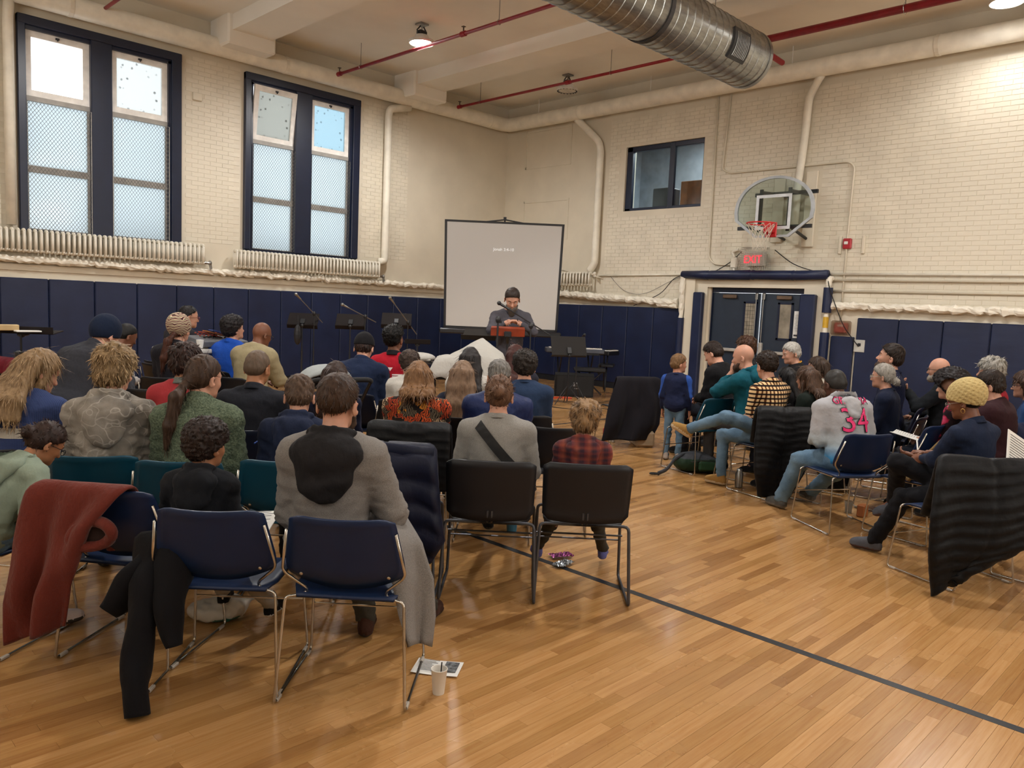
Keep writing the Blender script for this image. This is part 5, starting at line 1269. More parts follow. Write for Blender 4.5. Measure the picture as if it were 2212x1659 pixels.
        if len(V):
            zz = ((V-c0)@R)[:, 2]; mi = (zz[Q].mean(1) < -.028*s).astype(int); N = vnorm(V, Q); V = V+N*np.where(zz < -.028*s, .004, 0)[:, None]
            so = mk('shoe', [(V, Q, mi)], [um, s2], o, smooth=True)
            if near: mk('laces', [tube([q(-.018, .03+.018*i, .035-.012*i), q(0, .035+.018*i, .042-.012*i), q(.018, .03+.018*i, .035-.012*i)], .0025, 5) for i in range(4)], M_paper if shm not in ('7b7fc2',) else um, so)
    # ---------- hair
    if hair and hair[0] not in ('bald',):
        hk, hcol = hair[0], hair[1]; hm = hair_mat(hcol, hair[2] if len(hair) > 2 else None)
        g = np.random.default_rng(int(px*7+py)); low = -.45*hsz if hk in ('long', 'pony') else -.14*hsz
        al = [HT(x, y, z) for x in (-.16, .16) for y in (-.2, .15) for z in (-.12, .26)]
        if hk in ('long', 'pony', 'bob'): al += [TT(-.16, -.2, .15), TT(.16, -.2, .15)]
        hh = .006 if D < 4.6 else (.0085 if D < 7 else .011); F = Fld(np.min(al, 0), np.max(al, 0), hh)
        th = {'buzz': .004, 'short': .013, 'thin': .012, 'messy': .03, 'crop': .010, 'curly': .026, 'bigcurl': .06, 'long': .015, 'pony': .009, 'bun': .014, 'bob': .022, 'fade': .02}[hk]
        F.add(ell(HT(0, .0, .118), (np.array((.076, .094, .093))+(th*.4 if hk in ('short', 'messy', 'fade', 'thin', 'crop') else th))*hsz, RH0), .01)
        if hk in ('short', 'crop'): F.add(ell(HT(0, -.0, .148), (np.array((.066, .082, .062))+th)*hsz, RH0), .03)
        if hk in ('messy', 'curly', 'bigcurl', 'fade'): F.add(ell(HT(0, -.005, .155), (np.array((.075, .085, .06))+th)*hsz, RH0), .03)
        if hk == 'bigcurl': F.add(ell(HT(0, -.03, .09), np.array((.185, .17, .165))*hsz, RH0), .03)
        # hairline plane from forehead to nape
        fz, nz = {'buzz': (.155, .045), 'short': (.158, .03), 'thin': (.17, .05), 'messy': (.14, .025), 'crop': (.165, .05), 'curly': (.15, .02), 'bigcurl': (.12, -.06), 'long': (.15, -.02), 'pony': (.16, .03), 'bun': (.155, .025), 'bob': (.14, -.04), 'fade': (.16, .07)}[hk]
        a = HT(0, .09, fz); b = HT(0, -.085, nz); dv = b-a; xx = RH0@np.array([1., 0, 0]); n_ = np.cross(dv, xx); n_ = n_ if n_@(RH0@np.array([0, 0, 1.])) < 0 else -n_
        F.cut(n_, a)
        if hk in ('long', 'bob', 'bigcurl', 'bun', 'pony'):
            pass
        if hk not in ('long', 'bob', 'pony', 'bigcurl'):   # back and sides below the plane, behind the ears
            F.add(ell(HT(0, -.035, .085 if hk not in ('crop', 'fade') else .105), (np.array((.069, .064, .055))+th*(.7 if hk != 'crop' else .4))*hsz, RH0), .015)
        if hk in ('long', 'bob'):
            ln = hair[3] if len(hair) > 3 else .3
            bz = {'long': -.02, 'bob': -.02}[hk]
            for q in (-.07, -.045, -.015, .015, .045, .07):
                p0 = HT(q, -.03-.06*math.cos(q*14), .12); p1 = HT(q*1.25, -.045-.065*math.cos(q*12), .0); p2 = p1+np.array([q*.25*s, -.0, -ln*s]) ; 
                back = TT(0, -.155-.02*w, .3)[1]-(0.02 if kind in ('hoodie', 'coat', 'puffer') else 0)
                p2[1] = min(p2[1], back+.03*abs(q)/.07); mid = (p1+p2)/2; mid[1] = min(mid[1], TT(0, -.125-inf, .42)[1])
                F.add(cone(p0, p1, .035*hsz, .034*hsz), .03); F.add(cone(p1, mid, .033*hsz, .03*hsz), .03); F.add(cone(mid, p2, .03*hsz, .018*hsz), .03)
            for q in (-1, 1): F.add(cone(HT(q*.072, .02, .13), HT(q*.082, .0, .02), .02*hsz, .022*hsz), .02); F.add(cone(HT(q*.082, .0, .02), HT(q*.085, -.02, -.06), .022*hsz, .02*hsz), .02)
        pony = None
        if hk == 'pony':
            F.add(ell(HT(0, -.04, .08), np.array((.072, .062, .06))*hsz, RH0), .02); F.add(cone(HT(0, -.09, .06), HT(0, -.125, .03), .03*hsz, .02*hsz), .02)
            p0 = HT(0, -.125, .03); p1 = p0+np.array([-.02, -.05, -.05])*s; p2 = p1+np.array([-.03, -.02, -.16])*s; p3 = p2+np.array([-.02, .0, -.13])*s; pony = (p0, p1, p2, p3)
            F.add(cone(p0, p1, .02*s, .036*s), .02); F.add(cone(p1, p2, .036*s, .034*s), .02); F.add(cone(p2, p3, .034*s, .012*s), .02)
        if hk == 'bun':
            bp = hair[4] if len(hair) > 4 else (0, -.125, .09); F.add(ell(HT(*bp), np.array((.045, .036, .042))*hsz, RH0), .015)
        if hk == 'thin': F.add(ell(HT(0, -.02, .235), np.array((.04, .045, .03))*hsz, RH0), .02, 's')
        V, Q = F.mesh()
        if len(V):
            N = vnorm(V, Q)
            if hk in ('curly', 'bigcurl', 'fade'): V = V+N*((wob(V, .022*(1.3 if hk == 'bigcurl' else 1), 3, 6)*.012+wob(V, .05, 9)*.006)*hsz)[:, None]
            elif hk == 'messy': V = V+N*((wob(V*np.array([1, 1, .6]), .045, 5)*.014+wob(V*np.array([1, 1, .5]), .02, 6)*.004))[:, None]
            elif hk in ('long', 'bob', 'pony', 'bun'): V = V+N*(wob(V*np.array([1, 1, .15]), .028, 5)*.004)[:, None]
            else: V = V+N*(wob(V, .03, 5)*(.005 if hk == 'short' else .002))[:, None]
            parts = [(V, Q, 0)]
            if hk != 'buzz' and D < 9.8:
                nb = {'short': 1800, 'thin': 1500, 'messy': 2600, 'crop': 2000, 'curly': 2600, 'bigcurl': 2500, 'long': 1800, 'bob': 1500, 'pony': 900, 'bun': 1500, 'fade': 2200}[hk]; nb = int(nb*(1 if D < 5 else .5))
                ii = g.integers(0, len(V), nb); p = V[ii]; nn = N[ii]; cr = HT(0, -.04, .2); rad = p-cr; fl_ = rad-nn*(rad*nn).sum(1, keepdims=True); fl_ /= np.maximum(np.linalg.norm(fl_, axis=1, keepdims=True), 1e-6)
                dn = np.array([0, 0, -1.])-nn*(-nn[:, 2:3]); wd = .0035 if D < 5 else .005
                if hk in ('long', 'bob'): fl_ = dn*.9+fl_*.4; parts += blades(p, nn, fl_, .07*s, wd, 1, .02, .05)
                elif hk == 'pony':
                    pp = p-HT(0, -.125, .03); tail = V[ii][:, 2] < pony[0][2]; f2 = np.where(tail[:, None], np.array([0, 0, -1.]), -pp); parts += blades(p, nn, f2, .05*s, wd*.7, 1, .03, .1)
                elif hk == 'bun': bpw = HT(*(hair[4] if len(hair) > 4 else (0, -.125, .09))); parts += blades(p, nn, bpw-p, .028*s, wd, 1, .03, .05)
                elif hk in ('curly', 'bigcurl', 'fade'): parts += blades(p, nn, fl_, .04*s, wd*1.1, 1, .5, 0, 1., 4)
                elif hk == 'messy': parts += blades(p, nn, fl_+g.normal(size=(nb, 3))*.3, .034*s, wd*1.6, 1, .06, .1)
                else: parts += blades(p, nn, fl_, (.026 if hk != 'crop' else .02)*s, wd, 1, .2 if hk == 'short' else .3, .1)
            mk('hair', parts, hm, o, smooth=True)
            if hk == 'pony': mk('hair_tie', [cone_ring(p0)], M_dark, o) if False else mk('hair_tie', [sphere(pony[0], (.022*s, .016*s, .022*s), 10, 6)], M_dark, o)
        if hk == 'fade':   # shaved sides under the longer top
            F = Fld(np.min(al, 0), np.max(al, 0), hh); F.add(ell(HT(0, .0, .115), (np.array((.076, .095, .093))+.003)*hsz, RH0), .01); F.cut(n_, HT(0, .09, .13)); a2 = HT(0, -.085, .02)
            F.cut(np.cross(a2-HT(0, .09, .15), xx)*(1 if np.cross(a2-HT(0, .09, .15), xx)@(RH0@np.array([0, 0, 1.])) < 0 else -1), HT(0, .09, .15)); V, Q = F.mesh()
            if len(V): mk('shaved_sides', [(V, Q, 0)], mat('stubble_'+hcol+skin, tuple(.55*x+.45*y for x, y in zip(lin(hcol)[:3], lin(SKIN[skin])[:3])), rough=.7, var=.1, nscale=80), o, smooth=True)
    if beard:
        F = Fld(HT(0, .04, .0)-.13*hsz, HT(0, .04, .0)+.13*hsz, hf); F.add(ell(HT(0, .068, -.0), np.array((.052, .046, .046))*hsz, RH0), .01); F.add(ell(HT(0, .085, -.025*beard[1]), np.array((.036, .028, .035*beard[1]))*hsz, RH0), .02)
        for q in (-1, 1): F.add(cone(HT(q*.062, .03, .05), HT(q*.045, .06, .005), .012*hsz, .02*hsz), .015)
        F.add(ell(HT(0, .108, .02), np.array((.021, .012, .006))*hsz, RH0), .004, 's'); F.cut(RH0@np.array([0, -.2, 1.]), HT(0, .09, .05))
        V, Q = F.mesh(); N = vnorm(V, Q); V = V+N*(wob(V, .015, 2)*.003)[:, None]; mk('beard', [(V, Q, 0)], hair_mat(beard[0]), o, smooth=True)
    if eyes and D > 0:
        for q in (-1, 1):
            ey = mk('eye', [sphere(HT(q*.031, .083, .085), .0115*hsz, 10, 8)], mat('eye_white', 'c9c0b6', rough=.2, var=0), o, smooth=True); mk('iris', [sphere(HT(q*.031, .0915, .084), .0055*hsz, 8, 6)], M_dark, ey)
            if hair and hair[0] != 'bald': mk('eyebrow', [tube([HT(q*.015, .101, .108), HT(q*.032, .099, .113), HT(q*.048, .087, .108)], .0035*hsz, 5)], hair_mat(hair[1]), o)
    if glasses:
        gm = mat('glasses_'+glasses, glasses, rough=.3); P = []
        for q in (-1, 1):
            P.append(tube([HT(q*.033+.024*math.cos(a), .112, .084+.018*math.sin(a)) for a in np.linspace(0, 2*PI, 17)[:-1]], .0022*hsz, 5, closed=True)); P.append(tube([HT(q*.057, .11, .09), HT(q*.078, .07, .09), HT(q*.084, -.0, .088), HT(q*.083, -.015, .075)], .0022*hsz, 5))
        P.append(tube([HT(-.009, .114, .086), HT(.009, .114, .086)], .002*hsz, 5)); go = mk('glasses', P, gm, o)
        mk('lens', [extrude([(.022*math.cos(a), .016*math.sin(a)) for a in np.linspace(0, 2*PI, 13)[:-1]], -.0008, .0008)], pane_mat('lens_'+glasses, 'dfe6ea', .85) if ('l'+glasses) not in MC else MC['l'+glasses], go) if False else None
    if earring: mk('earring', [tube([HT(.088, .0+.013*math.cos(a), .028+.016*math.sin(a)) for a in np.linspace(0, 2*PI, 15)[:-1]], .002, 5, closed=True), tube([HT(-.088, .0+.013*math.cos(a), .028+.016*math.sin(a)) for a in np.linspace(0, 2*PI, 15)[:-1]], .002, 5, closed=True)], mat('gold', 'c9a25e', rough=.3, metal=1), o)
    if hat:
        F = Fld(HT(0, 0, .13)-.18*hsz, HT(0, 0, .13)+.18*hsz, hf if D < 6 else .008); r0 = hat.get('r', .014)
        F.add(ell(HT(0, -.005, .125), (np.array((.078, .098, .1))+r0)*hsz, RH0), .01)
        if hat.get('flop'): F.add(ell(HT(0, -.045, .15), (np.array((.075, .075, .075))+r0)*hsz, RH0), .04)
        a = HT(0, .095, hat.get('f', .13)); b = HT(0, -.095, hat.get('n', .055)); n_ = np.cross(b-a, RH0@np.array([1., 0, 0])); n_ = n_ if n_@(RH0@np.array([0, 0, 1.])) < 0 else -n_; F.cut(n_, a)
        V, Q = F.mesh(); N = vnorm(V, Q)
        if hat.get('holes'):
            L_ = (V-HT(0, -.005, .12))@RH0; az = np.arctan2(L_[:, 0], L_[:, 1]); zl = L_[:, 2]/hsz
            V = V+N*(-.005*np.maximum(0, np.sin(az*17+np.pi*np.floor((zl+.2)/.017))*np.sin(np.pi*((zl+.2)/.017 % 1)))[:, None])
        ho = mk('hat', [(V, Q, 0)], hat['m'], o, smooth=True)
    if chairspec is not None and not standing:
        cy = chair_off; cx_, cyw = root[0]+math.cos(heading)*.0, root[1]
        cpos = lw((root[0], root[1], heading), (0, .0+cy, 0))
        chair(chairspec[0], chairspec[1], cpos[0], cpos[1], heading, clabel or ('chair under the '+label.split(',')[0]))
    o['_'] = 0; del o['_']
    return dict(o=o, top=topo, TT=TT, HT=HT, hip=hip, s=s, A=A, L=Lg, M=(root[0], root[1], heading), RT=RT)
# ------------------------------------------------------------------ patterned cloth
def pat(name, fn, rough=.9, bump=.4, bscale=28, sheen=.02):
    t = NT(name); c = fn(t); t.base(c); t.set(Roughness=rough, Specular_IOR_Level=.25, Sheen_Weight=sheen); t.bump(t.noise(t.coord(), bscale, 4), bump, .012); return t.m
def sepz(t, axis='Z'):
    x = t.n('ShaderNodeSeparateXYZ'); tc = t.n('ShaderNodeTexCoord'); t.l(tc.outputs['Object'], x.inputs[0]); return x.outputs[axis]
def f_stripes(t):
    z = sepz(t); zz = t.math('ADD', z, t.math('MULTIPLY', t.noise(t.coord(), 12, 2), .004))
    rib = t.n('ShaderNodeTexWave'); rib.inputs['Scale'].default_value = 40; rib.bands_direction = 'X'
    r = t.ramp(zz, [(0, '33426e'), (.66, 'c9c2b6'), (.715, '33426e'), (.80, 'c9c2b6'), (.855, '33426e')], 'CONSTANT')
    t.l(t.coord(), rib.inputs[0]); return t.mix(.35, r, t.mix(1., r, rib.outputs['Color'], 'MULTIPLY'))
def f_camo(t):
    co_ = t.coord(); a = t.ramp(t.noise(co_, 7, 4), [(.35, '5d5852'), (.5, '7a746c'), (.65, '8b857d')]); v = t.n('ShaderNodeTexVoronoi', feature='DISTANCE_TO_EDGE'); v.inputs['Scale'].default_value = 9
    wv = t.n('ShaderNodeMix', data_type='VECTOR'); nn = t.n('ShaderNodeTexNoise'); nn.inputs['Scale'].default_value = 5; t.l(co_, nn.inputs[0]); wv.inputs[0].default_value = .35; t.l(co_, wv.inputs[4]); t.l(nn.outputs['Color'], wv.inputs[5]); t.l(wv.outputs[1], v.inputs['Vector'])
    e = t.ramp(v.outputs['Distance'], [(.0, 'ffffff'), (.03, '000000')]); return t.mix(t.math('MULTIPLY', t.n('ShaderNodeRGBToBW').outputs[0] if False else e, .6), a, lin('b0aba3'))
def f_plaid(t):
    def w_(axis, sc, ph=0):
        x = t.math('FRACT', t.math('ADD', t.math('MULTIPLY', sepz(t, axis), sc), ph)); return x
    base = lin('cfae7c'); c = t.mix(t.ramp(w_('Z', 28), [(0, 'ffffff'), (.42, '000000')], 'CONSTANT'), base, lin('5a2c1e')); c2 = t.mix(t.ramp(w_('X', 28), [(0, 'ffffff'), (.42, '000000')], 'CONSTANT'), base, lin('3a201a'))
    return t.mix(.5, c, c2)
def f_plaid2(t): return t.mix(.95, f_plaid(t), lin('ffffff'), 'MULTIPLY')
def f_mplaid(t):
    x1 = t.math('FRACT', t.math('MULTIPLY', sepz(t, 'Z'), 26)); x2 = t.math('FRACT', t.math('MULTIPLY', sepz(t, 'X'), 26))
    A_ = t.ramp(x1, [(0, '1c0f0c'), (.40, 'd6b585')], 'CONSTANT'); B_ = t.ramp(x2, [(0, '6a4a38'), (.40, 'ffffff')], 'CONSTANT'); return t.mix(1., A_, B_, 'MULTIPLY')
def f_floral(t):
    co_ = t.coord(); v = t.n('ShaderNodeTexVoronoi'); v.inputs['Scale'].default_value = 16; nn = t.n('ShaderNodeTexNoise'); nn.inputs['Scale'].default_value = 9; t.l(co_, nn.inputs[0]); m_ = t.n('ShaderNodeMix', data_type='VECTOR'); m_.inputs[0].default_value = .2; t.l(co_, m_.inputs[4]); t.l(nn.outputs['Color'], m_.inputs[5]); t.l(m_.outputs[1], v.inputs['Vector'])
    sp = t.n('ShaderNodeSeparateColor'); t.l(v.outputs['Color'], sp.inputs[0]); c = t.ramp(sp.outputs[0], [(0, 'b04a22'), (.28, '1d1714'), (.42, 'a98f72'), (.6, '9c3a1e'), (.78, 'c07a28'), (.9, '5b5040')], 'CONSTANT')
    wv = t.n('ShaderNodeTexWave'); wv.inputs['Scale'].default_value = 22; wv.inputs['Distortion'].default_value = 14; t.l(co_, wv.inputs[0]); return t.mix(t.ramp(wv.outputs['Fac'], [(.25, 'ffffff'), (.35, '000000')]), c, lin('1a1310'))
def f_pinkfl(t):
    co_ = t.coord(); v = t.n('ShaderNodeTexVoronoi'); v.inputs['Scale'].default_value = 9; v.inputs['Randomness'].default_value = .7; t.l(co_, v.inputs['Vector']); d = t.math('ADD', v.outputs['Distance'], t.math('MULTIPLY', t.noise(co_, 40, 2), .25))
    return t.ramp(d, [(0, '120a12'), (.18, 'a81e45'), (.3, 'c74a6c'), (.5, '9c1a3c'), (.58, '1a0c14')])
def f_grad(t):
    z = t.math('ADD', sepz(t), t.math('MULTIPLY', t.noise(t.coord(), 5, 2), .05)); return t.ramp(z, [(.44, '173f94'), (.56, '2f7fb4'), (.68, '8f9aa0'), (.8, '9d9da1')])
def f_beanie(t):
    co_ = t.coord(); wv = t.n('ShaderNodeTexWave'); wv.wave_type = 'RINGS'; wv.inputs['Scale'].default_value = 12; wv.inputs['Distortion'].default_value = 9; wv.inputs['Detail'].default_value = 1; t.l(co_, wv.inputs[0]); return t.ramp(wv.outputs['Fac'], [(0, '3a2a28'), (.2, 'a04a45'), (.35, 'cfc0a8'), (.7, 'c9b99c'), (.8, '6e6650')], 'CONSTANT')
def f_boyplaid(t):
    x1 = t.math('FRACT', t.math('MULTIPLY', sepz(t, 'Z'), 16)); x2 = t.math('FRACT', t.math('MULTIPLY', sepz(t, 'X'), 14))
    return t.mix(.5, t.ramp(x1, [(0, '6b2a26'), (.3, '2b2230'), (.55, '7c3a2c'), (.8, '402028')]), t.ramp(x2, [(0, '55202a'), (.4, '8a4632'), (.7, '2a1e2a')]))
def f_raglan(t): return t.ramp(t.math('ADD', t.math('ABSOLUTE', sepz(t, 'X')), t.math('MULTIPLY', sepz(t, 'Z'), .25)), [(0, '151d3a'), (.345, '274a94')], 'CONSTANT')
def f_heather(t): return t.ramp(t.noise(t.coord(), 420, 3, .8), [(.3, '4c4947'), (.7, '8a8682')])
def f_heather2(t): return t.ramp(t.noise(t.coord(scale=(1, 1, 2)), 300, 3, .8), [(.3, '63615e'), (.7, '9a9894')])
def f_denim(t):
    co_ = t.coord(); return t.mix(.5, t.ramp(t.noise(co_, 5, 4), [(.35, '3a566f'), (.65, '6a859a')]), t.ramp(t.noise(co_, 400, 2), [(.3, '34506a'), (.7, '728da2')]))
def f_fleece(t): return t.ramp(t.noise(t.coord(), 90, 3, .7), [(.35, '3d4a3a'), (.65, '66725e')])
M_denim = pat('light_denim', f_denim); M_fleece = pat('green_sherpa', f_fleece, bump=1., bscale=110)
# ------------------------------------------------------------------ LEFT BLOCK, nearest rows
A_ = math.radians
p1 = person('P1', 'girl in a mint hoodie and glasses leaning forward at the left edge', 128, 917, 3.7, head=A_(20), lean=36, nod=35, turn=0, side=-12, skin='tan', hair=('bun', '231713', '45302a', 0, (0, -.115, .10)), top=('hoodie', '7d8a7c'), legs=M_denim, shoes='c9c0c4', glasses='1a1a1c', hs=1.03, chairspec=None)
p2 = person('P2', 'boy with dark curly hair in a black hoodie, in the nearest row', 452, 905, 3.42, on=(-11.64, -10.44, A_(46)), lean=12, nod=5, side=-25, skin='olive', hair=('curly', '1a1210', '40302a'), top=('hoodie', '15171c'), legs='8f8c88', shoes=('121214', 'c8c8c8'), hs=1.2, chairspec=None, feet={1: (600, 1352), -1: (500, 1330)})
chair('A', NAVY, -11.66, -10.46, A_(46), 'navy chair with a black coat on it, under the curly-haired boy')
p3 = person('P3', 'bearded man in a long grey wool coat with a black hood, nearest row', 733, 812, 3.35, on=(-11.29, -10.85, A_(43)), lean=5, nod=3, side=-8, w=.96, skin='light', hair=('crop', '241813', '4a3526'), beard=('4a3c34', 1.1), top=('coat', pat('gray_wool', f_heather, bump=.15), '1b1a1c'), collar='hood', legs='37352f', shoes=('3a241c', '17120f'), chairspec=None, feet={1: (925, 1345), -1: (790, 1372)},
   arms={1: (.16, .27, .10, (.8, -.5, -.9)), -1: (-.08, .28, .14, (-.3, -.4, -1))})
chair('A', NAVY, -11.31, -10.87, A_(43), 'navy chair under the man in the long grey coat, nearest row')
chair('A', NAVY, -11.84, -9.95, A_(38), 'navy chair with a rust-red fleece over its back, nearest row')
chair('A', NAVY, -12.35, -9.42, A_(36), 'navy chair cut off by the left edge of the photo, nearest row')
p4 = person('P4', 'woman in a grey sweater with a black shoulder strap and messy bun', 1080, 812, 4.45, on=(-10.09, -10.41, A_(44)), lean=5, nod=3, w=1.08, skin='light', hair=('bun', '4a3226', '8a6a52', 0, (0, -.115, .12)), top=('sweater', pat('gray_knit', f_heather2, bump=.2)), legs='1b1d22', shoes='111113', chairspec=None, feet={-1: (1060, 1160), 1: (1120, 1130)}, arms={1: (.12, .28, .12, (.6, -.5, -.9)), -1: (-.12, .28, .12, (-.6, -.5, -.9))})
chair('B', BLK, -10.10, -10.42, A_(44), 'black chair with a grey frame under the woman in the grey sweater')
chair('B', BLK, -9.71, -10.77, A_(44), 'black chair with a grey frame under the boy in the plaid hoodie')
p5 = person('P5', 'small boy with light brown hair in a dark red plaid hooded jacket', 1268, 865, 4.5, on=(-9.69, -10.75, A_(44)), lean=4, nod=2, tilt=4, skin='child', hair=('messy', '4f3a26', '947552'), top=('hoodie', pat('red_plaid_flannel', f_boyplaid)), legs='33332f', shoes=('565a92', '4c5088'), hs=1.14, chairspec=None, feet={-1: (1157, 1215), 1: (1302, 1220)})
p6 = person('P6', 'blonde woman with a claw clip in a blue and cream striped sweater', 105, 757, 4.45, head=A_(50), lean=16, nod=22, side=-38, skin='pale', hair=('long', '745a3c', 'b09470', .2), top=('sweater', pat('striped_knit', f_stripes)), legs='23242c', chairspec=('A', BLK), clabel='black chair under the blonde woman in the striped sweater')
p7 = person('P7', 'teenager with thick wavy blond hair in a grey camouflage hoodie', 250, 742, 4.25, head=A_(58), lean=6, nod=6, side=-8, skin='pale', hair=('messy', '6b5438', 'b89c74'), hs=1.02, top=('hoodie', pat('gray_camo', f_camo)), legs='6f6c66', chairspec=('A', TEAL), clabel='teal chair under the teenager in the camouflage hoodie')
p8 = person('P8', 'girl with a long brown ponytail in a green sherpa fleece', 446, 768, 4.25, head=A_(52), lean=8, nod=8, side=-32, skin='light', hair=('pony', '2c1e17', '5a4332'), top=('jacket', M_fleece), legs='5e5a52', chairspec=('A', TEAL), clabel='teal chair under the girl in the green fleece', earring=False, collar='high')
p9 = person('P9', 'boy with short brown hair in a navy hoodie lined in grey', 648, 812, 4.4, head=A_(48), lean=10, nod=14, side=10, skin='light', hair=('short', '33251d', '6b5442'), hs=1.06, top=('hoodie', '1a2238'), legs='2a2c33', chairspec=('A', TEAL), clabel='teal chair under the boy in the navy hoodie')
p10 = person('P10', 'man with cropped grey hair in a dark charcoal shirt', 560, 758, 5.2, head=A_(48), lean=6, nod=8, side=-16, skin='tan', w=1.12, hair=('buzz', '554639'), top=('shirt', '1c1e25'), collar='shirtcollar', legs='1d1f26', chairspec=('A', DNV), clabel='dark chair under the man in the charcoal shirt')
p12 = person('P12', 'boy with bushy dark hair in a red polo with a grey collar', 402, 740, 5.3, head=A_(48), lean=6, nod=6, skin='tan', hair=('messy', '17110f', '4a2e26'), top=('sweater', '8e2c30', '5d5f5a'), collar='shirtcollar', chairspec=('A', DNV), clabel='dark chair under the boy in the red polo')
p11 = person('P11', 'child with straight dark brown hair sitting by the stroller', 727, 780, 5.7, head=A_(45), lean=4, nod=4, skin='light', hair=('long', '231815', '4a352b', .25), top=('sweater', '1c2036'), chairspec=('A', BLK), clabel='black chair under the child beside the stroller')
p13 = person('P13', 'woman with light brown hair in an orange and black leaf-print shirt', 905, 780, 5.45, head=A_(45), lean=6, nod=6, side=8, w=1.22, skin='light', hair=('long', '5a3d28', '8f6b48', .03), top=('shirt', pat('orange_leaf_print', f_floral)), chairspec=('A', BLK), clabel='black chair under the woman in the leaf-print shirt')
p14 = person('P14', 'man with grey hair in a navy rain jacket behind the woman in grey', 1080, 779, 5.6, lean=8, nod=12, skin='light', w=1.16, hair=('short', '4b4843', '8d8a86'), top=('jacket', fabric('navy_nylon', '19264f', rough=.5)), chairspec=('A', BLK), clabel='black chair under the man in the navy rain jacket')
p15 = person('P15', 'woman with short curly black hair in a navy blue sweater', 1135, 756, 6.4, lean=6, nod=4, skin='light', w=1.12, hair=('curly', '17120f', '4a403a'), top=('sweater', '22324c'), chairspec=('A', BLK), clabel='black chair under the woman with short curly black hair')
p16 = person('P16', 'girl with long straight light brown hair left of the grey-haired man', 1000, 779, 6.1, head=A_(45), lean=2, nod=2, skin='pale', hs=1.08, hair=('long', '4b382a', '8a705a', .32), top=('sweater', '1b1f2e'), chairspec=('A', BLK), clabel='black chair under the girl with straight light brown hair')
p17 = person('P17', 'woman with long straight black hair near the white covered table', 1017, 750, 7.1, head=A_(45), lean=3, nod=2, skin='light', hair=('long', '0e0c0d', '2e2a2a', .4), top=('sweater', 'b9b5ae'), chairspec=('A', BLK), clabel='black chair under the woman with long black hair')
p18 = person('P18', 'woman with dark reddish hair right below the lectern', 1111, 745, 7.8, head=A_(45), lean=3, nod=4, tilt=-10, skin='light', hair=('bob', '2a1512', '4a2620'), top=('sweater', '24242e'), chairspec=('A', BLK), clabel='black chair under the woman with reddish hair')
p19 = person('P19', 'person with curly dark hair in a white pullover', 884, 757, 7.0, head=A_(45), lean=5, nod=5, side=20, skin='light', hair=('curly', '1d1512', '43342c'), top=('sweater', 'b5b1aa'), chairspec=('A', BLK), clabel='black chair under the person in the white pullover')
p20 = person('P20', 'man with a high fade in a bright red printed t-shirt', 849, 706, 8.0, head=A_(40), lean=-2, nod=-14, side=-15, skin='brown', hair=('fade', '0d0a09'), top=('shirt', '9c1626', '16161a'), collar='shirtcollar', chairspec=('A', BLK), clabel='black chair under the man in the red t-shirt')
p21 = person('P21', 'man in a navy quarter-zip and black cap looking down', 790, 724, 7.4, head=A_(42), lean=8, nod=22, w=1.08, skin='light', hair=('short', '17110f'), top=('jacket', '18233c'), collar='high', chairspec=('A', DNV), clabel='dark chair under the man in the navy quarter-zip', hat=dict(m=fabric('black_cap', '121114'), r=.016, f=.14, n=.09))
p22 = person('P22', 'bald man with glasses in a beige blazer', 571, 697, 8.3, head=A_(25), lean=14, nod=14, side=-14, w=1.05, skin='brown', hair=None, glasses='141414', top=('coat', '8f8467', 'b9b29c'), legs='20222a', arms={1: (.1, .46, .16, (.6, -.4, -1)), -1: (-.1, .40, .14)}, chairspec=('A', BLK), clabel='black chair under the man in the beige blazer', collar='shirtcollar')
p23 = person('P23', 'woman with short wavy black hair in a royal blue blouse', 501, 680, 8.7, head=A_(28), lean=4, nod=-8, side=-22, skin='light', w=1.1, hair=('curly', '100d0e', '3a3436'), top=('sweater', '1c4aa8'), collar='shirtcollar', legs='1d2a55', earring=True, chairspec=('A', BLK), clabel='black chair under the woman in the royal blue blouse')
p24 = person('P24', 'woman in a red and cream patterned knit beanie and dark jacket', 390, 684, 7.9, head=A_(40), lean=4, nod=3, skin='light', hair=('pony', '2b1812', '5a3426'), top=('jacket', '1d1c22'), hat=dict(m=pat('patterned_beanie', f_beanie), r=.02, f=.12, n=.02, flop=True), chairspec=('A', BLK), clabel='black chair under the woman in the patterned beanie')
p25 = person('P25', 'man with receding dark hair and glasses at the sound table', 410, 657, 9.6, head=A_(8), lean=10, nod=6, side=-14, skin='light', w=1.15, hair=('thin', '141010', '2c2826'), glasses='5a1c1c', top=('jacket', '1b1a20'), seat=.5, chairspec=('A', BLK), clabel='black chair under the man at the sound table')
p26 = person('P26', 'man in a dark navy beanie and charcoal jacket bending forward', 240, 691, 7.0, head=A_(24), lean=30, nod=24, w=1.15, skin='light', hair=None, top=('jacket', '2a2b31'), collar='high', hat=dict(m=fabric('navy_beanie', '121c30', weave=200), r=.02, f=.1, n=.03), legs='20222a', arms={1: (.1, .50, .22, (.6, -.3, -1)), -1: (-.1, .45, .2)}, chairspec=('A', BLK), clabel='black chair under the man in the navy beanie')
p27 = person('P27', 'small boy with cropped dark hair in a pale hoodie near the left pads', 284, 702, 8.3, head=A_(15), lean=12, nod=24, side=-6, skin='brown', hair=('buzz', '12100f'), hs=1.1, top=('hoodie', 'b9b3b0'), chairspec=('A', BLK), clabel='black chair under the small boy in the pale hoodie')
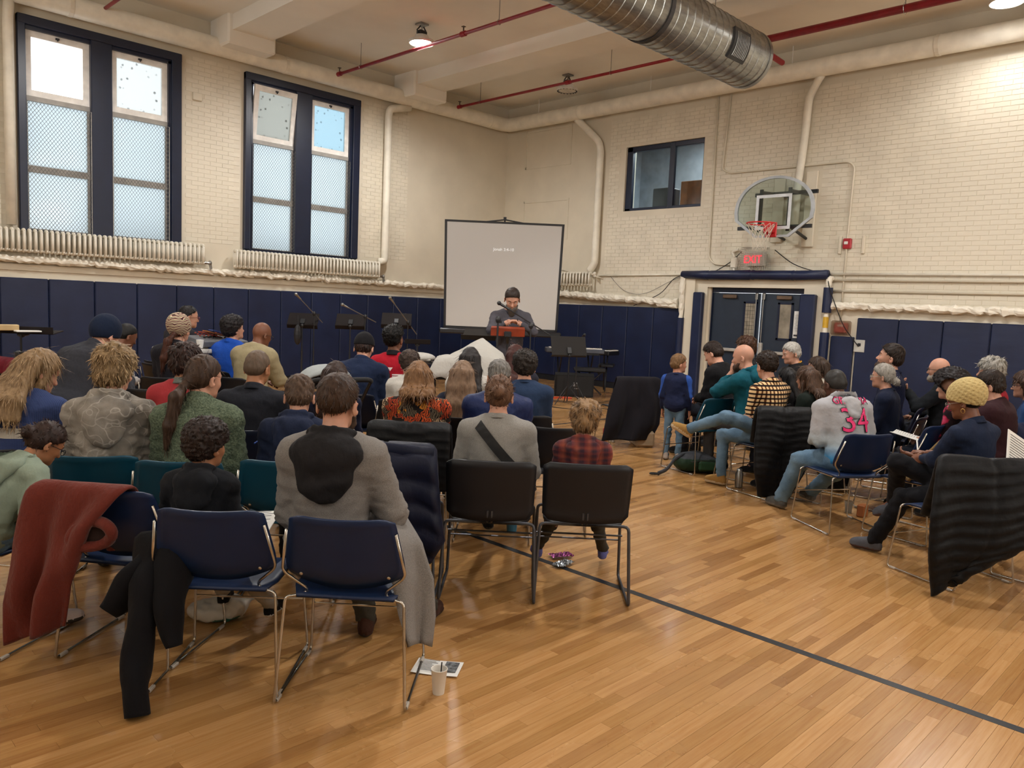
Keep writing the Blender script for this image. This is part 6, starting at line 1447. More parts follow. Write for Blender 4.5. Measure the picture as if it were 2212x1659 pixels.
# ------------------------------------------------------------------ SPEAKER
SPh = math.atan2(CAM[1]+6.4, CAM[0]+6.0)+.12
sp = person('SP', 'bearded man in a grey shirt standing and reading at the orange lectern', 1108, 625, 10.05, head=SPh, pose='stand', lean=3, nod=28, side=-4, skin='light', hair=('short', '2a211d', '3b302a'), beard=('4c453f', 1.7), top=('shirt', '46444a'), collar='shirtcollar', legs='3a3c3e', shoes='2a2320', w=1.08, chairspec=None,
   arms={1: (.05, .28, .40, (1.2, -.5, -.6), ((-1, .35, .0), (0, .1, -1), .9)), -1: (-.05, .28, .40, (-1.2, -.5, -.6), ((1, .35, .0), (0, .1, -1), .9))}, cuffs=.72)
mk('wristwatch', [tube([sp['A'][-1][1]+np.array([.0, .032*math.cos(a), .032*math.sin(a)]) for a in np.linspace(0, 2*PI, 13)[:-1]], .008, 5, closed=True)], M_dark, sp['o'])
mk('button', [sphere(tuple(sp['TT'](0, .118, .12+.07*i)), (.005, .003, .005), 6, 4) for i in range(5)], M_paper, sp['top'])
# ------------------------------------------------------------------ RIGHT BLOCK
r1 = person('R1', 'small boy standing in a navy and blue raglan shirt and jeans', 1468, 765, 8.6, head=A_(20), pose='stand', lean=0, nod=0, side=-48, skin='child', hair=('short', '4a3322', '8a6a48'), hs=1.22, w=1.05, top=('sweater', pat('raglan_blue', f_raglan)), legs=M_denim, shoes='9a8f86', chairspec=None)
r2 = person('R2', 'young man with short dark hair in a black jacket looking down', 1532, 740, 8.9, head=A_(88), lean=8, nod=26, side=6, skin='pale', hair=('short', '1c1411', '3a2a22'), top=('jacket', '101013'), collar='crew', chairspec=('A', BLK), clabel='black chair under the young man in the black jacket')
r3 = person('R3', 'bald man in a teal hoodie resting his hand at his mouth', 1604, 744, 7.9, head=A_(86), lean=10, nod=8, side=14, skin='light', hair=None, beard=('3c2c24', .6), w=1.12, top=('hoodie', '0c4a58'), legs='3c3c3e', arms={-1: (-.04, .26, .50, (-.8, .2, -1), ((.2, -.1, 1), (1, -.3, 0), 1.1)), 1: (.05, .3, .16)}, chairspec=('A', BLK), clabel='black chair under the bald man in the teal hoodie')
r4 = person('R4', 'person with tousled brown hair sitting just behind the bald man', 1612, 725, 9.7, lean=2, nod=0, skin='light', hair=('messy', '3a251c', '6a4a36'), top=('sweater', '17171b'), chairspec=('A', BLK), clabel='black chair under the person with tousled brown hair')
r5 = person('R5', 'man in a black and tan checked shirt and jeans with crossed legs', 1662, 766, 7.1, on=(-6.52, -10.2, A_(76)), lean=6, nod=6, side=-18, skin='light', w=1.1, hair=('fade', '211813', '3c2c22'), top=('shirt', pat('checked_flannel', f_mplaid)), collar='shirtcollar', legs=M_denim, shoes=('93713f', 'b8a68a'), chairspec=('A', DNV), clabel='dark chair with a black puffer coat, under the man in the checked shirt', tucked=False,
   knees={}, feet={-1: (1555, 1048), 1: (1487, 945, .46, (-.8, .3, .5), (1570, 900, 7.1))})
r6 = person('R6', 'white-haired man in a black jacket with a yellow collar', 1706, 740, 9.5, lean=4, nod=12, side=10, skin='light', hair=('short', 'a8a49c', 'd6d2ca'), top=('jacket', '121215', 'b8842a'), collar='collar', w=1.1, chairspec=('A', BLK), clabel='black chair under the white-haired man')
r7 = person('R7', 'girl with straight brown hair in a pale top near the right door pad', 1764, 770, 8.3, lean=4, nod=5, side=16, skin='light', hair=('long', '2e2019', '54402f', .2), top=('sweater', 'a59c8d'), chairspec=('A', BLK), clabel='black chair under the girl in the pale top')
r8 = person('R8', 'woman with wavy brown hair in a dark green top', 1740, 790, 7.2, lean=4, nod=8, side=-8, skin='light', hair=('long', '33231a', '6b4d38', .15), top=('sweater', '141c18'), chairspec=('A', BLK), clabel='black chair under the woman in the dark green top')
r9 = person('R9', 'person with smooth black hair half hidden behind the man in the checked shirt', 1698, 793, 7.9, lean=4, nod=4, skin='light', hair=('bob', '0c0b0c', '1f1d1e'), top=('sweater', '121215'), chairspec=None)
chair('A', NAVY, -6.97, -11.16, A_(58), 'navy chair under the man in the grey and blue hoodie')
r10 = person('R10', 'man in a grey to blue hoodie with pink number and rolled jeans', 1803, 803, 6.25, on=(-6.97, -11.14, A_(58)), lean=24, nod=16, w=1.15, skin='dark', hair=('buzz', '2a2826'), hoodk=.62, top=('hoodie', pat('gray_blue_fade', f_grad)), legs=M_denim, wr=1.2, shoes=('4c4b48', '5f5c56'), chairspec=None, feet={-1: (1685, 1098), 1: (1745, 1085)}, glasses='1b1b1b')
r11 = person('R11', 'bearded man in a navy sweater looking up towards the left', 1933, 743, 8.0, head=A_(105), lean=0, nod=-12, side=0, skin='light', hair=('short', '1e1713', '3e3028'), beard=('33261e', .7), top=('sweater', '0f1630'), chairspec=('A', DNV), clabel='dark chair under the bearded man in the navy sweater')
r12 = person('R12', 'older woman with grey hair in a low bun and glasses in navy', 1908, 785, 7.3, head=A_(98), lean=4, nod=2, skin='light', hair=('bun', '7d7870', 'b3aea5', 0, (0, -.12, .04)), glasses='a09888', top=('sweater', '131a2e'), collar='crew', chairspec=('A', DNV), clabel='dark chair under the older woman with the grey bun')
r13 = person('R13', 'bald man with dark glasses raising his hand to his chin', 2030, 773, 8.0, head=A_(98), lean=2, nod=2, skin='light', hair=None, beard=('8d857c', .6), glasses='18181a', top=('jacket', '15181c'), arms={-1: (-.10, .34, .42, (-.6, .2, -1), ((-.1, .5, .8), (.3, -1, 0), .9)), 1: (.05, .3, .14)}, chairspec=('A', DNV), clabel='dark chair under the bald man raising his hand')
r14 = person('R14', 'man with thick grey hair in a bright red top by the pads', 2143, 770, 7.6, head=A_(102), lean=2, nod=0, skin='light', hair=('messy', '77736c', 'a9a59c'), top=('sweater', '8c1424'), chairspec=('A', DNV), clabel='dark chair under the grey-haired man in red')
r15 = person('R15', 'woman with big curly black hair in a pink flower-print top', 2050, 795, 6.7, lean=6, nod=6, skin='light', hair=('bigcurl', '100b0b', '2c2022'), top=('shirt', pat('pink_flower_print', f_pinkfl)), chairspec=('A', DNV), clabel='navy chair under the woman in the pink flower-print top')
r16 = person('R16', 'man with short dark hair in a maroon and black jacket', 2137, 800, 6.35, head=A_(88), lean=6, nod=6, side=8, w=1.15, skin='light', hair=('short', '1d1511', '3a2c24'), glasses='3a1c1c', top=('jacket', '2b1419'), chairspec=('A', DNV), clabel='navy chair under the man in the maroon and black jacket')
r17 = person('R17', 'woman in a yellow crocheted cap and navy shirt writing with crossed legs', 2094, 838, 4.95, on=(-7.60, -12.12, A_(72)), lean=5, nod=16, side=14, skin='brown', w=1.08, hair=('buzz', '0f0c0b'), glasses='8d827c', earring=True, top=('shirt', '1a2338'), collar='shirtcollar', hat=dict(m=fabric('yellow_crochet', 'b8a472', weave=200, bump=.6, bscale=90), r=.024, f=.12, n=.045, holes=True, flop=True), legs='0e0f14', wr=1.12, shoes=('4b4d54', '3a2320'), cuffs=.55,
   feet={-1: (1885, 1192, 0, (-.25, 1, 0)), 1: (1930, 1110, .22, (-.5, .8, -.35), (1940, 1000, 5.45))}, arms={-1: (-.08, .42, .20, (-.5, -.2, -1), ((-.1, 1, .1), (.6, 0, .8), .7)), 1: (.02, .40, .23, (.7, -.2, -1), ((-.4, .9, -.1), (0, .2, -1), 1.0))}, chairspec=None)
chair('A', NAVY, -7.58, -12.13, A_(67), 'navy chair with a black quilted coat, under the woman in the yellow cap')
r18 = person('R18', 'woman with short brown hair and glasses cut by the right edge', 2216, 800, 6.8, head=A_(100), lean=4, nod=4, skin='light', hair=('bob', '2c1d16', '5a4030'), glasses='22303c', top=('sweater', '24406a'), chairspec=('A', DNV), clabel='navy chair cut off by the right edge under the woman with glasses')
r19 = person('R19', 'person in an olive jacket at the right edge holding a printed sheet', 2262, 842, 5.1, head=A_(80), lean=6, nod=10, skin='light', hair=('short', '2a1e18'), top=('jacket', '2a2a26'), chairspec=('A', NAVY), clabel='navy chair partly seen at the right edge beside the quilted coat')
# ------------------------------------------------------------------ coats and small things
def thick(P0, P1): return np.array(P0, float), np.array(P1, float)
def decal(host, parts, off=.006, back=True):
    """lay flat (x,z) shapes onto the rear of a garment, following its surface"""
    n = len(host.data.vertices); co_ = np.zeros(n*3, np.float32); host.data.vertices.foreach_get('co', co_); co_ = co_.reshape(-1, 3)
    import bmesh
    out = []
    for V, F, m in parts:
        bm = bmesh.new(); vs = [bm.verts.new(v) for v in V]; 
        for f in F:
            try: bm.faces.new([vs[i] for i in f])
            except Exception: pass
        bmesh.ops.triangulate(bm, faces=bm.faces[:]); 
        for _ in range(4):
            ed = [e_ for e_ in bm.edges if e_.calc_length() > .022]
            if not ed: break
            bmesh.ops.subdivide_edges(bm, edges=ed, cuts=1); bmesh.ops.triangulate(bm, faces=bm.faces[:])
        bm.verts.index_update(); V2 = np.array([v.co[:] for v in bm.verts]); F2 = [tuple(v.index for v in f.verts) for f in bm.faces]; bm.free()
        Y = np.zeros(len(V2))
        for i, v in enumerate(V2):
            d = (co_[:, 0]-v[0])**2+(co_[:, 2]-v[2])**2; k = np.argsort(d)[:60]; yy = co_[k, 1]; q_ = yy < yy.min()+.035; dd_ = np.exp(-d[k][q_]/2e-4); Y[i] = (yy[q_]*dd_).sum()/max(dd_.sum(), 1e-9) if dd_.sum() > 1e-9 else yy.min()
        V2[:, 1] = Y-off+v[1]*0; out.append((V2, F2, m))
    return out
chM = lambda x, y, h: (x, y, h)
C1M = (-11.84, -9.95, A_(38)); C2M = (-11.66, -10.46, A_(46)); NPM = (-10.49, -10.03, A_(44))
# rust fleece
o = drape('fleece_jacket', C1M, 'rust-red fleece jacket hanging over the back of the left navy chair', 'jacket', [(-.16, .50), (-.2, .66), (-.29, .808), (-.325, .822), (-.36, .80), (-.37, .60), (-.38, .35), (-.37, .16)], [-.2, -.22, -.25, -.27, -.30, -.36, -.40, -.40], [.1, .12, .14, .14, .13, .0, -.10, -.14], .009, M_rust, fold=.028, nu=41, freq=1.2, seed=3, skew=(0.10, 0))
mk('armhole', [tube([(-.0+.085*math.cos(a)+.03*math.sin(a), -.375-.012*math.sin(a*2), .62+.055*math.sin(a)) for a in np.linspace(0, 2*PI, 25)[:-1]], .024, 8, closed=True)], M_rust, o, smooth=True)
mk('hole_shade', [sphere((-.0, -.365, .62), (.08, .012, .05), 16, 8)], mat('armhole_shade', '1c0b0a', rough=.95), o)  # dark disc painted as the shade inside the sleeve opening
# black coat on chair 2
o = thing('coat', 'black padded coat slumped off the chair of the curly-haired boy to the floor', 'coat', tuple(at(320, 1240, 3.15)*[1, 1, 0]))
L_ = lambda px, py, D: at(px, py, D)-np.array(o.location)
o.location = tuple(at(320, 1240, 3.15)*np.array([1, 1, 0])); base_ = np.array([o.location[0], o.location[1], 0])
L_ = lambda px, py, D: at(px, py, D)-base_
sleeve(o, [L_(350, 1190, 3.25), L_(318, 1290, 3.1), L_(296, 1400, 3.05), L_(292, 1490, 3.0), L_(296, 1545, 2.98)], [.15, .115, .08, .075, .075, .06], M_blackcoat, puff=.03, period=.11, flat=.7)
sleeve(o, [L_(385, 1200, 3.2), L_(362, 1290, 3.1), L_(372, 1370, 3.08), L_(378, 1395, 3.07)], [.12, .10, .075, .04], M_blackcoat, flat=.7, seed=5)
sleeve(o, [L_(380, 1180, 3.3), L_(320, 1235, 3.15), L_(255, 1300, 3.1), L_(232, 1325, 3.08)], [.14, .11, .09, .05], M_blackcoat, seed=8, flat=.5, name='coat_body')
# navy puffer between the grey coat and grey sweater
chair('B', BLK, NPM[0], NPM[1], NPM[2], 'black chair under the navy puffer coat, nearest row')
o = drape('puffer_coat', NPM, 'dark navy puffer coat hung over a chair between the two grey-clad adults', 'coat', [(-.12, .48), (-.18, .66), (-.28, .83), (-.325, .85), (-.37, .82), (-.40, .62), (-.41, .46), (-.38, .33)], [-.25, -.26, -.27, -.28, -.28, -.27, -.25, -.22], [.25, .26, .26, .26, .27, .30, .33, .26], .02, M_puffN, freq=.8, fold=.012, puff=.03, period=.12, nu=31, seed=5, skew=(0, -.3))
mk('collar_roll', [tube(rpath([(-.25, -.34, .84), (0, -.36, .85), (.25, -.34, .83)], .1), .045, 12, flat=.7)], M_puffN, o, smooth=True)
# black puffer behind the leaf-print woman
r = p13['M']; o = drape('puffer_coat', (r[0], r[1], r[2]), 'black quilted puffer hung behind the woman in the leaf-print shirt', 'coat', [(-.14, .55), (-.2, .70), (-.28, .82), (-.32, .835), (-.36, .81), (-.39, .62), (-.39, .42)], [-.27]*7, [.27]*7, .014, M_puffB, fold=.006, puff=.018, period=.055, nu=31, seed=6)
chair('A', BLK, -8.86, -9.77, A_(42), 'empty black chair between the grey sweater woman and the plaid hoodie boy')
# strap on the grey sweater
def strip(P3, host_pts, w_, n=24): pass
pts = [(-.115+.30*i/23, 0, .50-.36*i/23) for i in range(24)]; V = []; F = []
for i, q in enumerate(pts):
    a = p4['TT'](*q); d = np.array([.77, 0, .64])*.0; 
    V += [a+np.array([-.016, 0, -.022]), a+np.array([.016, 0, .022])]
for i in range(23): F.append((2*i, 2*i+1, 2*i+3, 2*i+2))
dc = decal(p4['top'], [(np.array(V), F, 0)], off=.01); o_ = mk('shoulder_strap', dc, M_rubber, p4['o']); so = o_.modifiers.new('s', 'SOLIDIFY'); so.thickness = .004
# skirt of the long grey coat hanging at the right of its chair
def p2l(p, P):
    M = p['M']; a = M[2]-PI/2; dx, dy = P[0]-M[0], P[1]-M[1]; return (math.cos(a)*dx+math.sin(a)*dy, -math.sin(a)*dx+math.cos(a)*dy, P[2])
g_ = np.zeros((17, 13, 3)); rows = [(1110, 830, 872), (1175, 818, 912), (1250, 845, 935), (1330, 862, 938), (1398, 882, 930)]
for i in range(17):
    q = i/16*4; k = min(3, int(q)); u = q-k; y_ = rows[k][0]*(1-u)+rows[k+1][0]*u; xa = rows[k][1]*(1-u)+rows[k+1][1]*u; xb = rows[k][2]*(1-u)+rows[k+1][2]*u
    for j in range(13):
        v = j/12; D_ = 3.15+.22*max(0, 1-q)**1.5-.04*q/4+.16*v+.02*math.sin(v*9+q)*(.3+q/4); P = at(xa+(xb-xa)*v, y_-(8*math.sin(v*3) if i == 16 else 0), D_); g_[i, j] = p2l(p3, P)
g_[..., 2] = np.maximum(g_[..., 2], .05)
mk('coat_skirt', [slab(g_, 17, 13, .008)], p3['top'].data.materials[0], p3['top'], smooth=True)
ch_ = p6['HT'](-.02, -.115, .13); mk('claw_clip', [cbox(tuple(ch_), (.03, .03, .075), ch=.008)]+[tube([tuple(ch_+np.array([s_*.014, -.012, z_])), tuple(ch_+np.array([s_*.03, .012, z_-.004]))], .004, 5) for s_ in (-1, 1) for z_ in (-.03, -.01, .01, .03)], M_dark, p6['o'])
# hoodie print of the man in the grey to blue hoodie
TT = p10  # (kept name for clarity)
def put_text(p, s_, size, cx, cz, mats_, outline=.004):
    V, F, _ = text_mesh(s_, size, 0.); h_ = p['hip']; 
    f = lambda V, k, o_: [(np.stack([V[:, 0]+cx, 0*V[:, 0], V[:, 1]+cz], 1), F, k)]
    o1 = mk('lettering', decal(p['top'], f(V, 0, 0), off=.014), [mats_[0]], p['top'])
    if len(mats_) > 1:
        cu_V = V.copy(); 
        g_ = []
        for dx, dz in ((outline, 0), (-outline, 0), (0, outline), (0, -outline)): g_ += [(np.stack([V[:, 0]+cx+dx, 0*V[:, 0], V[:, 1]+cz+dz], 1), F, 0)]
        mk('lettering_outline', decal(p['top'], g_, off=.009), [mats_[1]], p['top'])
M_pink = mat('pink_print', 'd8246a', rough=.6); tq = r10['TT'](0, -.1, .30)
put_text(r10, '34', .26, 0.0, tq[2]-.07, [M_pink, M_ink], .006)
tq2 = r10['TT'](0, -.1, .44); put_text(r10, 'GR  ANIA', .075, 0, tq2[2]+.02, [M_pink, M_ink], .003)
M_wp = mat('white_print', 'd0c4c4', rough=.7)
bz = p20['TT'](0, -.1, .3)[2]; P = [(np.array([(-.025, 0, bz+.11), (.025, 0, bz+.11), (0, 0, bz+.07)]), [(0, 1, 2)], 0)]
P += [(np.array([(x0, 0, z0), (x1, 0, z0), (x1, 0, z0+.012), (x0, 0, z0+.012)]), [(0, 1, 2, 3)], 0) for x0, x1, z0 in [(.02, .12, bz+.03), (.02, .1, bz+.01), (.02, .11, bz-.01), (-.1, .1, bz-.05), (-.1, .12, bz-.08), (-.1, .06, bz-.11)]]
mk('shirt_print', decal(p20['top'], P, off=.006), M_wp, p20['top']); mk('shirt_emblem', decal(p20['top'], [(np.array([(-.11, 0, bz-.03), (0, 0, bz-.03), (0, 0, bz+.05), (-.11, 0, bz+.05)]), [(0, 1, 2, 3)], 0)], off=.006), M_ink, p20['top'])
# coats on the right block
r = (r5['M'][0], r5['M'][1], A_(48)); o = drape('puffer_coat', r, 'long black puffer coat hanging behind the man in the checked shirt', 'coat', [(-.14, .5), (-.2, .68), (-.28, .82), (-.325, .83), (-.36, .80), (-.42, .55), (-.45, .30), (-.42, .06)], [-.24, -.25, -.26, -.26, -.27, -.30, -.30, -.24], [.22, .23, .24, .24, .22, .2, .16, .05], .016, M_puffB, freq=.8, fold=.014, puff=.016, period=.06, nu=31, seed=9)
r = (-7.62, -12.16, A_(38)); o = drape('quilted_coat', r, 'black quilted long coat hanging to a point from the yellow-cap woman’s chair', 'coat', [(-.12, .45), (-.2, .66), (-.28, .82), (-.325, .835), (-.37, .80), (-.44, .58), (-.46, .34), (-.40, .08)], [-.26, -.26, -.27, -.28, -.30, -.34, -.33, -.27], [.26, .27, .28, .30, .36, .40, .28, -.12], .014, M_puffB, freq=.8, fold=.016, puff=.02, period=.07, nu=41, seed=12, skew=(.16, 0))
tcM = (-5.98, -11.25, A_(85)); chair('A', NAVY, *tcM, 'navy chair with a tan coat behind the woman in the yellow cap')
o = drape('coat', (-6.72, -11.62, A_(80)), 'tan wool coat folded over a chair left of the woman in the yellow cap', 'coat', [(-.05, .46), (-.12, .6), (-.24, .80), (-.29, .835), (-.34, .81), (-.37, .66), (-.38, .42)], [-.26, -.2, -.12, -.1, -.1, -.08, -.06], [.05, .14, .2, .22, .22, .2, .18], .012, fabric('tan_wool', '76603f', bump=.4), fold=.02, nu=25, seed=14)
chair('A', NAVY, -6.72, -11.62, A_(80), 'navy chair under the folded tan coat')
o = drape('jacket', (r12['M'][0]+.05, r12['M'][1]-.75, A_(85)), 'navy jacket slung over a chair behind the older woman with the grey bun', 'jacket', [(-.1, .5), (-.18, .68), (-.28, .82), (-.325, .835), (-.36, .81), (-.39, .6), (-.39, .42)], [-.24]*7, [.24]*7, .012, fabric('navy_jacket_cloth', '111b38', rough=.7), fold=.02, nu=25, seed=15)
chair('A', NAVY, r12['M'][0]+.05, r12['M'][1]-.75, A_(85), 'navy chair under the slung navy jacket')
bcM = (-5.3, -7.75, A_(62)); chair('A', BLK, *bcM, 'empty chair under a black coat left of the standing boy')
o = drape('coat', bcM, 'black coat spread over a chair left of the standing boy', 'coat', [(-.1, .46), (-.16, .66), (-.27, .83), (-.325, .845), (-.37, .82), (-.42, .55), (-.46, .28), (-.46, .1)], [-.22, -.24, -.25, -.26, -.28, -.38, -.46, -.50], [.24, .25, .26, .28, .3, .32, .3, .2], .012, fabric('charcoal_coat', '151318', bump=.3), fold=.03, nu=35, seed=17, freq=1.6)
chair('A', TEAL, -6.0, -9.25, A_(76), 'empty teal chair beside the standing boy')
# paper bag, bottle, backpack
def at0(px, py, z=0.): return onz(px, py, z)
q = at0(1385, 962); o = tag(mk('paper_bag', [cbox((0, 0, .1), (.34, .24, .2), ch=.03), cbox((.03, .02, .2), (.26, .16, .06), R=rotm('X', .3), ch=.02)], mat('kraft_paper', '8f7a60', rough=.8, var=.12, bump=.5, bscale=14), loc=tuple(q)), 'crumpled brown paper bag under the chair with the black coat', 'bag'); o.rotation_euler = (0, 0, .9)
q = at0(1307, 950); o = thing('bottle', 'clear bottle with red drink and red label standing on the floor', 'bottle', tuple(q)); mk('bottle_body', [lathe([(.03, 0), (.033, .01), (.033, .12), (.03, .14), (.013, .17), (.013, .19)], 16)], mat('red_drink', 'b03030', rough=.15, var=.1), o, smooth=True); mk('cap', [lathe([(.016, .185), (.016, .205)], 12)], M_paper, o)
q = at0(1322, 955); tag(mk('white_bottle', [lathe([(.03, 0), (.032, .01), (.032, .15), (.015, .18), (.015, .2)], 16)], mat('milky_plastic', 'bdb8b0', rough=.3), loc=tuple(q), smooth=True), 'milky white bottle right of the red bottle on the floor', 'bottle')
q = at0(1500, 1018); o = thing('backpack', 'green and grey backpack lying on the floor under the teal chair', 'backpack', (q[0], q[1], 0), YAW-PI/2+.1)
F_ = Fld(np.array([-.32, -.22, -.01]), np.array([.32, .24, .32]), .011); F_.add(ell((0, 0, .1), (.24, .16, .11)), .04); F_.add(ell((.1, -.08, .08), (.13, .08, .08)), .03); F_.add(ell((-.12, -.07, .09), (.1, .08, .07)), .03); F_.cut((0, 0, -1), (0, 0, .006))
V, Q = F_.mesh(); N = vnorm(V, Q); V = V+N*(wob(V, .09, 5)*.008)[:, None]; V[:, 2] = np.maximum(V[:, 2], .003)
mk('pack_body', [(V, Q, (V[Q].mean(1)[:, 2] > .15).astype(int))], [fabric('green_nylon', '1c3021', rough=.6), fabric('gray_nylon', '3f4248', rough=.7)], o, smooth=True)
mk('pocket', [cbox((.08, -.17, .09), (.2, .05, .1), ch=.02)], fabric('green_nylon2', '24402a', rough=.6), o)
mk('strap', [tube(rpath([(-.1, -.02, .18), (-.24, -.1, .16), (-.36, -.2, .05), (-.46, -.24, .02)], .08), .022, 8, flat=.4)], fabric('gray_nylon', '3f4248'), o, smooth=True)
mk('buckle', [tube([(-.5+.045*math.cos(a), -.25+.025*math.sin(a), .02) for a in np.linspace(0, 2*PI, 13)[:-1]], .008, 6, closed=True)], M_rubber, o); mk('zip', [tube([(-.1, -.165, .13), (.0, -.2, .15), (.16, -.19, .14)], .004, 5)], M_dark, o)
# white bag under the boy's chair
q = at0(455, 1350); o = thing('plastic_bag', 'white and teal plastic bag of goods on the floor under the curly-haired boy', 'bag', (q[0]+.05, q[1]+.05, 0), YAW-PI/2+.2)
F_ = Fld(np.array([-.2, -.15, -.01]), np.array([.22, .15, .2]), .01); F_.add(ell((0, 0, .05), (.14, .09, .055)), .03); F_.add(ell((.06, .0, .07), (.09, .08, .05)), .03); F_.add(cone((.1, 0, .08), (.18, .01, .1), .03, .008), .02); F_.cut((0, 0, -1), (0, 0, .004)); V, Q = F_.mesh(); N = vnorm(V, Q); V = V+N*(wob(V, .045, 5)*.007)[:, None]; V[:, 2] = np.maximum(V[:, 2], .002)
mk('bag_body', [(V, Q, ((V[Q].mean(1)[:, 2] < .03) & (V[Q].mean(1)[:, 0] > 0)).astype(int))], [mat('bag_white', 'b7b5ae', rough=.35), mat('bag_teal', '2c6a5e', rough=.4)], o, smooth=True)
# programme sheet, cup and stirrer
q = at0(945, 1445); ang = math.atan2(.2, 1)+YAW-PI/2-.35; o = thing('programme_sheet', 'printed white programme sheet on the floor behind the paper cup', 'paper', (q[0], q[1], 0.0), ang)
g_ = np.zeros((9, 7, 3))
for i in range(9):
    for j in range(7): g_[i, j] = (-.105+.21*i/8, -.07+.14*j/6, .004+.006*(i/8)**2+.012*max(0, .35-i/8))
mk('sheet', [slab(g_, 9, 7, .0006)], M_paper, o)
mk('print', [box(-.08+.0, -.08+.10*(.5+.5*rng.random()), .05-.012*k, .0525-.012*k, .0125, .0135) for k in range(9)]+[box(-.02, .0+.09*rng.random(), -.02-.01*k, -.018-.01*k, .0105, .0118) for k in range(4)], M_ink, o)
mk('picture', [box(.03, .09, -.04, .055, .0125, .0135)], mat('halftone', '55585a', rough=.7, var=.5, nscale=60), o)
q = onz(947, 1497); o = thing('paper_cup', 'white paper cup with a black stirrer on the floor', 'cup', tuple(q)); mk('cup_body', [lathe([(.024, 0), (.0245, .002), (.034, .105), (.036, .107), (.034, .109), (.032, .105), (.023, .006), (.0, .005)], 28, cap=False)], mat('cup_paper', 'd2cec6', rough=.6, var=.02), o, smooth=True); mk('coffee', [lathe([(.026, .03), (.001, .0301)], 20, cap=False)], M_rubber, o); mk('stirrer', [tube([(0.005, 0, .02), (.022, .01, .125)], .0028, 6)], M_dark, o)
# wrappers
for k, (px, py, c, lab) in enumerate([(1212, 1204, '7a3a6a', 'crumpled purple snack wrapper on the floor behind the small boy'), (1216, 1222, '8c9298', 'silver and blue snack wrapper on the floor behind the small boy')]):
    q = at0(px, py); g_ = np.zeros((14, 9, 3)); gg = np.random.default_rng(k)
    for i in range(14):
        for j in range(9): g_[i, j] = (-.075+.15*i/13, -.04+.08*j/8, .010+.009*abs(math.sin(i*1.3+j*.9+k))+.006*gg.random())
    o = mk('snack_wrapper', [slab(g_, 14, 9, .001)], mat('foil_'+c, c, rough=.22, metal=.7, var=.6, nscale=30), loc=(q[0], q[1], 0)); o.rotation_euler = (0, 0, -.4+.5*k); tag(o, lab, 'wrapper')
# books, pens, papers in laps
def lap_paper(p, label, x=0, y=.34, z=.12, w_=.2, h_=.26, tilt=.2, col=None, nm='booklet'):
    a = p['hip']+np.array([x, y, z])*p['s']; o = thing(nm, label, 'paper', lw(p['M'], (a[0], a[1], a[2])), p['M'][2]-PI/2)
    R = rotm('X', tilt); mk('page', [cbox((-w_*.27, 0, 0), (w_*.52, h_, .004), R=R@rotm('Y', .12)), cbox((w_*.27, 0, 0), (w_*.52, h_, .004), R=R@rotm('Y', -.12))], col or M_paper, o)
    L2 = []
    for k in range(12): v = box(-w_*.48, -w_*.48+w_*.4*(.6+.4*rng.random()), h_*.42-k*.019, h_*.42-k*.019+.003, .006, .007); L2.append((v[0]@(R@rotm('Y', .12)).T,)+v[1:]); v = box(w_*.07, w_*.07+w_*.4*(.6+.4*rng.random()), h_*.42-k*.019, h_*.42-k*.019+.003, .006, .007); L2.append((v[0]@(R@rotm('Y', -.12)).T,)+v[1:])
    mk('print', L2, M_ink, o); return o
lap_paper(p2, 'open white notebook on the lap of the curly-haired boy', x=.2, y=.36, z=.1, w_=.26)
lap_paper(r17, 'notepad on the knee of the woman in the yellow cap', x=-.02, y=.44, z=.17, w_=.14, h_=.2, col=mat('pad_yellowish', 'b9ad90', rough=.7))
lap_paper(r10, 'white folded papers in the hands of the man in the fading hoodie', x=.16, y=.40, z=.16)
lap_paper(r15, 'open printed pages held by the woman in the pink flower print', x=-.12, y=.42, z=.14)
q = at(2200, 985, 4.75); o = mk('printed_sheet', [cbox((0, 0, 0), (.2, .004, .28))], M_paper, loc=tuple(q)); o.rotation_euler = (-.5, .5, YAW-PI/2+.2); tag(o, 'white printed sheet held at the right edge of the photo', 'paper')
mk('print', [box(-.08, .06+.02*rng.random(), -.004, -.003, .11-.018*k, .113-.018*k) for k in range(12)], M_ink, o)
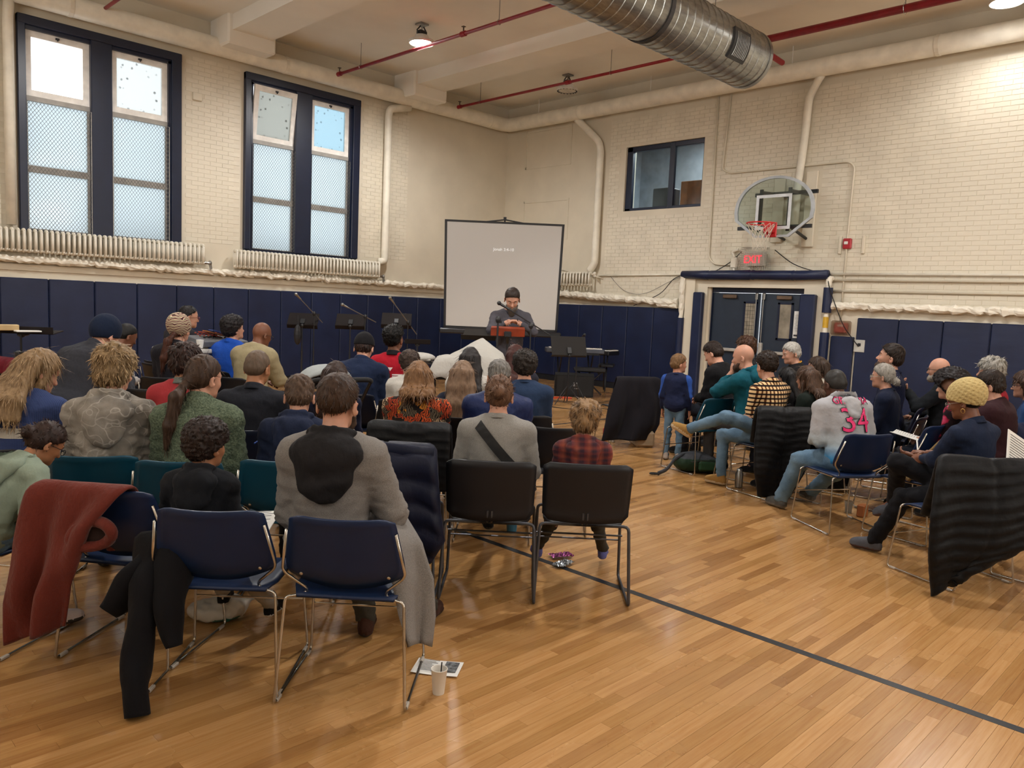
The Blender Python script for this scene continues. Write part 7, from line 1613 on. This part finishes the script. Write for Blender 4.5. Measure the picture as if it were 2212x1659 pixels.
H_ = r17['A'][1][1]; o = thing('pen', 'white pen held by the woman in the yellow cap', 'pen', lw(r17['M'], (H_[0]-.01, H_[1]+.06, H_[2]+.01))); mk('barrel', [tube([(0, 0, 0), (.06, .03, .06)], .005, 8), tube([(0, 0, 0), (-.012, -.006, -.012)], .0025, 6)], M_paper, o)
q = at(560, 953, 4.35); o = thing('pen', 'blue pen held by the girl in the green fleece', 'pen', tuple(q)); mk('barrel', [tube([(-.03, 0, -.01), (.03, .02, .01)], .0045, 8)], mat('pen_blue', '3a5ab0', rough=.3), o)
# small floor things at the right
q = at0(1832, 1107); tag(mk('plastic_cup', [lathe([(.026, 0), (.036, .1), (.034, .1), (.025, .003)], 18)], pane_mat('clear_cup', 'd8d4cc', .6), loc=tuple(q)), 'clear plastic cup on the floor beyond the hoodie man’s chair', 'cup')
q = at0(1862, 1115); tag(mk('snack_box', [cbox((0, 0, .05), (.1, .06, .1), ch=.006)], mat('orange_box', '9a5a2c', rough=.5), loc=tuple(q)), 'small orange box on the floor right of the clear cup', 'box')
q = at0(1595, 1053); tag(mk('steel_bottle', [lathe([(.035, 0), (.037, .01), (.037, .13), (.025, .16), (.025, .18)], 18)], M_steel, loc=tuple(q), smooth=True), 'steel water bottle on the floor behind the checked-shirt man’s foot', 'bottle')
q = at0(1105, 1150); tag(mk('blue_cup', [lathe([(.035, 0), (.04, .09), (.038, .09), (.033, .003)], 18)], mat('blue_plastic', '2a5a70', rough=.4), loc=tuple(q)), 'blue cup on the floor under the woman in the grey sweater', 'cup')
# far left
Cq = onz(22, 795, .79)[:2]+.32*np.array([.9, .3]); ch_ = (Cq[0], Cq[1], A_(15)); chair('A', BLK, *ch_, 'black chair with a red coat at the left edge')
drape('coat', ch_, 'crimson coat heaped over a chair back at the left edge', 'coat', [(-.12, .6), (-.18, .72), (-.28, .86), (-.325, .88), (-.36, .85), (-.38, .74)], [-.24]*6, [.22]*6, .03, fabric('crimson_cloth', '5e0f20', rough=.6), fold=.02, nu=25, seed=21)
chair('A', BLK, *(onz(323, 785, .79)[:2]+.32*np.array([.95, .2])), A_(14), 'empty black chair to the right of the man in the navy beanie')
chair('A', BLK, *(onz(295, 840, .79)[:2]+.32*np.array([.85, .5])), A_(25), 'empty black chair between the wavy-haired teenager and the red polo boy')
